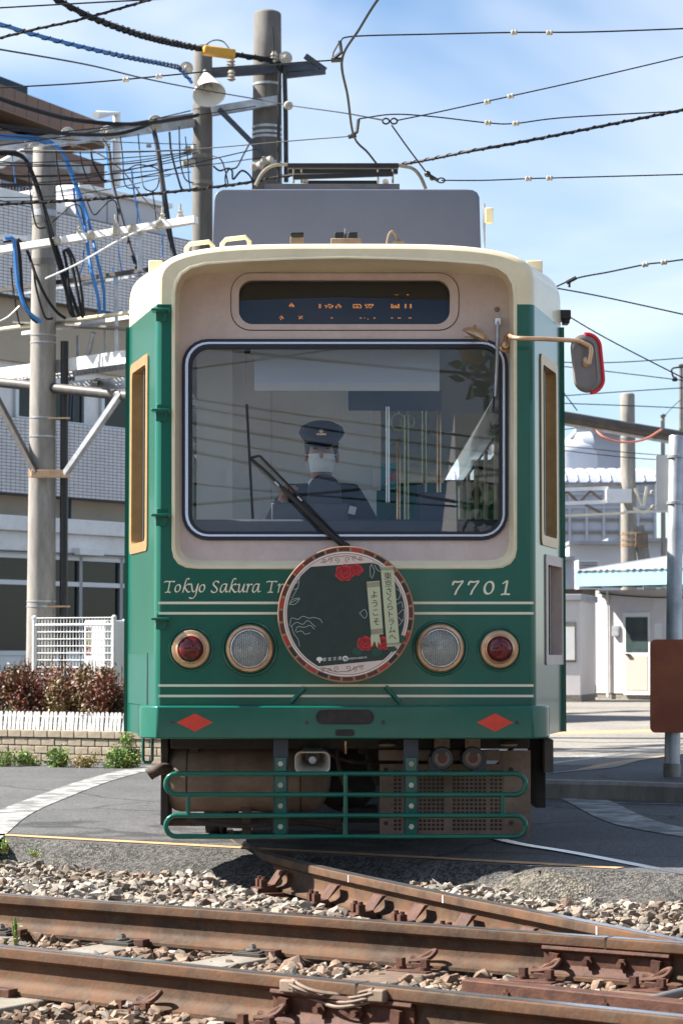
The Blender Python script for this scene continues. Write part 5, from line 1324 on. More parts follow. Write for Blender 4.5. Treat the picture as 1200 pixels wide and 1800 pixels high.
flat(circ(506), 0.0010, M_HWH, 'white_ring'); flat(circ(495), 0.0018, M_HGOLD, 'brown_ring'); flat(circ(489), 0.0024, M_HCR, 'cream_field')
# dark field with cut corners
fld = []
for k in range(180):
    a = 2 * math.pi * k / 180; u, v = HU + 478 * math.cos(a), HV + 478 * math.sin(a)
    vt = 214 + (u - 300) * (-34 / 500); vb = 1022 + (u - 370) * (-50 / 510)
    v = min(max(v, vt), vb); fld.append((u, v))
flat(fld, 0.0030, M_HGR, 'dark_field')
def spiral(cx_, cy_, r0, turns, dirn, a0): return [(cx_ + r0 * (1 - t / 26) * math.cos(a0 + dirn * turns * 2 * math.pi * t / 26), cy_ + r0 * (1 - t / 26) * math.sin(a0 + dirn * turns * 2 * math.pi * t / 26)) for t in range(24)]
for sy, cy_, tl in ((1, 148, -0.06), (-1, 1044, -0.06)):
    for sx in (-1, 1):
        for dx, r0, dy in ((45, 24, 8), (100, 22, -2), (150, 18, 6)):
            line(spiral(560 + sx * dx, cy_ + sy * dy + sx * dx * tl, r0, 1.3, sx * sy, R(90)), 5, 0.0030, M_HSC, 'scroll', k=2)
        line([(560, cy_ + sy * -20), (560 + sx * 60, cy_ - sy * 18 + sx * 60 * tl), (560 + sx * 130, cy_ + sy * 14 + sx * 130 * tl), (560 + sx * 175, cy_ + sy * 20 + sx * 175 * tl)], 5, 0.0034, M_HSC, 'scroll')
for pts in ([(135, 690), (150, 630), (200, 640), (240, 615), (290, 630), (330, 625), (380, 640), (400, 670)], [(140, 700), (190, 665), (240, 680), (280, 650), (330, 690), (345, 700)], [(180, 740), (200, 700), (250, 705), (300, 690), (335, 720)], [(150, 690), (165, 750), (200, 800), (215, 860)], [(185, 745), (230, 735), (260, 760), (300, 750)],
            [(130, 520), (155, 480), (215, 470), (180, 515), (130, 520)], [(135, 512), (175, 488), (212, 474)], [(150, 470), (200, 380), (215, 300), (250, 260)], [(165, 400), (205, 385)], [(180, 350), (215, 335)],
            [(790, 300), (785, 230), (800, 190), (850, 195), (870, 230)], [(800, 200), (820, 250), (800, 310)], [(820, 200), (845, 240), (870, 250)],
            [(700, 590), (740, 560), (760, 600), (740, 630), (700, 590)], [(1010, 600), (1060, 560), (1050, 650), (1010, 620)], [(1020, 690), (1060, 640)], [(1000, 390), (1030, 420), (1020, 470), (990, 480)], [(1000, 520), (1040, 500), (1050, 550)]):
    line(pts, 4.5, 0.0036, M_HLN, 'white_outline')
def rose(cx_, cy_, r, off):
    pts = [(cx_ + r * (1 + 0.10 * math.sin(5 * a + 1)) * math.cos(a), cy_ + r * (0.85 + 0.08 * math.sin(7 * a)) * math.sin(a)) for a in [2 * math.pi * k / 40 for k in range(40)]]
    f = flat(pts, off, M_ROSE, 'rose'); mb = MB()
    for j, (rr, a0) in enumerate(((0.78, 0.3), (0.60, 2.2), (0.44, 4.0), (0.30, 0.9), (0.18, 3.0))):
        line([(cx_ + r * rr * math.cos(a0 + t * 4.2 / 10), cy_ + r * rr * 0.85 * math.sin(a0 + t * 4.2 / 10)) for t in range(11)], r * 0.10, off + 0.0006, None, '', mb=mb, k=3)
    mb.build('petal_edges', M_ROSD, f, angle=0)
for c_ in ((700, 830), (690, 900), (960, 870), (1030, 800), (830, 905)):
    a = random.uniform(0, 6); flat([(c_[0] + 50 * math.cos(t) * (1 if math.cos(t - a) > 0 else 0.6), c_[1] + 34 * math.sin(t)) for t in [2 * math.pi * k / 20 for k in range(20)]], 0.0036 + 0.0001 * random.random(), M_LEAFP, 'printed_leaf')
rose(580, 262, 78, 0.0042); rose(672, 238, 56, 0.0052); rose(748, 835, 68, 0.0042); rose(890, 835, 62, 0.0042)
ban1 = flat([(757, 335), (862, 327), (892, 760), (795, 770)], 0.0064, M_HBN, 'small_banner'); ban2 = flat([(870, 210), (975, 205), (1025, 855), (922, 862)], 0.0070, M_HBN, 'tall_banner')
flat([(790, 770), (860, 762), (872, 850), (852, 820), (845, 870), (820, 815), (795, 865)], 0.0058, M_HBN, 'banner_tail')
def strp(P0, P1, P2, P3, t0, t1, n, off, par):
    mb = MB()
    for k in range(n):
        f = (k + 0.5) / n
        p = lambda t: ((P0[0] + (P1[0] - P0[0]) * f) * (1 - t) + (P3[0] + (P2[0] - P3[0]) * f) * t, (P0[1] + (P1[1] - P0[1]) * f) * (1 - t) + (P3[1] + (P2[1] - P3[1]) * f) * t)
        line([p(t0), p(t1)], 4, off, None, '', mb=mb, k=1)
    mb.build('banner_fringe', M_HSC, par, angle=0)
b1 = ((757, 335), (862, 327), (892, 760), (795, 770)); b2 = ((870, 210), (975, 205), (1025, 855), (922, 862))
for q, par, off in ((b1, ban1, 0.0070), (b2, ban2, 0.0076)):
    for t0, t1 in ((0.015, 0.055 if q is b2 else 0.11), (0.955 if q is b2 else 0.89, 0.985)): strp(*q, t0, t1, 12, off, par)
def vtext(s, q, t0, t1, size, off, par):
    mb = MB()
    for i, ch in enumerate(s):
        t = t0 + (t1 - t0) * (i + 0.5) / len(s)
        cx_ = ((q[0][0] + q[1][0]) * (1 - t) + (q[2][0] + q[3][0]) * t) / 2; cy_ = ((q[0][1] + q[1][1]) * (1 - t) + (q[2][1] + q[3][1]) * t) / 2
        v, f = text_faces(ch, size)
        if not v: continue
        mx = (min(p[0] for p in v) + max(p[0] for p in v)) / 2; my = (min(p[1] for p in v) + max(p[1] for p in v)) / 2
        ca, sa = math.cos(0.075), math.sin(0.075)
        mb.add([A(cx_ + (x - mx) * ca - (y - my) * sa, cy_ - (y - my) * ca - (x - mx) * sa, off) for x, y, z in v], f)
    if mb.v: mb.build('banner_text', M_HBK, par, angle=0)
vtext('東京さくらトラムへ', b2, 0.075, 0.935, 66, 0.0076, ban2)
vtext('ようこそ', b1, 0.16, 0.84, 66, 0.0070, ban1)
# small white marks along the foot of the field
flat([(350 + 0, 960), (360, 948), (375, 944), (390, 948), (400, 960), (398, 975), (385, 978), (380, 994), (372, 994), (368, 978), (354, 974)], 0.0038, M_HWH, 'fan_emblem')
def htext(s, cx_, cy_, size, off=0.0038):
    v, f = text_faces(s, size)
    if not v: return
    mx = (min(p[0] for p in v) + max(p[0] for p in v)) / 2; my = (min(p[1] for p in v) + max(p[1] for p in v)) / 2
    mb = MB(); mb.add([A(cx_ + (x - mx), cy_ - (y - my) - (x - mx) * 0.085, off) for x, y, z in v], f); mb.build('foot_text', M_HWH, plate, angle=0)
htext('都 営 交 通', 478, 960, 32); htext('東京都営交通協力会', 680, 954, 18)
flat([(585 + 24 * math.cos(t), 958 + 22 * math.sin(t)) for t in [2 * math.pi * k / 20 for k in range(20)]], 0.0036, M_HWH, 'round_emblem')
line([(570, 968), (582, 950), (590, 972), (600, 948)], 6, 0.0042, M_HGR, 'emblem_stroke')
# ================================================================== LEFT: PLANTER, FENCE, POLE, BUILDING
M_BRICK = mat('pale_brick', (0.40, 0.34, 0.26, 1), 0.85, second=(0.30, 0.245, 0.18, 1), vscale=5, bump=0.2, bscale=50, dirt=(0.16, 0.12, 0.08, 1), dirtamt=0.4)
M_MORTAR = mat('mortar', (0.20, 0.17, 0.14, 1), 0.95)
M_PICKET = mat('picket_white', (0.80, 0.80, 0.79, 1), 0.5, var=0.06)
YW = 22.0
x0, x1 = at(-90, 1300, YW).x, at(520, 1300, YW).x
PW = thing('planter_wall', 'low wall of pale bricks at the foot of the white picket edging', 'wall', ((x0 + x1) / 2, YW + 0.1, 0))
ztop = at(100, 1285, YW).z; rows_n = 4; rh = ztop / rows_n
mb = MB(); mb.box(((x0 + x1) / 2, YW + 0.10, ztop / 2 - 0.02), (x1 - x0 - 0.01, 0.15, ztop - 0.02)); mb.build('mortar_core', M_MORTAR, PW)
bw = 0.150
protos = []
for k in range(3):
    b_ = MB(); b_.box((0, 0, 0), (bw - 0.008, 0.05, rh - 0.008)); bo_ = b_.build('brick', M_BRICK, PW, bevel=0.004); bo_.location = Vector((0, 0, 0)); protos.append(bo_)
    ORG[bo_.name] = Vector()
i = 0
for r in range(rows_n):
    x = x0 + (bw / 2 if r % 2 else 0)
    while x < x1 - bw:
        z = rh * (r + 0.5); c = (x + bw / 2, YW + 0.022 + random.uniform(-0.003, 0.003) - (0.012 if r == rows_n - 1 else 0), z + random.uniform(-0.001, 0.001))
        src = protos[0]
        if i < 1: o = src
        else: o = src.copy(); col.objects.link(o); o.parent = PW
        # the mesh was built about the wall's origin: shift it to its place
        o.location = Vector(c)
        o.rotation_euler = (0, 0, random.uniform(-0.01, 0.01)); i += 1; x += bw
for p_ in protos[1:]: bpy.data.objects.remove(p_)
me_ = protos[0].data
for v in me_.vertices: v.co += ORG[PW.name]
for o in list(PW.children):
    if o.name.startswith('brick'): o.location -= ORG[PW.name]
# picket edging
PE = thing('picket_fence', 'low white picket edging on top of the pale brick wall', 'fence', ((x0 + x1) / 2, YW + 0.06, ztop))
pz = at(100, 1252, YW).z
pk = MB(); hgt = pz - ztop
pkp = [(-0.0155, 0.0), (0.0155, 0.0), (0.0155, hgt - 0.016), (0.010, hgt - 0.004), (0.0, hgt), (-0.010, hgt - 0.004), (-0.0155, hgt - 0.016)]
src = None; x = x0 + 0.02; i = 0
while x < x1:
    if src is None:
        pk.prism([Vector((px_, 0, z)) + ORG[PE.name] for px_, z in pkp], (0, 0.012, 0)); src = pk.build('picket', M_PICKET, PE); o = src
    else:
        o = src.copy(); col.objects.link(o); o.parent = PE
    o.location = (x - ORG[PE.name].x, -0.03 + random.uniform(-0.004, 0.004), -0.002); o.rotation_euler = (random.uniform(-0.03, 0.03), 0.10 + random.uniform(-0.03, 0.03), 0)
    x += 0.0475; i += 1
for z in (0.35, 0.72):
    mb = MB(); mb.box(((x0 + x1) / 2, YW + 0.06, ztop + hgt * z), (x1 - x0, 0.012, 0.018)); mb.build('fence_rail', M_PICKET, PE)
# soil bed behind the wall
PW.rotation_euler.z = R(-28); PE.rotation_euler.z = R(-28)
PE.location = PW.location + Matrix.Rotation(R(-28), 3, 'Z') @ (ORG[PE.name] - ORG[PW.name])
sb_ = MB(); sb_.box(((x0 + x1) / 2, YW + 1.85, ztop / 2 - 0.05), (x1 - x0, 3.3, ztop - 0.06)); bed = tag(sb_.build('planting_bed', M_EARTH), kind='structure'); bed.rotation_euler.z = R(-28); bed.location = PW.location + Matrix.Rotation(R(-28), 3, 'Z') @ (bed.location - ORG[PW.name])

def leaf_cloud(centres, radii, n, size, name, m, parent, flat_=0.5, shell=0.55):
    """n small leaves through the volume of several ellipsoids"""
    k = len(centres); idx = rng.integers(0, k, n)
    d = rng.normal(size=(n, 3)); d /= np.linalg.norm(d, axis=1)[:, None]
    rr = rng.uniform(shell ** 3, 1, n) ** (1 / 3)
    c = np.array(centres)[idx] + d * rr[:, None] * np.array(radii)[idx]
    c += rng.normal(scale=0.02, size=c.shape)
    a = rng.normal(size=(n, 3)); a /= np.linalg.norm(a, axis=1)[:, None]
    b = np.cross(a, d + 0.5 * rng.normal(size=(n, 3))); b /= np.linalg.norm(b, axis=1)[:, None] + 1e-9
    s = size * rng.uniform(0.6, 1.4, n)[:, None]
    v = np.stack([c - a * s, c + b * s * flat_, c + a * s, c - b * s * flat_], 1).reshape(-1, 3)
    f = np.arange(4 * n).reshape(-1, 4)
    return np_mesh(name, v, f, m, parent)
M_AZA = mat('azalea_leaf', (0.17, 0.042, 0.024, 1), 0.55, second=(0.085, 0.075, 0.022, 1), vscale=2.6, lo=0.40, hi=0.62, island=0.7)
M_AZA2 = mat('azalea_leaf_olive', (0.13, 0.045, 0.02, 1), 0.55, second=(0.14, 0.13, 0.03, 1), vscale=2.6, lo=0.38, hi=0.6, island=0.7)
M_TWIG = mat('twig', (0.10, 0.075, 0.055, 1), 0.8)
M_WEED = mat('weed_leaf', (0.10, 0.20, 0.03, 1), 0.6, second=(0.24, 0.26, 0.06, 1), vscale=9, island=0.5)
hz_ = ztop
def shrub(px0, px1, pyt, Y, label, m):
    Y += (215 - (px0 + px1) / 2) / FPX * 22 * 0.53
    a, b = at(px0, pyt, Y), at(px1, pyt, Y); w = b.x - a.x; top_ = a.z
    t = thing('azalea_shrub', label, 'shrub', ((a.x + b.x) / 2, Y, hz_ - 0.08), 'azaleas in the planter')
    cs_, rs = [], []
    for k in range(30):
        cs_.append((a.x + w * (-0.05 + 1.1 * random.random()), Y + random.uniform(-0.28, 0.35), hz_ + (top_ - hz_) * random.uniform(0.15, 0.78))); rs.append((w * random.uniform(0.10, 0.24), 0.24, (top_ - hz_) * random.uniform(0.14, 0.30)))
    leaf_cloud(cs_, rs, 8500, 0.019, 'foliage', m, t, 0.45, 0.5)
    tw = MB()
    for k in range(34):
        x = a.x + w * random.random(); tip = Vector((x + random.uniform(-0.12, 0.12), Y + random.uniform(-0.25, 0.25), hz_ + (top_ - hz_) * random.uniform(0.75, 1.08)))
        tw.tube([Vector((x, Y, hz_ - 0.05)), Vector((x, Y, hz_ - 0.05)).lerp(tip, 0.5) + Vector((random.uniform(-0.05, 0.05), 0, 0)), tip], [0.006, 0.005, 0.003], 5)
    tw.build('stem', M_TWIG, t)
shrub(-80, 55, 1168, 22.75, 'reddish brown azalea shrub at the open end of the picket edging', M_AZA)
shrub(20, 132, 1160, 22.9, 'reddish brown azalea shrub in front of the concrete pole', M_AZA)
shrub(105, 185, 1166, 22.7, 'red and olive azalea shrub in front of the wire mesh fence', M_AZA2)
shrub(160, 262, 1176, 22.6, 'sparse purple brown azalea shrub beside the tram flank', M_AZA)
shrub(240, 420, 1170, 22.9, 'reddish brown azalea shrub hidden by the tram front', M_AZA)
def weed(px, py, hpx, wpx, n, label, m=None, Y=None, ls=0.016):
    base = on(px, py) if Y is None else at(px, py, Y); sc_ = base.y / FPX
    t = thing('weed', label, 'weed', base, None); h_, w_ = hpx * sc_, wpx * sc_ / 2
    cs_ = [(base.x + random.uniform(-w_, w_) * 0.7, base.y + random.uniform(-0.06, 0.02), base.z + h_ * random.uniform(0.08, 0.95) ** 1.5) for k in range(18)]; rs = [(w_ * q, 0.08, h_ * q * 0.8) for q in [random.uniform(0.12, 0.34) for k in range(18)]]
    leaf_cloud(cs_, rs, n, ls, 'leaves', m or M_WEED, t, 0.28, 0.1)
    tw = MB()
    for c in cs_: tw.tube([base + Vector(((c[0] - base.x) * 0.3, 0, -0.01)), Vector(c) + Vector((0, 0, h_ * 0.2))], [0.004, 0.002], 4)
    tw.build('stem', M_WEED, t)
weed(105, 1348, 34, 46, 1500, 'small green weed clump at the brick wall, between two larger ones')
weed(215, 1350, 62, 84, 3800, 'large green and yellow weed clump at the brick wall by the tram')
weed(50, 1346, 26, 60, 1100, 'dry yellowish weed clump at the foot of the brick wall'); weed(150, 1349, 22, 60, 700, 'thin straw coloured weeds between the green clumps', mat('dry_weed', (0.27, 0.21, 0.08, 1), 0.7, island=0.4))
weed(10, 1347, 24, 36, 600, 'sparse weeds at the open end of the brick wall')
weed(62, 1502, 9, 26, 120, 'tiny green weed on the sloping road edge', ls=0.007); weed(8, 1495, 18, 14, 120, 'sprig of weeds on the road edge above the ballast', ls=0.008)
weed(28, 1660, 46, 9, 34, 'thin green seedling growing between the parallel rails', Y=9.45, ls=0.010)

# ---- wire mesh fence, cabinet and notice
YFn = 24.0
MF = thing('mesh_fence', 'white wire mesh fence panel in front of the concrete pole', 'fence', at(130, 1180, YFn))
MF.rotation_euler.z = R(-25)
for x in (49, 212):
    p, q = at(x, 1240, YFn), at(x, 1086, YFn); mb = MB(); mb.cyl(Vector((p.x, YFn, 0)), q, 0.022, n=12); mb.sphere(q, 0.026, 12, 8); mb.build('post', M_WHITE, MF)
wm = MB()
for k in range(26):
    x = 52 + (212 - 52) * k / 25; wm.cyl(at(x, 1240, YFn), at(x, 1086, YFn), 0.0042, n=5)
for k in range(13):
    y = 1086 + 12.4 * k; wm.cyl(at(49, y, YFn - 0.006), at(212, y, YFn - 0.006), 0.0046 if k != 1 else 0.013, n=6)
tag(wm.build('wire_mesh', M_WHITE, MF), kind='stuff')
p, q = at(163, 1240, 24.6), at(213, 1090, 24.6); cb = MB(); cb.box(((p.x + q.x) / 2, 24.85, q.z / 2), (q.x - p.x, 0.5, q.z)); cab = tag(cb.build('utility_cabinet', M_WHITE, bevel=0.02), 'plain white utility cabinet behind the wire mesh fence', 'cabinet'); cab.rotation_euler.z = R(-30)
p, q = at(214, 1240, 24.9), at(300, 1088, 24.9); cb = MB(); cb.box(((p.x + q.x) / 2, 25.15, q.z / 2), (q.x - p.x, 0.5, q.z)); tag(cb.build('utility_cabinet', M_WHITE, bevel=0.02), 'white utility cabinet half hidden behind the tram flank', 'cabinet')
p, q = at(150, 1153, YFn - 0.02), at(161, 1102, YFn - 0.02); nb = MB(); nb.box((p + q) / 2, (q.x - p.x, 0.006, q.z - p.z)); nt_ = tag(nb.build('notice', M_WHITE), 'narrow white notice strip with red and yellow print on the mesh fence', 'notice')
for k, (yy, m) in enumerate(((1106, M_RED), (1119, mat('print_yellow', (0.6, 0.45, 0.05, 1), 0.6)), (1128, MATS['print_yellow']), (1138, M_RED), (1146, M_RED))):
    mb = MB(); mb.poly([at(152, yy, YFn - 0.025), at(159, yy, YFn - 0.025), at(159, yy + 5, YFn - 0.025), at(152, yy + 5, YFn - 0.025)]); mb.build('print_mark', m, nt_, angle=0)

# ---- concrete pole with conduit
def cpole(px, Y, ytop, r0px, r1px, label, zb=0.0, name='concrete_pole', m=None):
    tp = at(px, ytop, Y); s_ = Y / FPX
    t = thing(name, label, 'utility pole', (tp.x, Y, zb))
    mb = MB(); n = 14
    prof = [((r0px + (r1px - r0px) * k / n) * s_, zb + (tp.z - zb) * k / n) for k in range(n + 1)]
    pr = [(r, z - zb) for r, z in prof]; r = pr[-1][0]; h_ = pr[-1][1]
    pr += [(r * 0.94, h_ + r * 0.12), (r * 0.7, h_ + r * 0.24), (0.0, h_ + r * 0.28)]
    mb.lathe((tp.x, Y, zb), (0, 0, 1), pr, 32); sh_ = mb.build('shaft', m or M_CONC, t, angle=40)
    def rad(z): return (r0px + (r1px - r0px) * (z - zb) / (tp.z - zb)) * s_
    return t, tp, rad
LP, lpt, lrad = cpole(79, 26.0, 262, 26.5, 20.5, 'concrete pole carrying a steel walkway, behind the mesh fence')
def band(t, c, r, h, m, name='pole_band'): MB().lathe(c, (0, 0, 1), [(r, -h / 2), (r + 0.006, -h / 2), (r + 0.006, h / 2), (r, h / 2)], 28).build(name, m, t)
for y in (590, 603, 735, 768, 1057, 1066):
    z = at(79, y, 26.0).z; band(LP, (lpt.x, 26.0, z), lrad(z) - 0.001, 0.014, M_STEEL)
for y, m in ((376, M_STEEL), (390, M_DSTEEL), (833, M_GOLD), (462, M_DSTEEL)):
    z = at(79, y, 26.0).z; band(LP, (lpt.x, 26.0, z), lrad(z), 0.07, m, 'pole_clamp')
cdt = MB(); pc = at(114, 900, 25.95); cdt.cyl((pc.x, 25.95, 0), at(114, 600, 25.95), 0.044, n=16); cd_ = cdt.build('conduit', M_BLACK, LP)
for y in (735, 1066): p = at(100, y, 25.9); mb = MB(); mb.box(at(104, y, 25.86), (0.24, 0.02, 0.018)); mb.build('conduit_strap', M_GOLD, cd_)

# ---- steel walkway hung on the pole
WK = thing('steel_walkway', 'galvanised steel maintenance walkway with railings hung on the concrete pole', 'walkway', at(100, 690, 26.0))
def wy(px): return 27.0 - (px + 10) * 0.0075           # the deck swings towards the tram side
def wpnt(px, py, d=0.0): return at(px, py, wy(px) + d)
mb = MB(); mb.bar(wpnt(-40, 664), wpnt(262, 622), 0.05, 0.14); mb.build('edge_channel', M_WHITE, WK)
mb = MB(); mb.bar(wpnt(-40, 672, 0.7), wpnt(262, 634, 0.7), 0.05, 0.14); mb.build('edge_channel', M_WHITE, WK)
dk = MB()
for k in range(46):
    f = k / 45; a_, b_ = wpnt(-40, 672).lerp(wpnt(262, 630), f), wpnt(-40, 680, 0.7).lerp(wpnt(262, 642, 0.7), f); dk.bar(a_, b_, 0.008, 0.02)
for k in range(9):
    f = k / 8; dk.bar(wpnt(-40, 672, 0.7 * f), wpnt(262, 630, 0.7 * f), 0.01, 0.012)
tag(dk.build('deck_grating', M_STEEL, WK), kind='stuff')
for x in (36, 167): mb = MB(); mb.bar(wpnt(x, 676, -0.02), wpnt(x + 6, 668, 0.75), 0.05, 0.05); mb.build('cross_bearer', M_DSTEEL, WK)
MB().bar(wpnt(-40, 516, -0.02), wpnt(290, 470, -0.02), 0.04, 0.045).build('top_rail', M_GSTEEL, WK)
MB().cyl(wpnt(-40, 584), wpnt(262, 545), 0.022, n=10).build('mid_rail', M_CREAM, WK)
MB().bar(wpnt(40, 586, 0.3), wpnt(262, 552, 0.3), 0.03, 0.04).build('inner_rail', M_WHITE, WK)
MB().bar(wpnt(42, 516, 0.3), wpnt(262, 482, 0.3), 0.03, 0.03).build('inner_rail', M_STEEL, WK)
for x, y0, y1 in ((92, 498, 656), (205, 482, 640), (-25, 512, 664)): MB().bar(wpnt(x, y0), wpnt(x, y1), 0.036, 0.036).build('rail_post', M_STEEL, WK)
for x, y0, y1 in ((137, 590, 650), (185, 580, 620)): MB().bar(wpnt(x, y0, 0.5), wpnt(x, y1, 0.5), 0.03, 0.03).build('rail_post', M_STEEL, WK)
MB().cyl(wpnt(-40, 668, -0.25), wpnt(245, 698, -0.25), 0.055, n=12).build('support_pipe', M_GSTEEL, WK)
MB().bar(wpnt(120, 680, 0.4), wpnt(262, 670, 0.4), 0.05, 0.12).build('support_beam', M_STEEL, WK)
MB().bar(wpnt(55, 570, 0.2), wpnt(225, 578, 0.2), 0.5, 0.02).build('cable_tray', M_DSTEEL, WK)
MB().bar(at(64, 832, 25.75), at(-14, 684, 26.2), 0.06, 0.06).build('brace', M_GSTEEL, WK)
MB().bar(at(116, 832, 25.75), at(214, 690, 25.0), 0.06, 0.06).build('brace', M_STEEL, WK)
mb = MB(); mb.box(at(90, 833, 25.76), (0.42, 0.05, 0.085)); mb.build('brace_bracket', M_GOLD, WK, bevel=0.004)
MB().cyl(wpnt(155, 626, 0.3), wpnt(165, 585, 0.3), 0.03, n=10).build('stay', M_STEEL, WK)
# upper cable arm, white, with insulators
CA = thing('cable_gantry', 'white steel cable arm with porcelain insulators across the concrete pole', 'cable arm', at(150, 420, 25.8))
def cy(px): return 26.0 - px * 0.003
CAa, CAb = at(-30, 445, cy(-30) - 0.3), at(345, 386, cy(345) - 0.3)
MB().bar(CAa, CAb, 0.09, 0.075).build('arm_beam', M_WHITE, CA, bevel=0.004)
MB().bar(at(-30, 415, 26.2), at(122, 424, 26.0), 0.07, 0.06).build('lower_beam', M_STEEL, CA)
for x in (105, 165, 210, 237, 283):
    f = (x + 30) / 375; c = CAa.lerp(CAb, f)
    MB().lathe(c + Vector((0, -0.05, 0.0)), (0.35, -1, 0), [(0.02, -0.04), (0.05, -0.03), (0.05, 0.02), (0.035, 0.035), (0.012, 0.04)], 20).build('insulator', M_CERAM, CA)
for x in (145, 207, 288, 318):
    f = (x + 30) / 375; c = CAa.lerp(CAb, f) + Vector((0, 0, 0.04)); MB().lathe(c, (0, 0, 1), [(0.035, 0), (0.038, 0.035), (0.02, 0.045), (0.03, 0.07), (0.014, 0.085), (0.012, 0.15), (0.0, 0.155)], 16).build('cable_terminal', M_CERAM, CA)
MB().bar(at(245, 395, 25.0), at(246, 476, 24.9), 0.05, 0.05).build('arm_post', M_STEEL, CA)
# upper steel beam from the pole to the thin pole, with disc insulators
UB = thing('cable_beam', 'grey steel beam carrying disc insulators high above the walkway', 'beam', at(150, 250, 26.5))
def uy(px): return 26.4 + (px) * 0.0075
def up_(px, py, d=0.0): return at(px, py, uy(px) + d)
MB().bar(up_(-30, 270), up_(345, 216), 0.08, 0.10).build('beam', M_STEEL, UB)
MB().bar(up_(-30, 262, 0.5), up_(345, 205, 0.5), 0.08, 0.10).build('beam', M_DSTEEL, UB)
for x in (60, 130, 190, 262): MB().bar(up_(x, 258), up_(x, 252, 0.55), 0.06, 0.02).build('beam_tie', M_DSTEEL, UB)
MB().bar(up_(28, 275, -0.1), up_(155, 300, -0.1), 0.08, 0.09).build('cross_arm', M_STEEL, UB)
MB().bar(up_(0, 290, -0.4), up_(40, 268, -0.3), 0.06, 0.08).build('cross_arm', M_WHITE, UB)
for x, y in ((55, 257), (120, 237), (189, 234), (273, 215)):
    c = up_(x, y, -0.12); ds = MB(); ds.lathe(c, (0.25, -1, -0.15), [(0.025, 0.08), (0.03, 0.05), (0.055, 0.045), (0.058, 0.03), (0.085, 0.025), (0.088, 0.01), (0.075, 0.0), (0.03, -0.02)], 24); ds.build('disc_insulator', M_CERAM, UB, angle=30)

# ---- grey tiled office building
M_TILE = mat('lilac_grey_tile', (0.70, 0.69, 0.71, 1), 0.5, island=0.04, var=0.06, vscale=2)
M_GROUT = mat('tile_grout', (0.16, 0.16, 0.165, 1), 0.9)
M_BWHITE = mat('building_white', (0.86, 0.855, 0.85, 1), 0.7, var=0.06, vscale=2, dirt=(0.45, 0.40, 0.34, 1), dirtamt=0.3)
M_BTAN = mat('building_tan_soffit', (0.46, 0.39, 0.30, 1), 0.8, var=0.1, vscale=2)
M_ALU = mat('aluminium_frame', (0.55, 0.57, 0.60, 1), 0.4, metal=0.4)
M_OFFGL = mat('office_pane', (0.014, 0.020, 0.018, 1), 0.06, spec=0.3, var=0.5, vscale=0.6)
BD = Vector((0.595, 0.80, 0)).normalized(); BN = Vector((BD.y, -BD.x, 0))
if BN.y > 0: BN = -BN
B0 = at(100, 1000, 36.0); B0.z = 0
OB = thing('office_building', 'grey tiled office building with strip windows behind the concrete pole', 'building', B0)
def bs(px, py=1000, off=0.0): q = onp(px, py, B0 + BN * off, BN); return (q - B0).dot(BD), q.z
def bz(py): return bs(100, py)[1]
def bp(s, z, off=0.0): return B0 + BD * s + BN * off + Vector((0, 0, z))
def bbox(s0, s1, z0, z1, o0, o1, name, m, parent=OB, bevel=0.0):
    mb = MB(); mb.add([bp(s, z, o) for s in (s0, s1) for o in (o0, o1) for z in (z0, z1)], [(0, 1, 3, 2), (4, 6, 7, 5), (0, 4, 5, 1), (2, 3, 7, 6), (0, 2, 6, 4), (1, 5, 7, 3)])
    return mb.build(name, m, parent, bevel=bevel)
SA, SB = -9.0, bs(372)[0]
zt_ = bz(372)
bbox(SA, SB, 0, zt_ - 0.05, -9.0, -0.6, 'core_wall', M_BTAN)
def tile_band(z0, z1, off):
    bbox(SA, SB, z0, z1, -0.62, off - 0.012, 'spandrel', M_GROUT)
    tw_, th_ = 0.0925 * 1.05, 0.0475 * 1.03; nz = int((z1 - z0) / th_); n_ = int((SB - SA) / tw_)
    sA = max(SA, -4.0); n_ = int((SB - sA) / tw_)
    S, Z = np.meshgrid(np.arange(n_), np.arange(nz)); S = sA + S.ravel() * tw_; Z = z0 + Z.ravel() * th_; g_ = 0.0045
    def P(s, z, o): return np.stack([B0.x + BD.x * s + BN.x * o, B0.y + BD.y * s + BN.y * o, z], 1)
    jit = off + rng.uniform(-0.0015, 0.0015, S.shape)
    v = np.stack([P(S + g_, Z + g_, jit), P(S + tw_ - g_, Z + g_, jit), P(S + tw_ - g_, Z + th_ - g_, jit), P(S + g_, Z + th_ - g_, jit)], 1).reshape(-1, 3)
    tag(np_mesh('tile_facing', v, np.arange(len(v)).reshape(-1, 4), M_TILE, OB), kind='stuff')
tile_band(bz(532), zt_, 0.0)
tile_band(bz(872), bz(741), 0.0)
# soffits and recesses
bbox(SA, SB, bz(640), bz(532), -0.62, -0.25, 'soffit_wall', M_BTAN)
bbox(SA, SB, bz(741), bz(640), -0.70, -0.35, 'upper_wall', M_BWHITE)
def window(s0, s1, z0, z1, off, nv=2, split=None):
    f = bbox(s0, s1, z0, z1, off - 0.1, off - 0.02, 'window', M_OFFGL)
    w_ = (s1 - s0) / nv
    for k in range(nv + 1): bbox(s0 + w_ * k - 0.035, s0 + w_ * k + 0.035, z0, z1, off - 0.03, off + 0.03, 'mullion', M_ALU, f)
    for z in [z0, z1] + ([split] if split else []): bbox(s0 - 0.035, s1 + 0.035, z - 0.035, z + 0.035, off - 0.03, off + 0.034, 'transom', M_ALU, f)
    return f
s_ = bs(-120)[0]
for k in range(6):
    s0 = s_ + k * 1.9; window(s0 + 0.1, s0 + 1.6, bz(738), bz(672), -0.32, 2)
bbox(SA, SB, bz(912), bz(872) - 0.004, -0.70, -0.4, 'recess_wall', M_BTAN)
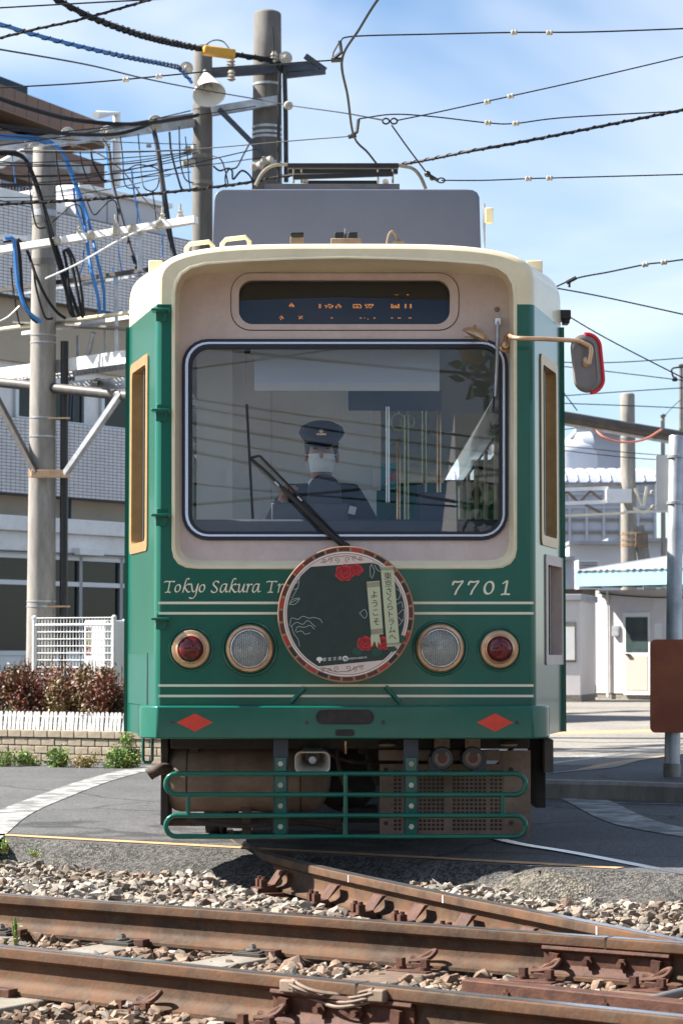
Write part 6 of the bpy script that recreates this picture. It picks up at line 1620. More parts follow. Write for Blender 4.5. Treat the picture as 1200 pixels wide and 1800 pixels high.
bbox(SA, SB, bz(938), bz(912), -0.7, 0.16, 'white_ledge', M_BWHITE, bevel=0.01)
bbox(SA, SB, bz(976), bz(938) - 0.003, -0.7, 0.06, 'white_fascia', M_BWHITE)
bbox(bs(122)[0], bs(165)[0], bz(975), bz(962), 0.06, 0.22, 'lamp_hood', M_BWHITE, bevel=0.01)
MB().tube([bp(SA, bz(973), 0.10), bp(SB, bz(973), 0.10)], 0.015, 6).build('cable_run', M_DSTEEL, OB)
for k in range(7):
    s0 = bs(-90)[0] + k * 0.92; window(s0, s0 + 0.92, bz(1148), bz(980), -0.02, 1, split=bz(1026))
bbox(SA, SB, 0.0, bz(1152), -0.7, 0.0, 'base_wall', M_BWHITE)
for k in range(3): MB().tube([bp(bs(143 + 5 * k)[0], bz(912), -0.36), bp(bs(143 + 5 * k)[0], bz(650), -0.30)], 0.02, 8).build('drain_pipe', M_CONSOLE, OB)
# rooftop plant boxes and railing
zr = zt_
def rbox(px0, px1, pyt, o0, o1, label, m, name='rooftop_unit', d=2.5):
    s0, s1 = bs(px0, 400)[0], bs(px1, 400)[0]; t = thing(name, label, 'plant unit', bp((s0 + s1) / 2, zr - 0.05, o0))
    b_ = bbox(s0, s1, zr - 0.05, bs(px0, pyt)[1], o1, o0, 'casing', m, t, 0.02); return t, b_
t1_, b1_ = rbox(40, 158, 322, -0.5, -3.0, 'sunlit white plant cabinet on the office roof behind the pole', M_WHITE)
t2_, b2_ = rbox(160, 318, 326, -0.3, -2.6, 'long pale grey plant cabinet on the office roof', mat('plant_grey', (0.52, 0.52, 0.55, 1), 0.6))
bbox(bs(158, 400)[0], bs(322, 400)[0], bs(160, 326)[1], bs(160, 318)[1], -2.7, -0.22, 'lid', MATS['building_white'], t2_)
for x in (172, 285): bbox(bs(x, 400)[0], bs(x + 18, 400)[0], bs(x, 338)[1], bs(x, 333)[1], -0.3, -0.29, 'maker_label', M_WHITE, t2_)
bbox(bs(213, 400)[0], bs(214, 400)[0], zr, bs(213, 328)[1], -0.3, -0.292, 'door_seam', M_DSTEEL, t2_); bbox(bs(266, 400)[0], bs(267, 400)[0], zr, bs(266, 328)[1], -0.3, -0.292, 'door_seam', M_DSTEEL, t2_)
RLg = thing('roof_railing', 'dark blue roof railing above the long plant cabinet', 'railing', bp(bs(250, 400)[0], bs(250, 330)[1] - 0.3, -2.8))
zA, zB = bs(210, 330)[1] - 0.45, bs(210, 283)[1]
for k in range(18): s = bs(210, 400)[0] + (bs(302, 400)[0] - bs(210, 400)[0]) * k / 17; MB().tube([bp(s, zA, -2.6), bp(s, zB, -2.6)], 0.022 if k % 6 == 0 else 0.011, 6).build('baluster', M_CONSOLE, RLg)
for z in (zB, zA + 0.5): MB().tube([bp(bs(210, 400)[0], z, -2.6), bp(bs(302, 400)[0], z, -2.6)], 0.022, 6).build('rail', M_CONSOLE, RLg)

# ---- brown apartment block beyond
M_BRTILE = mat('brown_wall_tile', (0.20, 0.125, 0.098, 1), 0.75, var=0.1, vscale=1.2)
M_BRSOF = mat('apartment_soffit', (0.20, 0.14, 0.10, 1), 0.8)
C0 = at(100, 1000, 62.0); C0.z = 0
CD = Vector((0.44, 0.90, 0)).normalized(); CN = Vector((CD.y, -CD.x, 0))
if CN.y > 0: CN = -CN
AP = thing('apartment_block', 'brown tiled apartment block with deep balconies rising behind the office roof', 'building', C0)
def cs2(px, py, off=0.0): q = onp(px, py, C0 + CN * off, CN); return (q - C0).dot(CD), q.z
def cbox(s0, s1, z0, z1, o0, o1, name, m, parent=AP):
    P = lambda s, o, z: C0 + CD * s + CN * o + Vector((0, 0, z))
    mb = MB(); mb.add([P(s, o, z) for s in (s0, s1) for o in (o0, o1) for z in (z0, z1)], [(0, 1, 3, 2), (4, 6, 7, 5), (0, 4, 5, 1), (2, 3, 7, 6), (0, 2, 6, 4), (1, 5, 7, 3)]); return mb.build(name, m, parent)
c_z = lambda py: cs2(60, py)[1]
e1 = cs2(184, 300)[0]; e0 = -14.0; e2 = cs2(212, 300)[0]
cbox(e0, e1 - 0.4, 0, c_z(172), -14, -0.9, 'main_wall', M_BRTILE)
cbox(e0, e1, c_z(212), c_z(170), -2.0, 0.0, 'parapet', M_BRTILE)
cbox(e0, e1 + 0.1, c_z(215), c_z(212), -2.0, 0.06, 'parapet_cap', M_BRSOF)
for k in range(5):
    zz = c_z(246) - k * 3.05
    cbox(e0, e1, zz - 0.95, zz, -2.0, 0.0, 'balcony_front', M_BRTILE); cbox(e0, e1, zz - 1.12, zz - 0.95, -2.0, -0.02, 'balcony_slab', M_BRSOF)
    for j in range(4): cbox(e0 + 2 + j * 3.4, e0 + 3.6 + j * 3.4, zz + 0.05, zz + 1.7, -0.92, -0.88, 'balcony_window', M_OFFGL)
cbox(e1, e2 + 3.5, 0, c_z(262), -12, -1.5, 'stair_wall', M_BRTILE)
for k in range(20):
    s = e0 + 6 + (e1 - e0 - 6) * k / 19; cbox(s - 0.02, s + 0.02, c_z(211), c_z(171), 0.0, 0.015, 'panel_joint', M_GROUT)
MB().tube([C0 + CD * cs2(135, 210)[0] + CN * 0.6 + Vector((0, 0, cs2(135, 206)[1])), C0 + CD * cs2(172, 210)[0] + CN * 0.6 + Vector((0, 0, cs2(172, 203)[1])), C0 + CD * cs2(172, 300)[0] + CN * 0.6 + Vector((0, 0, cs2(172, 330)[1]))], 0.11, 8).build('white_vent_pipe', M_WHITE, AP)
# ================================================================== POLES BEHIND THE TRAM
PA, pat, parad = cpole(357, 29.0, 84, 23, 16.5, 'slim concrete pole with a bell shaped lamp, behind the tram roof', m=M_CONCD)
PBg, pbt, pbrad = cpole(470, 29.0, 26, 34, 24.5, 'stout concrete pole with cross arms, tallest behind the tram roof', m=M_CONCD)
for y in (190, 276, 322): z = at(357, y, 29).z; band(PA, (pat.x, 29.0, z), parad(z), 0.05, M_DSTEEL)
for y in (150, 225, 235, 243, 290): z = at(470, y, 29).z; band(PBg, (pbt.x, 29.0, z), pbrad(z), 0.03 if y != 290 else 0.06, M_STEEL)
MB().bar(at(372, 128, 28.75), at(560, 116, 28.75), 0.09, 0.11).build('cross_arm', M_CONSOLE, PBg)
MB().bar(at(498, 134, 28.75), at(572, 126, 28.75), 0.09, 0.05).build('cross_arm', M_CONSOLE, PBg)
MB().bar(at(536, 98, 28.7), at(572, 124, 28.75), 0.06, 0.06).build('arm_bracket', M_CONSOLE, PBg)
MB().bar(at(372, 196, 28.8), at(492, 176, 28.75), 0.08, 0.11).build('cross_arm', M_STEEL, PBg)
MB().bar(at(385, 192, 28.7), at(464, 272, 28.7), 0.05, 0.06).build('arm_brace', M_CONSOLE, PBg)
for x, y in ((502, 102), (328, 120)):
    MB().lathe(at(x, y, 28.6), (0.2, -1, 0.1), [(0.02, 0.06), (0.03, 0.04), (0.05, 0.035), (0.052, 0.02), (0.08, 0.015), (0.082, 0.0), (0.03, -0.03)], 22).build('disc_insulator', M_CERAM, PBg if x > 400 else PA)
for x, y in ((406, 108), (407, 134), (482, 103)):
    MB().lathe(at(x, y, 28.6), (0, 0, 1), [(0.02, -0.06), (0.055, -0.04), (0.03, -0.02), (0.055, 0.0), (0.03, 0.02), (0.05, 0.04), (0.02, 0.09)], 16).build('post_insulator', M_CERAM, PBg)
for x, y in ((452, 292), (470, 282), (336, 263), (332, 286)):
    MB().lathe(at(x, y, 28.5), (1, -0.3, 0.1), [(0.02, -0.08), (0.06, -0.05), (0.04, 0.0), (0.06, 0.05), (0.02, 0.08)], 14).build('strain_insulator', M_CERAM, PBg if x > 400 else PA)
MB().tube([at(500, 120, 28.6), at(502, 200, 28.7), at(503, 320, 28.7)], 0.03, 10).build('riser_cable', M_BLACK, PBg)
MB().tube([at(492, 112, 28.6), at(490, 200, 28.65), at(489, 320, 28.65)], 0.02, 8).build('riser_cable', M_BLACK, PBg)
# bell lamp
LM = thing('bell_lamp', 'white bell shaped floodlamp fixed to the slim concrete pole', 'lamp', at(364, 150, 28.6))
lc = at(365, 150, 28.4); la = Vector((0.16, -0.55, -0.83)).normalized()
mb = MB(); mb.lathe(lc, la, [(0.03, -0.20), (0.05, -0.17), (0.07, -0.13), (0.12, -0.03), (0.175, 0.09), (0.195, 0.15), (0.20, 0.16), (0.19, 0.155), (0.165, 0.085), (0.11, -0.03), (0.06, -0.12)], 28); mb.build('lamp_shade', M_WHITE, LM)
MB().lathe(lc, la, [(0.03, -0.12), (0.045, -0.04), (0.06, 0.03), (0.05, 0.08), (0.0, 0.105)], 18).build('bulb', M_CERAM, LM)
MB().tube([lc - la * 0.2, lc - la * 0.26, at(357, 150, 28.86)], 0.02, 8).build('lamp_arm', M_STEEL, LM)
mb = MB(); mb.bar(at(357, 88, 28.2), at(413, 96, 28.3), 0.12, 0.11); tag(mb.build('cable_sleeve', mat('yellow_sleeve', (0.62, 0.32, 0.03, 1), 0.5, var=0.15), bevel=0.02), 'orange yellow protective sleeve on the thick cable beside the poles', 'cable sleeve')

# ================================================================== RIGHT: SIGN POST, HUTS, POLE, WORKS
M_HUT = mat('hut_panel', (0.66, 0.63, 0.63, 1), 0.7, var=0.08, vscale=1.0, dirt=(0.5, 0.45, 0.4, 1), dirtamt=0.3)
M_FASC = mat('pale_blue_fascia', (0.33, 0.58, 0.66, 1), 0.55, var=0.12, vscale=2)
M_CORR = mat('corrugated_roof', (0.36, 0.37, 0.40, 1), 0.5, metal=0.2, var=0.2, vscale=2)
M_SIGNB = mat('rusty_sign_back', (0.30, 0.075, 0.035, 1), 0.6, second=(0.42, 0.13, 0.05, 1), vscale=3, bump=0.1)
# sign post
bpnt = on(1180, 1366, 0.12); YS = bpnt.y
SPt = thing('sign_post', 'tall grey steel post with two sign plates seen from behind', 'sign post', bpnt)
tp = at(1188, 768, YS); mb = MB(); mb.lathe(Vector((bpnt.x, YS, 0.10)), Vector((tp.x - bpnt.x, 0, tp.z - 0.1)), [(0.056, 0), (0.056, tp.z - 0.1), (0.052, tp.z - 0.09), (0.0, tp.z - 0.085)], 24); mb.build('post', M_STEEL, SPt)
MB().lathe(Vector((bpnt.x, YS, 0.10)), (0, 0, 1), [(0.062, 0), (0.062, 0.11), (0.056, 0.12)], 24).build('base_collar', M_DSTEEL, SPt)
pl = MB(); o = rrect(1141.5, 1124, 1262, 1288, 10); pl.prism([at(x, y, YS - 0.075) for x, y in o], (0, -0.006, 0)); pl.build('lower_sign_plate', M_SIGNB, SPt)
mb = MB(); o = rrect(1152, 800, 1262, 898, 3); mb.prism([at(x, y, YS + 0.07) for x, y in o], (0, 0.006, 0)); mb.build('upper_sign_plate', M_WHITE, SPt)
for y in (803, 884, 1130, 1284):
    z = at(1185, y, YS).z; f = (z - 0.1) / (tp.z - 0.1); MB().lathe(Vector((bpnt.x + (tp.x - bpnt.x) * f, YS, z)), (0, 0, 1), [(0.058, -0.012), (0.066, -0.010), (0.066, 0.010), (0.058, 0.012)], 24).build('clamp', M_STEEL, SPt)
# huts: their fronts are turned to the left, towards the sun
def oblique(P0, ang):
    d = Vector((math.cos(ang), math.sin(ang), 0)); n = Vector((d.y, -d.x, 0))
    def hs(px, py): q = onp(px, py, P0, n); return (q - P0).dot(d), q.z
    def hbox(s0, s1, z0, z1, o0, o1, name, m, parent, bevel=0.0):
        mb = MB(); mb.add([P0 + d * s + n * o + Vector((0, 0, z)) for s in (s0, s1) for o in (o0, o1) for z in (z0, z1)], [(0, 1, 3, 2), (4, 6, 7, 5), (0, 4, 5, 1), (2, 3, 7, 6), (0, 2, 6, 4), (1, 5, 7, 3)])
        return mb.build(name, m, parent, bevel=bevel)
    def hr(x0, y0, x1, y1, o0, o1, name, m, parent, bevel=0.0):
        (s0, z1), (s1, z0) = hs(x0, y0), hs(x1, y1)
        zz1 = hs(x0, y0)[1]; zz0 = hs(x0, y1)[1]
        return hbox(s0, s1, zz0, zz1, o0, o1, name, m, parent, bevel)
    return hs, hbox, hr, d, n
H0 = on(1047, 1229); hs, hbox, hr, hd_, hn_ = oblique(H0, R(-40))
HT = thing('site_hut', 'white prefabricated hut with pale blue roof edge and a half glazed door', 'hut', H0)
ze, zbs = hs(1047, 1038)[1], hs(1047, 1218)[1]
hbox(0, 9.0, zbs, ze, -3.5, 0, 'wall', M_HUT, HT); hbox(0.02, 8.98, 0, zbs - 0.003, -3.48, -0.02, 'plinth', M_LOT, HT)
for x in (1072, 1146, 1172, 1215): s = hs(x, 1100)[0]; hbox(s - 0.015, s + 0.015, zbs, ze, 0, 0.012, 'panel_joint', M_HUT, HT)
dor = hr(1096, 1077, 1144, 1221, 0.0, 0.05, 'door', M_WHITE, HT)
hr(1101, 1085, 1140, 1146, 0.05, 0.06, 'door_pane', mat('hut_door_pane', (0.05, 0.075, 0.075, 1), 0.08, var=0.5, vscale=1.5), dor); hr(1101, 1152, 1140, 1213, 0.05, 0.06, 'door_panel', mat('door_panel_tan', (0.50, 0.43, 0.38, 1), 0.6), dor)
hr(1103, 1149, 1110, 1152, 0.06, 0.12, 'handle', M_BLACK, dor)
OV = 0.75
q0 = onp(1010, 1020, H0 + hn_ * OV, hn_); sL = (q0 - H0).dot(hd_)
f1, f0 = onp(1012, 1006, H0 + hn_ * OV, hn_).z, onp(1012, 1031, H0 + hn_ * OV, hn_).z
hbox(sL, 9.4, f0, f1, OV - 0.04, OV, 'fascia', M_FASC, HT)
hbox(sL, sL + 0.04, f0 + 0.05, f1 + 0.02, -3.8, OV - 0.045, 'fascia', M_FASC, HT)
rf = MB(); n_ = 120; fr = []; bk = []
for k in range(n_ + 1):
    s = sL + (9.4 - sL) * k / n_; z = f1 + 0.02 + 0.022 * math.cos(k * math.pi * 0.9); fr.append(H0 + hd_ * s + hn_ * (OV + 0.03) + Vector((0, 0, z + 0.005))); bk.append(H0 + hd_ * s + hn_ * -3.9 + Vector((0, 0, z + 0.55)))
rf.loft([fr, bk], closed=False); rf.build('roof_sheet', M_CORR, HT, angle=60)
hbox(sL + 0.05, 9.35, f0 + 0.06, f0 + 0.09, -0.6, OV - 0.05, 'eaves_soffit', M_DSTEEL, HT)
for x in (1052, 1087, 1122, 1158, 1192): s = hs(x, 1034)[0]; hbox(s - 0.03, s + 0.03, f0 - 0.02, f0 + 0.055, -0.1, OV - 0.06, 'rafter_end', M_DSTEEL, HT)
MB().tube([H0 + hd_ * s_ + hn_ * 0.05 + Vector((0, 0, z_)) for s_, z_ in [(0.1 + 0.5 * k, ze - 0.06 - 0.13 * math.sin(math.pi * k / 8)) for k in range(9)]], 0.014, 6).build('eaves_cable', M_BLACK, HT)
MB().tube([H0 + hd_ * 0.35 + hn_ * 0.05 + Vector((0, 0, z_)) for z_ in (0.05, ze)], 0.03, 8).build('downpipe', M_WHITE, HT)
hr(1078, 1100, 1090, 1118, 0.0, 0.09, 'meter_box', M_STEEL, HT); hr(1150, 1096, 1162, 1122, 0.0, 0.01, 'notice_sheet', M_WHITE, HT)
# second hut, left of it
H20 = at(1019, 1200, 50.0); H20.z = 0; hs2, hbox2, hr2, hd2, hn2 = oblique(H20, R(-14))
H2 = thing('site_hut', 'smaller plain white hut between the tram and the blue edged hut', 'hut', H20)
z2 = hs2(1019, 1056)[1]
hbox2(-4.0, 0, 0.15, z2, -2.2, 0, 'wall', M_HUT, H2); hbox2(-4.01, 0.01, 0.0, 0.148, -2.21, 0.01, 'plinth', M_LOT, H2)
hbox2(-4.05, 0.06, z2 + 0.002, z2 + 0.14, -2.3, 0.08, 'roof', M_CORR, H2, 0.02)
w2 = hr2(960, 1094, 1012, 1164, 0, 0.03, 'window', M_DSTEEL, H2); hr2(960, 1102, 1010, 1160, 0.03, 0.045, 'pane', M_WHITE, w2)
# brown gutter shed roof between
mb = MB(); p, q = at(985, 1052, 55), at(1048, 1036, 55); mb.box(((p.x + q.x) / 2, 55.4, (p.z + q.z) / 2), (q.x - p.x, 1.2, q.z - p.z)); shd = tag(mb.build('lean_to_roof', M_DIRTY), 'rust brown lean-to roof between the two huts', 'roof')
pst = MB(); pst.box(((p.x + q.x) / 2, 55.4, p.z / 2), (0.12, 0.12, p.z)); pst.build('post', M_DSTEEL, shd)
weed(1040, 1229, 34, 18, 500, 'bright yellow green weed growing at the corner of the blue edged hut', Y=52.4)
# works: long shed with rounded roof, low white buildings, tower
def wbox(x0, y0, x1, y1, Y, d, label, m, name, cat, bevel=0.0):
    p, q = at(x0, y1, Y), at(x1, y0, Y); t = thing(name, label, cat, ((p.x + q.x) / 2, Y, 0)); mb = MB(); mb.box(((p.x + q.x) / 2, Y + d / 2, q.z / 2), (q.x - p.x, d, q.z)); o_ = mb.build('wall', m, t, bevel=bevel); return t, o_
M_WORK = mat('works_cladding', (0.42, 0.45, 0.52, 1), 0.6, var=0.08, vscale=0.6); M_WORKL = mat('works_white', (0.66, 0.67, 0.70, 1), 0.6, var=0.06, vscale=0.5)
YWk = 110.0
WS = thing('depot_shed', 'long pale depot shed with rounded metal roof far behind the huts', 'shed', (at(1060, 1150, YWk).x, YWk, 0))
xa, xb = at(700, 900, YWk).x, at(1150, 900, YWk).x; zA = at(1000, 848, YWk).z; zB_ = at(1000, 806, YWk).z
mb = MB(); mb.box(((xa + xb) / 2, YWk + 10, zA / 2), (xb - xa, 20, zA)); mb.build('wall', M_WORK, WS)
rf = MB(); rings = []
for k in range(9):
    a = math.pi / 2 * k / 8; rings.append([Vector((x, YWk - 0.2 + 10 * (1 - math.cos(a)), zA + (zB_ - zA) * 1.0 * math.sin(a))) for x in np.linspace(xa, xb + 0.4, 40)])
rf.loft(rings, closed=False); rf.build('roof', mat('depot_roof', (0.40, 0.44, 0.56, 1), 0.45, metal=0.25, var=0.1, vscale=0.4), WS)
for k in range(24): x = xa + (xb - xa) * k / 23; MB().tube([Vector((x, YWk - 0.22 + 10 * (1 - math.cos(a)), zA + (zB_ - zA) * math.sin(a) + 0.02)) for a in [math.pi / 2 * j / 6 for j in range(7)]], 0.06, 5).build('roof_seam', M_WORK, WS)
for k in range(16): x = xa + (xb - xa) * k / 15; mb = MB(); mb.box((x, YWk - 0.05, zA / 2), (0.12, 0.1, zA - 0.1)); mb.build('wall_rib', M_WORK, WS)
for y_ in (868, 892, 914, 936, 958, 976): z = at(1000, y_, YWk).z; mb = MB(); mb.box(((xa + xb) / 2, YWk - 0.06, z), (xb - xa, 0.08, 0.12)); mb.build('wall_rail', M_DSTEEL if y_ in (914, 936) else M_WORK, WS)
YT = 128.0
tw_, b_ = wbox(1012, 758, 1092, 900, YT, 12, 'tall pale grey works building rising behind the rounded roof', M_WORK, 'works_building', 'building')
p, q = at(1008, 764, YT - 0.3), at(1098, 756, YT - 0.3); mb = MB(); mb.box(((p.x + q.x) / 2, YT + 5, (p.z + q.z) / 2), (q.x - p.x, 13, q.z - p.z)); mb.build('roof_edge', M_CORR, tw_)
tk2 = thing('storage_tank', 'white rounded tank standing before the tall works building', 'tank', (at(1000, 800, 121).x, 121, 0))
mb = MB(); c = at(985, 808, 124); c.z = 0; zt2 = at(985, 775, 124).z; mb.lathe(c, (0, 0, 1), [(1.9, 0), (1.9, zt2 - 0.7), (1.6, zt2 - 0.25), (0.8, zt2), (0, zt2 + 0.1)], 32); mb.build('shell', M_WORKL, tk2)
tk3 = MB(); c = at(1045, 790, 125.5); tk3.lathe(c + Vector((-0.6, 0, 0)), (1, 0.2, 0), [(0.3, -0.5), (0.9, -0.3), (0.95, 0.3), (0.3, 0.5)], 24); tag(tk3.build('vent_cowl', M_WORK), 'grey rounded vent cowl beside the white tank', 'vent')
for x0, y0, x1, y1, Y, lab in ((1000, 955, 1100, 1010, 80, 'low white flat roofed shed behind the blue edged hut'), (1068, 950, 1230, 1010, 84, 'long white low building behind the sign post'), (940, 982, 1006, 1060, 76, 'small blue grey shed next to the tram flank')):
    t, o_ = wbox(x0, y0, x1, y1, Y, 6, lab, M_WORKL if 'white' in lab else M_WORK, 'low_shed', 'shed')
    p, q = at(x0 - 2, y0 + 4, Y - 0.3), at(x1 + 2, y0 - 2, Y - 0.3); mb = MB(); mb.box(((p.x + q.x) / 2, Y + 2.8, (p.z + q.z) / 2 + 0.03), (q.x - p.x, 6.8, q.z - p.z)); mb.build('roof_slab', M_CORR, t)
p, q = at(1016, 1006, 72), at(1052, 984, 72); mb = MB(); mb.box(((p.x + q.x) / 2, 72.6, q.z / 2), (q.x - p.x, 1.2, q.z)); ac = tag(mb.build('air_conditioner', M_WORKL), 'white boxy cooling unit peeking over the blue roof edge', 'cooling unit')
for k in range(4): yy = 988 + 5 * k; p, q = at(1018, yy + 1.2, 71.95), at(1050, yy, 71.95); mb = MB(); mb.box(((p.x + q.x) / 2, 71.97, (p.z + q.z) / 2), (q.x - p.x, 0.04, q.z - p.z)); mb.build('slat', M_DSTEEL, ac)
# right concrete pole with its leaning stay
RPo, rpt, rrad = cpole(1102, 60.0, 694, 14.5, 12.6, 'concrete pole with banded clamps rising behind the blue edged hut')
for y in (757, 772, 938, 949, 958): z = at(1102, y, 60).z; band(RPo, (rpt.x, 60.0, z), rrad(z), 0.07 if y > 900 else 0.05, M_GOLD if y > 900 else M_DSTEEL)
mb = MB(); p, q = at(1116, 962, 59.7), at(1138, 936, 59.7); mb.box((p + q) / 2, (q.x - p.x, 0.04, q.z - p.z)); mb.build('junction_plate', M_TAN, RPo, bevel=0.01)
MB().bar(at(1120, 925, 60.1), Vector((at(1175, 1100, 60.1).x, 60.1, 0)), 0.28, 0.28).build('leaning_stay', M_CONC, RPo)
# lattice gantry beam
TG = thing('lattice_beam', 'white painted lattice girder meeting the concrete pole above the huts', 'girder', at(1050, 880, 59.6))
yT = 59.5
for (a_, b_) in (((960, 862), (1068, 858)), ((960, 886), (1064, 882)), ((960, 908), (1098, 902))): MB().bar(at(*a_, yT), at(*b_, yT), 0.10, 0.09 if a_[1] < 900 else 0.05).build('chord', M_BWHITE if a_[1] < 900 else M_CREAM, TG)
for k, (a_, b_) in enumerate((((988, 870), (996, 864)), ((996, 864), (1017, 884)), ((1017, 884), (1037, 863)), ((1037, 863), (1060, 882)), ((1028, 887), (1058, 903)))): MB().bar(at(*a_, yT), at(*b_, yT), 0.07, 0.06).build('web_member', M_TAN, TG)
p, q = at(1064, 884, yT), at(1108, 860, yT); mb = MB(); mb.box((p + q) / 2, (q.x - p.x, 0.3, q.z - p.z)); mb.build('saddle_box', M_BWHITE, TG)
MB().bar(at(960, 858, yT - 0.1), at(1200, 846, yT + 1), 0.08, 0.07).build('top_chord', M_DSTEEL, TG)
for a_, b_ in (((1115, 858), (1126, 890)), ((1136, 855), (1130, 890)), ((1112, 893), (1130, 902)), ((1130, 902), (1148, 890))): MB().bar(at(*a_, yT), at(*b_, yT), 0.06, 0.06).build('web_member', M_CREAM, TG)
for x, y in ((1146, 866), (1147, 892)): MB().lathe(at(x, y, yT - 0.1), (0.3, -1, 0), [(0.02, 0.04), (0.06, 0.03), (0.07, 0.0), (0.03, -0.05)], 16).build('insulator', M_CERAM, TG)
MB().cyl(at(1095, 900, yT), at(1210, 898, yT), 0.03, n=8).build('pipe', M_WHITE, TG)
# dark pipe beam high across the right
PBm = thing('pipe_beam', 'dark weathered pipe beam running off above the sign post', 'beam', at(1090, 750, 34.0))
MB().cyl(at(930, 722, 33.0), at(1290, 782, 35.0), 0.075, n=14).build('pipe', M_GSTEEL, PBm)
MB().cyl(at(930, 733, 33.1), at(1290, 796, 35.1), 0.035, n=10).build('pipe', M_STEEL, PBm)
MB().tube(spline([at(1044, 755, 33.4), at(1060, 768, 33.3), at(1082, 776, 33.3), at(1108, 777, 33.4), at(1135, 771, 33.6), at(1162, 755, 33.9)], 6), 0.016, 8).build('orange_cable', mat('salmon_cable', (0.62, 0.20, 0.14, 1), 0.5), PBm)
# thin lamp posts far right
for x, y, lab in ((1164, 728, 'thin grey pole standing behind the upper sign plate'), (1196, 640, 'thin dark mast with a small bracket beyond the sign post')):
    t = thing('thin_pole', lab, 'utility pole', (at(x, 1000, 60).x, 60, 0)); MB().cyl((at(x, 1000, 60).x, 60, 0), at(x, y, 60), 0.07, 0.05, n=12).build('shaft', M_CONC if x < 1180 else M_DSTEEL, t); MB().bar(at(x - 4, y + 4, 59.95), at(x + 5, y + 2, 59.95), 0.06, 0.06).build('cap_bracket', M_DSTEEL, t)
# bracket arm at the right edge
BKa = thing('wire_bracket', 'black curved wire bracket on the thin dark mast', 'bracket', at(1190, 650, 30)); MB().tube(spline([at(1215, 644, 30), at(1183, 647, 30), at(1180, 655, 30), at(1183, 664, 30)], 4), 0.012, 6).build('hook', M_BLACK, BKa); MB().lathe(at(1185, 666, 30), (0, 0, 1), [(0.03, -0.03), (0.04, 0.0), (0.01, 0.03)], 12).build('insulator', M_BLACK, BKa)
MB().cyl(at(1215, 640, 30), Vector((at(1215, 1000, 30).x, 30, 0)), 0.03, n=8).build('mast', M_DSTEEL, BKa)

# ================================================================== WIRES
def insul(parent, p, t, r=0.034):
    t = Vector(t).normalized()
    MB().lathe(p, t, [(r * 0.3, -r * 1.25), (r * 0.85, -r), (r, -r * 0.5), (r * 0.78, -r * 0.12), (r * 0.78, r * 0.12), (r, r * 0.5), (r * 0.85, r), (r * 0.3, r * 1.25)], 14).build('insulator', M_CERAM, parent, angle=30)
def wire(pts, r, label, m=M_WIRE, ins=(), lash=0.0, cat='wire', name='wire', k=10, insr=None):
    P = spline([at(*p) for p in pts], k)
    o = MB().tube(P, r, 6).build(name, m); tag(o, label, cat)
    for x, y in ins:
        i = min(range(len(P)), key=lambda j: abs(600 + FPX * P[j].x / P[j].y - x)); i = max(1, min(i, len(P) - 2))
        a_, b_ = P[i - 1], P[i + 1]; q = at(x, y, P[i].y); insul(o, q, b_ - a_, insr or 5.0 * q.y / FPX)
    if lash:
        hp = []; tot = 0.0; e = None
        for i in range(len(P) - 1):
            a_, b_ = P[i], P[i + 1]; t = (b_ - a_); L_ = t.length; t.normalize(); e = t.cross(Vector((0, 0, 1))).normalized(); g_ = e.cross(t); n_ = max(2, int(L_ / lash * 7))
            for j in range(n_):
                q = a_.lerp(b_, j / n_); ph = 2 * math.pi * (tot + L_ * j / n_) / lash; hp.append(q + (e * math.cos(ph) + g_ * math.sin(ph)) * r * 1.25)
            tot += L_
        MB().tube(hp, r * 0.3, 4).build('lashing', M_WIRE, o)
    return o
# contact wire over the tram's track and its pull-offs
wire([(664, 291, 16.0), (646, 268, 15.5), (622, 240, 15.0), (611, 170, 13.95), (601, 105, 13.1), (632, 50, 12.4), (668, -6, 11.8), (720, -60, 11.2)], 0.0075, 'thick contact wire curving up from the pantograph', cat='contact wire', name='contact_wire')
wire([(597, 73, 13.1), (620, 64, 13.1), (760, 60, 13.1), (903, 57, 13.1), (1040, 56, 13.1), (1260, 48, 13.1)], 0.0045, 'span wire with two insulators near the top, right of the contact wire', ins=((903, 57), (965, 57.5)))
wire([(583, 106, 13.1), (500, 112, 13.1), (300, 132, 13.1), (130, 147, 13.1), (-80, 158, 13.1)], 0.0045, 'span wire with two insulators running left from the contact wire', ins=((222, 140), (280, 134)))
cl = MB(); cl.tube([at(597, 72, 13.1), at(600, 92, 13.1), at(585, 104, 13.1)], 0.011, 6); cl.tube([at(597, 72, 13.1), at(586, 92, 13.1), at(584, 104, 13.1)], 0.005, 6); cl.tube([at(582, 106, 13.1), at(601, 105, 13.1)], 0.014, 6)
tag(cl.build('wire_clamp', M_BLACK), 'black hanger clamp where the upper span wires meet the contact wire', 'clamp')
cl = MB(); cl.tube([at(630, 210, 15.0), at(627, 232, 15.0), at(612, 241, 15.0)], 0.012, 6); cl.tube([at(612, 241, 15.0), at(626, 238, 15.0)], 0.014, 6)
tag(cl.build('wire_clamp', M_BLACK), 'black hanger clamp on the contact wire just above the pantograph', 'clamp')
wire([(461, 176, 28.0), (507, 185, 26.0), (600, 198, 20.0), (672, 211, 15.2)], 0.006, 'thin span wire from the stout pole down to the ring above the pantograph', ins=((507, 185.5),), insr=0.05)
wire([(696, 212, 15.2), (760, 199, 15.2), (856, 178, 15.2), (897, 169, 15.2), (1040, 137, 15.2), (1260, 85, 15.2)], 0.0045, 'span wire climbing to the right with two insulators over the white cloud', ins=((856, 179), (897, 169)))
wire([(630, 209, 15.0), (690, 201, 15.0), (760, 205, 15.0), (857, 216, 15.0), (905, 217, 15.0), (1000, 206, 15.0), (1260, 192, 15.0)], 0.0045, 'slack span wire with two insulators below the climbing one', ins=((857, 216), (906, 217)))
rg = MB()
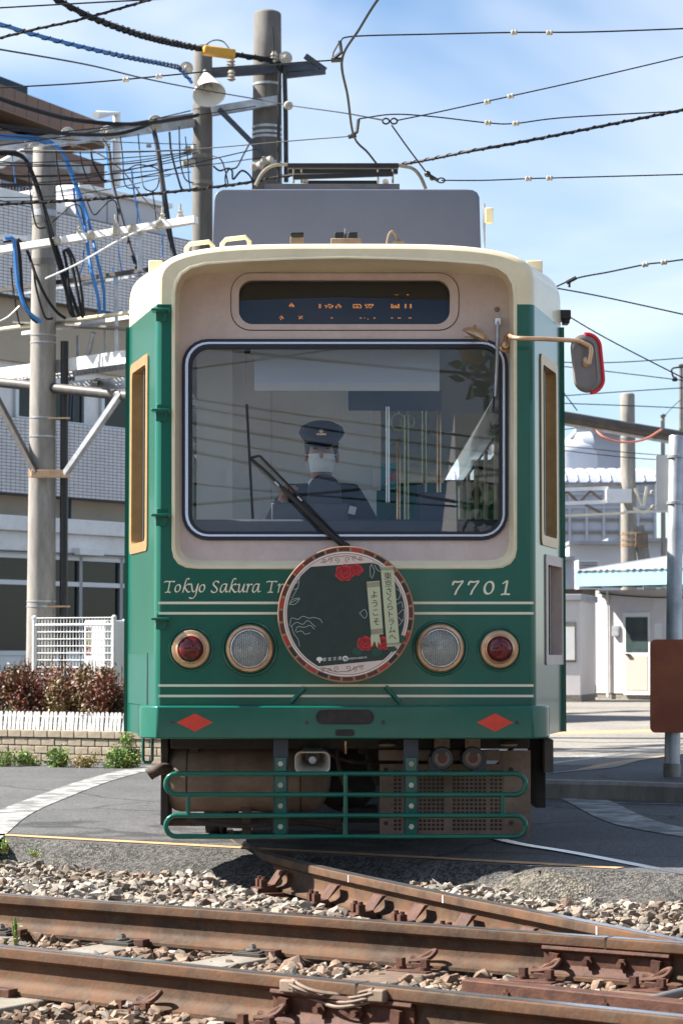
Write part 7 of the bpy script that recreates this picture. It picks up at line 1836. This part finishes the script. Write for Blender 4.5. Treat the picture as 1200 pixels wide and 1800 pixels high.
for x in (678, 692): rg.tube([at(x, 213, 15.2) + Vector((0.022 * math.cos(a), 0, 0.018 * math.sin(a))) for a in [2 * math.pi * j / 12 for j in range(12)]], 0.006, 6, closed=True)
tag(rg.build('ring_joint', M_BLACK), 'pair of black rings joining two span wires above the pantograph', 'wire joint')
wire([(688, 220, 15.3), (718, 262, 15.4), (748, 302, 15.5)], 0.005, 'short straight pull wire from the rings down to a dark insulator')
wire([(775, 317, 15.5), (850, 317, 15.5), (928, 314, 15.5), (965, 313, 15.5), (1260, 305, 15.5)], 0.0045, 'level span wire with two insulators right of the roof box', ins=((928, 314), (965, 313)))
cl = MB(); cl.sphere(at(751, 306, 15.5), 0.022, 10, 8); cl.sphere(at(759, 313, 15.5), 0.018, 10, 8); cl.tube([at(751, 306, 15.5), at(770, 318, 15.5)], 0.012, 6); cl.tube([at(775, 317, 15.5) + Vector((0.025 * math.cos(a), 0, 0.016 * math.sin(a))) for a in [2 * math.pi * j / 10 for j in range(10)]], 0.005, 5, closed=True)
tag(cl.build('wire_clamp', M_BLACK), 'dark insulator and loop at the right corner of the roof box', 'clamp')
wire([(-40, 361, 18.0), (180, 349, 18.0), (400, 326, 18.0), (505, 309, 18.0), (690, 291, 17.5), (830, 265, 17.0), (950, 243, 17.0), (1250, 183, 17.0)], 0.011, 'thick black lashed cable passing behind the pantograph', lash=0.11, cat='cable', name='cable')
wire([(610, 240, 15.0), (520, 247, 15.5), (340, 262, 17.0), (180, 266, 18.0), (-60, 262, 19.0)], 0.004, 'thin wire running left from the clamp above the pantograph')
# right-hand lower wires
wire([(960, 512, 22), (1010, 490, 22), (1070, 478, 22), (1133, 465, 22), (1165, 461, 22), (1260, 448, 22)], 0.008, 'wire with two small insulators beyond the tram cantrail', ins=((1133, 465), (1166, 461)))
cl = MB(); cl.tube([at(995, 497, 22), at(1012, 488, 22)], 0.02, 6); cl.tube([at(1000, 494, 22), at(1000, 505, 22)], 0.012, 6); tag(cl.build('wire_clamp', M_BLACK), 'small black clamp just right of the tram roof corner', 'clamp')
for pts, lab in (([(940, 500, 22), (1060, 522, 22), (1260, 566, 22)], 'green grey wire sloping down right above the side mirror'), ([(950, 525, 24), (1060, 592, 24), (1250, 690, 24)], 'wire sloping steeply down behind the side mirror'),
                 ([(950, 636, 34), (1080, 637, 34), (1260, 625, 34)], 'faint wire rising gently right of the side mirror'), ([(950, 640, 36), (1060, 652, 36), (1260, 676, 36)], 'faint wire falling gently right of the side mirror'),
                 ([(960, 698, 36), (1100, 688, 36), (1260, 678, 36)], 'faint wire just under the side mirror'), ([(960, 708, 36), (1100, 713, 36), (1260, 720, 36)], 'pale wire crossing the top of the far concrete pole'),
                 ([(970, 660, 33), (990, 690, 33), (1014, 722, 33)], 'short guy wire reaching the dark pipe beam'), ([(960, 759, 40), (1040, 750, 40), (1066, 760, 40)], 'dark wire curving under the pipe beam'),
                 ([(960, 782, 44), (1030, 788, 44), (1120, 797, 44), (1260, 806, 44)], 'sagging wire in front of the works tank'), ([(960, 788, 44), (1060, 800, 44), (1160, 808, 44), (1260, 806, 44)], 'second sagging wire in front of the works tank'),
                 ([(1168, 730, 60), (1185, 712, 50), (1230, 672, 40)], 'wire rising from the thin grey pole to the frame edge')):
    wire(pts, 0.007 if pts[0][2] < 30 else 0.008, lab)
# left-hand cables
Lq = [([(-40, 30, 24), (80, 66, 24.5), (200, 95, 25.5), (300, 115, 27.5), (318, 122, 28.4), (337, 145, 28.7)], 0.022, 'blue lashed cable descending to the slim pole', M_BLUE, 0.17),
      ([(60, -25, 24), (150, 25, 24.5), (250, 62, 26), (345, 84, 28.2), (420, 97, 28.3), (482, 108, 28.6), (494, 125, 28.6)], 0.030, 'thick black lashed cable passing through the yellow sleeve', M_WIRE, 0.18),
      ([(-40, 77, 14), (60, 52, 14), (150, 32, 14), (290, -8, 14)], 0.008, 'lashed wire climbing steeply off the upper left', M_WIRE, 0.09),
      ([(-40, 16, 14), (120, 7, 14), (232, 1, 14), (330, -4, 14)], 0.005, 'thin wire skimming the upper left edge of the sky', M_WIRE, 0),
      ([(-40, 80, 16), (150, 113, 19), (250, 137, 22), (350, 157, 25), (461, 176, 28)], 0.007, 'thin straight wire falling right to the stout pole', M_WIRE, 0),
      ([(-40, 160, 24), (60, 193, 25), (140, 212, 26), (240, 218, 27), (330, 206, 28.5), (348, 202, 28.8)], 0.024, 'thick sagging black cable in front of the brown apartment block', M_WIRE, 0),
      ([(-40, 214, 24), (60, 229, 25), (130, 236, 26), (200, 236, 27), (245, 225, 27.5), (275, 212, 28)], 0.022, 'second sagging black cable just over the disc insulators', M_WIRE, 0),
      ([(-40, 228, 24), (40, 230, 25), (120, 236, 26)], 0.010, 'thin black cable above the first disc insulators', M_WIRE, 0),
      ([(-40, 238, 24), (30, 239, 25), (75, 245, 25.4), (105, 262, 25.4), (125, 305, 25.4), (142, 355, 25.4), (150, 400, 25.4), (160, 470, 25.2), (172, 520, 25.2), (176, 550, 25.3)], 0.021, 'bright blue cable looping down from the high beam to the walkway', M_BLUE, 0),
      ([(-40, 243, 24), (30, 244, 25), (80, 251, 25.5), (112, 272, 25.5), (135, 325, 25.5), (155, 385, 25.5), (168, 440, 25.3), (182, 505, 25.3), (184, 550, 25.4)], 0.018, 'bright blue cable beside the first, ending slightly right of it', M_BLUE, 0),
      ([(-30, 266, 25), (30, 270, 25.4), (50, 290, 25.4), (68, 340, 25.4), (84, 400, 25.3), (105, 470, 25.3), (130, 556, 25.4)], 0.020, 'black cable falling past the concrete pole', M_WIRE, 0),
      ([(-30, 272, 25), (36, 274, 25.5), (60, 310, 25.5), (78, 365, 25.5), (98, 430, 25.4), (120, 500, 25.4), (140, 556, 25.5)], 0.020, 'black cable falling just right of the concrete pole', M_WIRE, 0),
      ([(180, 246, 27.2), (192, 265, 26.8), (196, 310, 26.4), (208, 360, 26), (222, 410, 25.5), (240, 470, 25)], 0.020, 'black cable dropping from the third disc insulator', M_WIRE, 0),
      ([(186, 248, 27.2), (190, 290, 26.8), (203, 345, 26.2), (214, 385, 26), (228, 430, 25.4), (246, 476, 25)], 0.016, 'blue and black cable twin beside the third disc insulator drop', M_BLUE, 0),
      ([(264, 226, 28), (272, 240, 27.6), (280, 290, 27), (288, 350, 26.4), (296, 410, 25.8), (306, 455, 25.4)], 0.020, 'black cable dropping from the fourth disc insulator', M_WIRE, 0),
      ([(272, 228, 28), (279, 260, 27.6), (286, 310, 27), (294, 365, 26.4), (302, 420, 25.8), (310, 455, 25.4)], 0.018, 'black cable twin beside the fourth disc insulator drop', M_WIRE, 0),
      ([(140, 256, 27), (144, 285, 27), (155, 315, 27), (178, 347, 26)], 0.008, 'thin black tail hanging from the second disc insulator', M_WIRE, 0),
      ([(243, 235, 27.5), (246, 270, 27.5), (249, 310, 27.3), (254, 330, 27.2), (268, 336, 27.2), (278, 325, 27.2), (279, 300, 27.2), (262, 292, 27.2), (240, 290, 27.2), (222, 300, 27.2)], 0.008, 'thin black wire hanging in a round loop under the high beam', M_WIRE, 0),
      ([(315, 222, 28.4), (316, 260, 28.4), (318, 290, 28.4), (326, 315, 28.4), (340, 322, 28.6)], 0.009, 'thin black wire drooping to the slim pole', M_WIRE, 0),
      ([(90, 392, 25), (105, 380, 25), (125, 362, 25), (140, 362, 25), (147, 385, 25.2), (148, 400, 25.5)], 0.007, 'thin black wire arching between two cable terminals', M_WIRE, 0),
      ([(150, 345, 25.5), (165, 377, 25.5), (180, 365, 25.5), (195, 352, 25.6), (205, 358, 25.6), (208, 392, 25.6)], 0.007, 'thin wavy black wire ending at the middle cable terminal', M_WIRE, 0),
      ([(-40, 326, 20), (80, 324, 20.5), (170, 322, 21), (260, 308, 21.5), (330, 290, 22), (450, 262, 23)], 0.006, 'straight thin black wire across the plant cabinets', M_WIRE, 0),
      ([(-40, 288, 20), (60, 292, 20), (180, 290, 20.5), (250, 285, 21), (330, 270, 22)], 0.006, 'wavy thin black wire under the high beam', M_WIRE, 0),
      ([(-40, 268, 22), (110, 252, 23), (165, 245, 23.5)], 0.008, 'thin grey blue wire before the first disc insulator', M_STEEL, 0),
      ([(108, 250, 23), (165, 266, 23.5), (215, 300, 24), (250, 345, 24.5), (285, 382, 25)], 0.007, 'tan guy wire slanting down over the plant cabinets', M_TAN, 0),
      ([(10, 418, 25.2), (24, 422, 25.2), (28, 460, 25.2), (33, 505, 25.2), (48, 545, 25.2), (72, 566, 25.3)], 0.024, 'fat blue cable curving down left of the concrete pole', M_BLUE, 0),
      ([(8, 424, 25.4), (30, 425, 25.3), (36, 470, 25.3), (40, 520, 25.3), (55, 555, 25.3), (66, 566, 25.4)], 0.022, 'fat black cable under the curving blue one', M_WIRE, 0),
      ([(32, 420, 25.6), (48, 440, 25.6), (62, 480, 25.5), (80, 520, 25.5), (100, 548, 25.5), (116, 560, 25.5)], 0.018, 'grey black cable crossing in front of the concrete pole', M_WIRE, 0),
      ([(115, 438, 25.2), (123, 450, 25.2), (132, 490, 25.2), (140, 530, 25.2), (146, 558, 25.3)], 0.018, 'short black cable hanging from the white arm, first of its bunch', M_WIRE, 0),
      ([(112, 440, 25.3), (118, 470, 25.3), (122, 510, 25.3), (128, 555, 25.4)], 0.018, 'short black cable hanging close to the concrete pole', M_WIRE, 0),
      ([(120, 436, 25.1), (130, 455, 25.1), (142, 500, 25.1), (148, 555, 25.2)], 0.016, 'short black cable hanging from the white arm, outermost of its bunch', M_WIRE, 0),
      ([(147, 440, 25.3), (146, 465, 25.3), (138, 490, 25.3)], 0.007, 'thin dark blue tail under the white cable arm', M_BLUE, 0),
      ([(208, 432, 25.2), (211, 455, 25.2), (214, 478, 25.1)], 0.007, 'thin dark blue tail near the tram roof', M_BLUE, 0),
      ([(285, 410, 25.2), (286, 450, 25.2)], 0.007, 'thin dark blue tail above the roof handles', M_BLUE, 0),
      ([(80, 490, 24.8), (140, 462, 24.8), (210, 422, 24.8), (290, 385, 24.8)], 0.010, 'taut white rope rising from the pole to the white arm', M_WHITE, 0),
      ([(-30, 575, 25), (10, 560, 25), (35, 538, 25)], 0.010, 'short grey wire tensioned left of the concrete pole', M_STEEL, 0),
      ([(375, 292, 28.3), (386, 300, 28.3), (400, 296, 28.3), (408, 300, 28.3), (410, 315, 28.3), (425, 300, 28.3), (440, 310, 28.4), (446, 328, 28.4)], 0.012, 'black looped cable between the two tall poles', M_WIRE, 0),
      ([(398, 330, 28.3), (396, 312, 28.3), (402, 298, 28.3), (416, 294, 28.3), (428, 272, 28.4), (440, 250, 28.5)], 0.010, 'thin black cable climbing to the stout pole', M_WIRE, 0),
      ([(374, 274, 28.6), (388, 280, 28.5), (396, 300, 28.5), (402, 328, 28.5)], 0.008, 'thin black wire drooping from the slim pole', M_WIRE, 0),
      ([(360, 80, 28.8), (375, 71, 28.7), (392, 73, 28.7), (405, 88, 28.6)], 0.008, 'small arched wire over the yellow sleeve', M_WIRE, 0),
      ([(480, 105, 28.5), (481, 80, 28.5), (479, 47, 28.5)], 0.010, 'short upright rod on the stout pole', M_WIRE, 0)]
for i_ in range(12):          # the finer tangle of feeder wires between the poles
    rr = random.Random(40 + i_); y0 = 236 + 11 * i_ + rr.uniform(-6, 6); sl = rr.uniform(-0.18, 0.08); sg = rr.uniform(2, 22); Y0 = rr.uniform(22, 25)
    xe = rr.choice((335, 345, 450, 460))
    if y0 > 330: xe = rr.choice((250, 300, 335))
    pts = [(-40 + (xe + 40) * f, y0 + sl * (xe + 40) * f + sg * math.sin(math.pi * f), Y0 + (28.3 - Y0) * f) for f in (0, 0.25, 0.5, 0.75, 1)]
    Lq.append((pts, rr.uniform(0.005, 0.008), 'fine feeder wire strung between the concrete poles', M_WIRE, 0))
for i_, (x, y, y2) in enumerate(((20, 262, 330), (98, 258, 352), (160, 262, 318), (212, 240, 330), (232, 300, 395), (298, 232, 330), (326, 240, 335), (50, 300, 400), (130, 330, 412), (268, 335, 398), (110, 470, 556), (60, 470, 560), (198, 470, 545), (20, 470, 570))):
    Lq.append(([(x, y, 25.6), (x + 4, y * 0.6 + y2 * 0.4, 25.6), (x + 9 + 5 * (i_ % 3), y2 - 4, 25.6), (x + 16 + 6 * (i_ % 4), y2, 25.6)], 0.007 + 0.003 * (i_ % 3), 'dropper cable hanging among the feeder wires at the concrete pole', M_WIRE if i_ % 4 else M_BLUE, 0))
for pts, r, lab, m, ls in Lq:
    o_ = wire(pts, r, lab, m=m, lash=ls, cat='cable', name='cable', k=7)
    if lab.startswith(('fine feeder', 'dropper')): o_['group'] = 'fine wires between the poles' if lab[0] == 'f' else 'droppers at the pole'
# the street behind the photographer: it shows only as reflections in the windscreen
for k, (e0_, e1_, y_, sg) in enumerate(((25.6, 23.2, 3.0, 0.35), (24.3, 21.6, 2.5, 0.3), (23.6, 20.6, 3.4, 0.4), (28.0, 26.5, 2.0, 0.3), (27.0, 29.5, 3.2, 0.2), (22.8, 19.6, 2.2, 0.35), (21.0, 19.4, 3.0, 0.3), (20.0, 21.6, 1.6, 0.2), (24.9, 22.6, 1.2, 0.4))):
    zf = lambda e: 2.1 + (11.7 - y_) * math.tan(R(e))
    sl = (zf(e1_) - zf(e0_)) / 2.4
    P = [Vector((x, y_, (zf(e0_) + zf(e1_)) / 2 + sl * x * 0.8 + sg * (x / 6.0) ** 2)) for x in np.linspace(-8, 8, 25)]
    tag(MB().tube(P, 0.015 if k % 2 else 0.010, 6).build('street_cable', M_WIRE), 'dark cable mirrored as a slanting line in the windscreen', 'cable', 'cables mirrored in the windscreen')
for x in (-8, 8):
    t = thing('street_pole', 'concrete street pole carrying the mirrored cables', 'utility pole', (x, 2.3, -0.2), 'poles behind the photographer')
    MB().cyl((x, 2.3, -0.2), (x, 2.3, 9.5), 0.2, 0.14, 18).build('shaft', M_CONC, t); MB().bar((x, 0.9, 6.4), (x, 3.8, 6.4), 0.1, 0.1).build('cross_arm', M_STEEL, t)
RB = thing('street_building', 'tiled block mirrored in the right of the windscreen', 'building', (8.2, -20, -0.2))
mb = MB(); mb.box((8.2, -25, 8.1), (12, 10, 16.6)); mb.build('wall', M_TILE, RB)
for i_ in range(4):
    for j_ in range(4): mb = MB(); mb.box((4.4 + j_ * 2.6, -19.98, 2.2 + i_ * 3.9), (1.5, 0.1, 1.5)); mb.build('window', M_OFFGL, RB)

M_STB = [mat('street_wall_brown', (0.26, 0.21, 0.17, 1), 0.8, var=0.2, vscale=0.5), mat('street_wall_grey', (0.34, 0.33, 0.32, 1), 0.8, var=0.2, vscale=0.5), mat('street_wall_olive', (0.16, 0.17, 0.13, 1), 0.8, var=0.2, vscale=0.5)]
for k, (x, w, h_, nm) in enumerate(((-31, 13, 8.5, 'brown'), (-18, 12.5, 6.5, 'grey'), (-6.2, 10.5, 7.5, 'dark olive'), (22, 13, 8.0, 'grey'), (36, 14, 9.0, 'brown'))):  # unseen houses, added to darken reflections and sky fill on the front
    t = thing('unseen_house', nm + (' house' if k % 2 else ' shop house') + (' added behind the photographer to darken the mirrored paint' if k < 3 else ' added past the tiled block to darken the mirrored paint'), 'house', (x, -18, -0.2))
    mb = MB(); mb.box((x, -22, h_ / 2 - 0.2), (w, 8, h_)); mb.build('wall', M_STB[(0, 1, 2, 1, 0)[k]], t)
    mb = MB(); mb.box((x, -22, h_ - 0.1), (w + 0.6, 8.8, 0.25)); mb.build('roof', M_DSTEEL, t)
    for i_ in range(4):
        mb = MB(); mb.box((x - w / 2 + (i_ + 0.5) * w / 4, -17.98, 4.6), (1.6, 0.1, 1.3)); mb.build('window', M_OFFGL, t)

# a tree behind the photographer, mirrored dark in the right of the windscreen
TR = thing('street_tree', 'tall dark leaved tree mirrored in the right of the windscreen', 'tree', (4.6, -9.0, -0.2))
MB().tube([Vector((4.6, -9, -0.2)), Vector((4.5, -9, 3.5)), Vector((4.3, -9.1, 7.5)), Vector((4.0, -9.0, 11.0))], [0.28, 0.22, 0.15, 0.05], 12).build('trunk', M_TWIG, TR)
for k in range(7): MB().tube([Vector((4.4, -9, 4.5 + 0.8 * k)), Vector((4.4 + 2.2 * math.cos(k * 2.4), -9 + 1.8 * math.sin(k * 2.4), 6.2 + 0.9 * k))], [0.09, 0.03], 8).build('limb', M_TWIG, TR)
cs_ = [(4.3 + 2.6 * math.cos(k * 2.399) * (k % 5 + 1) / 5, -9 + 2.4 * math.sin(k * 2.399) * (k % 5 + 1) / 5, 6.5 + 6.5 * k / 34) for k in range(34)]
leaf_cloud(cs_, [(1.0, 1.0, 0.8)] * 34, 9000, 0.13, 'crown', mat('street_leaf', (0.035, 0.06, 0.02, 1), 0.6, island=0.5), TR, 0.5, 0.3)
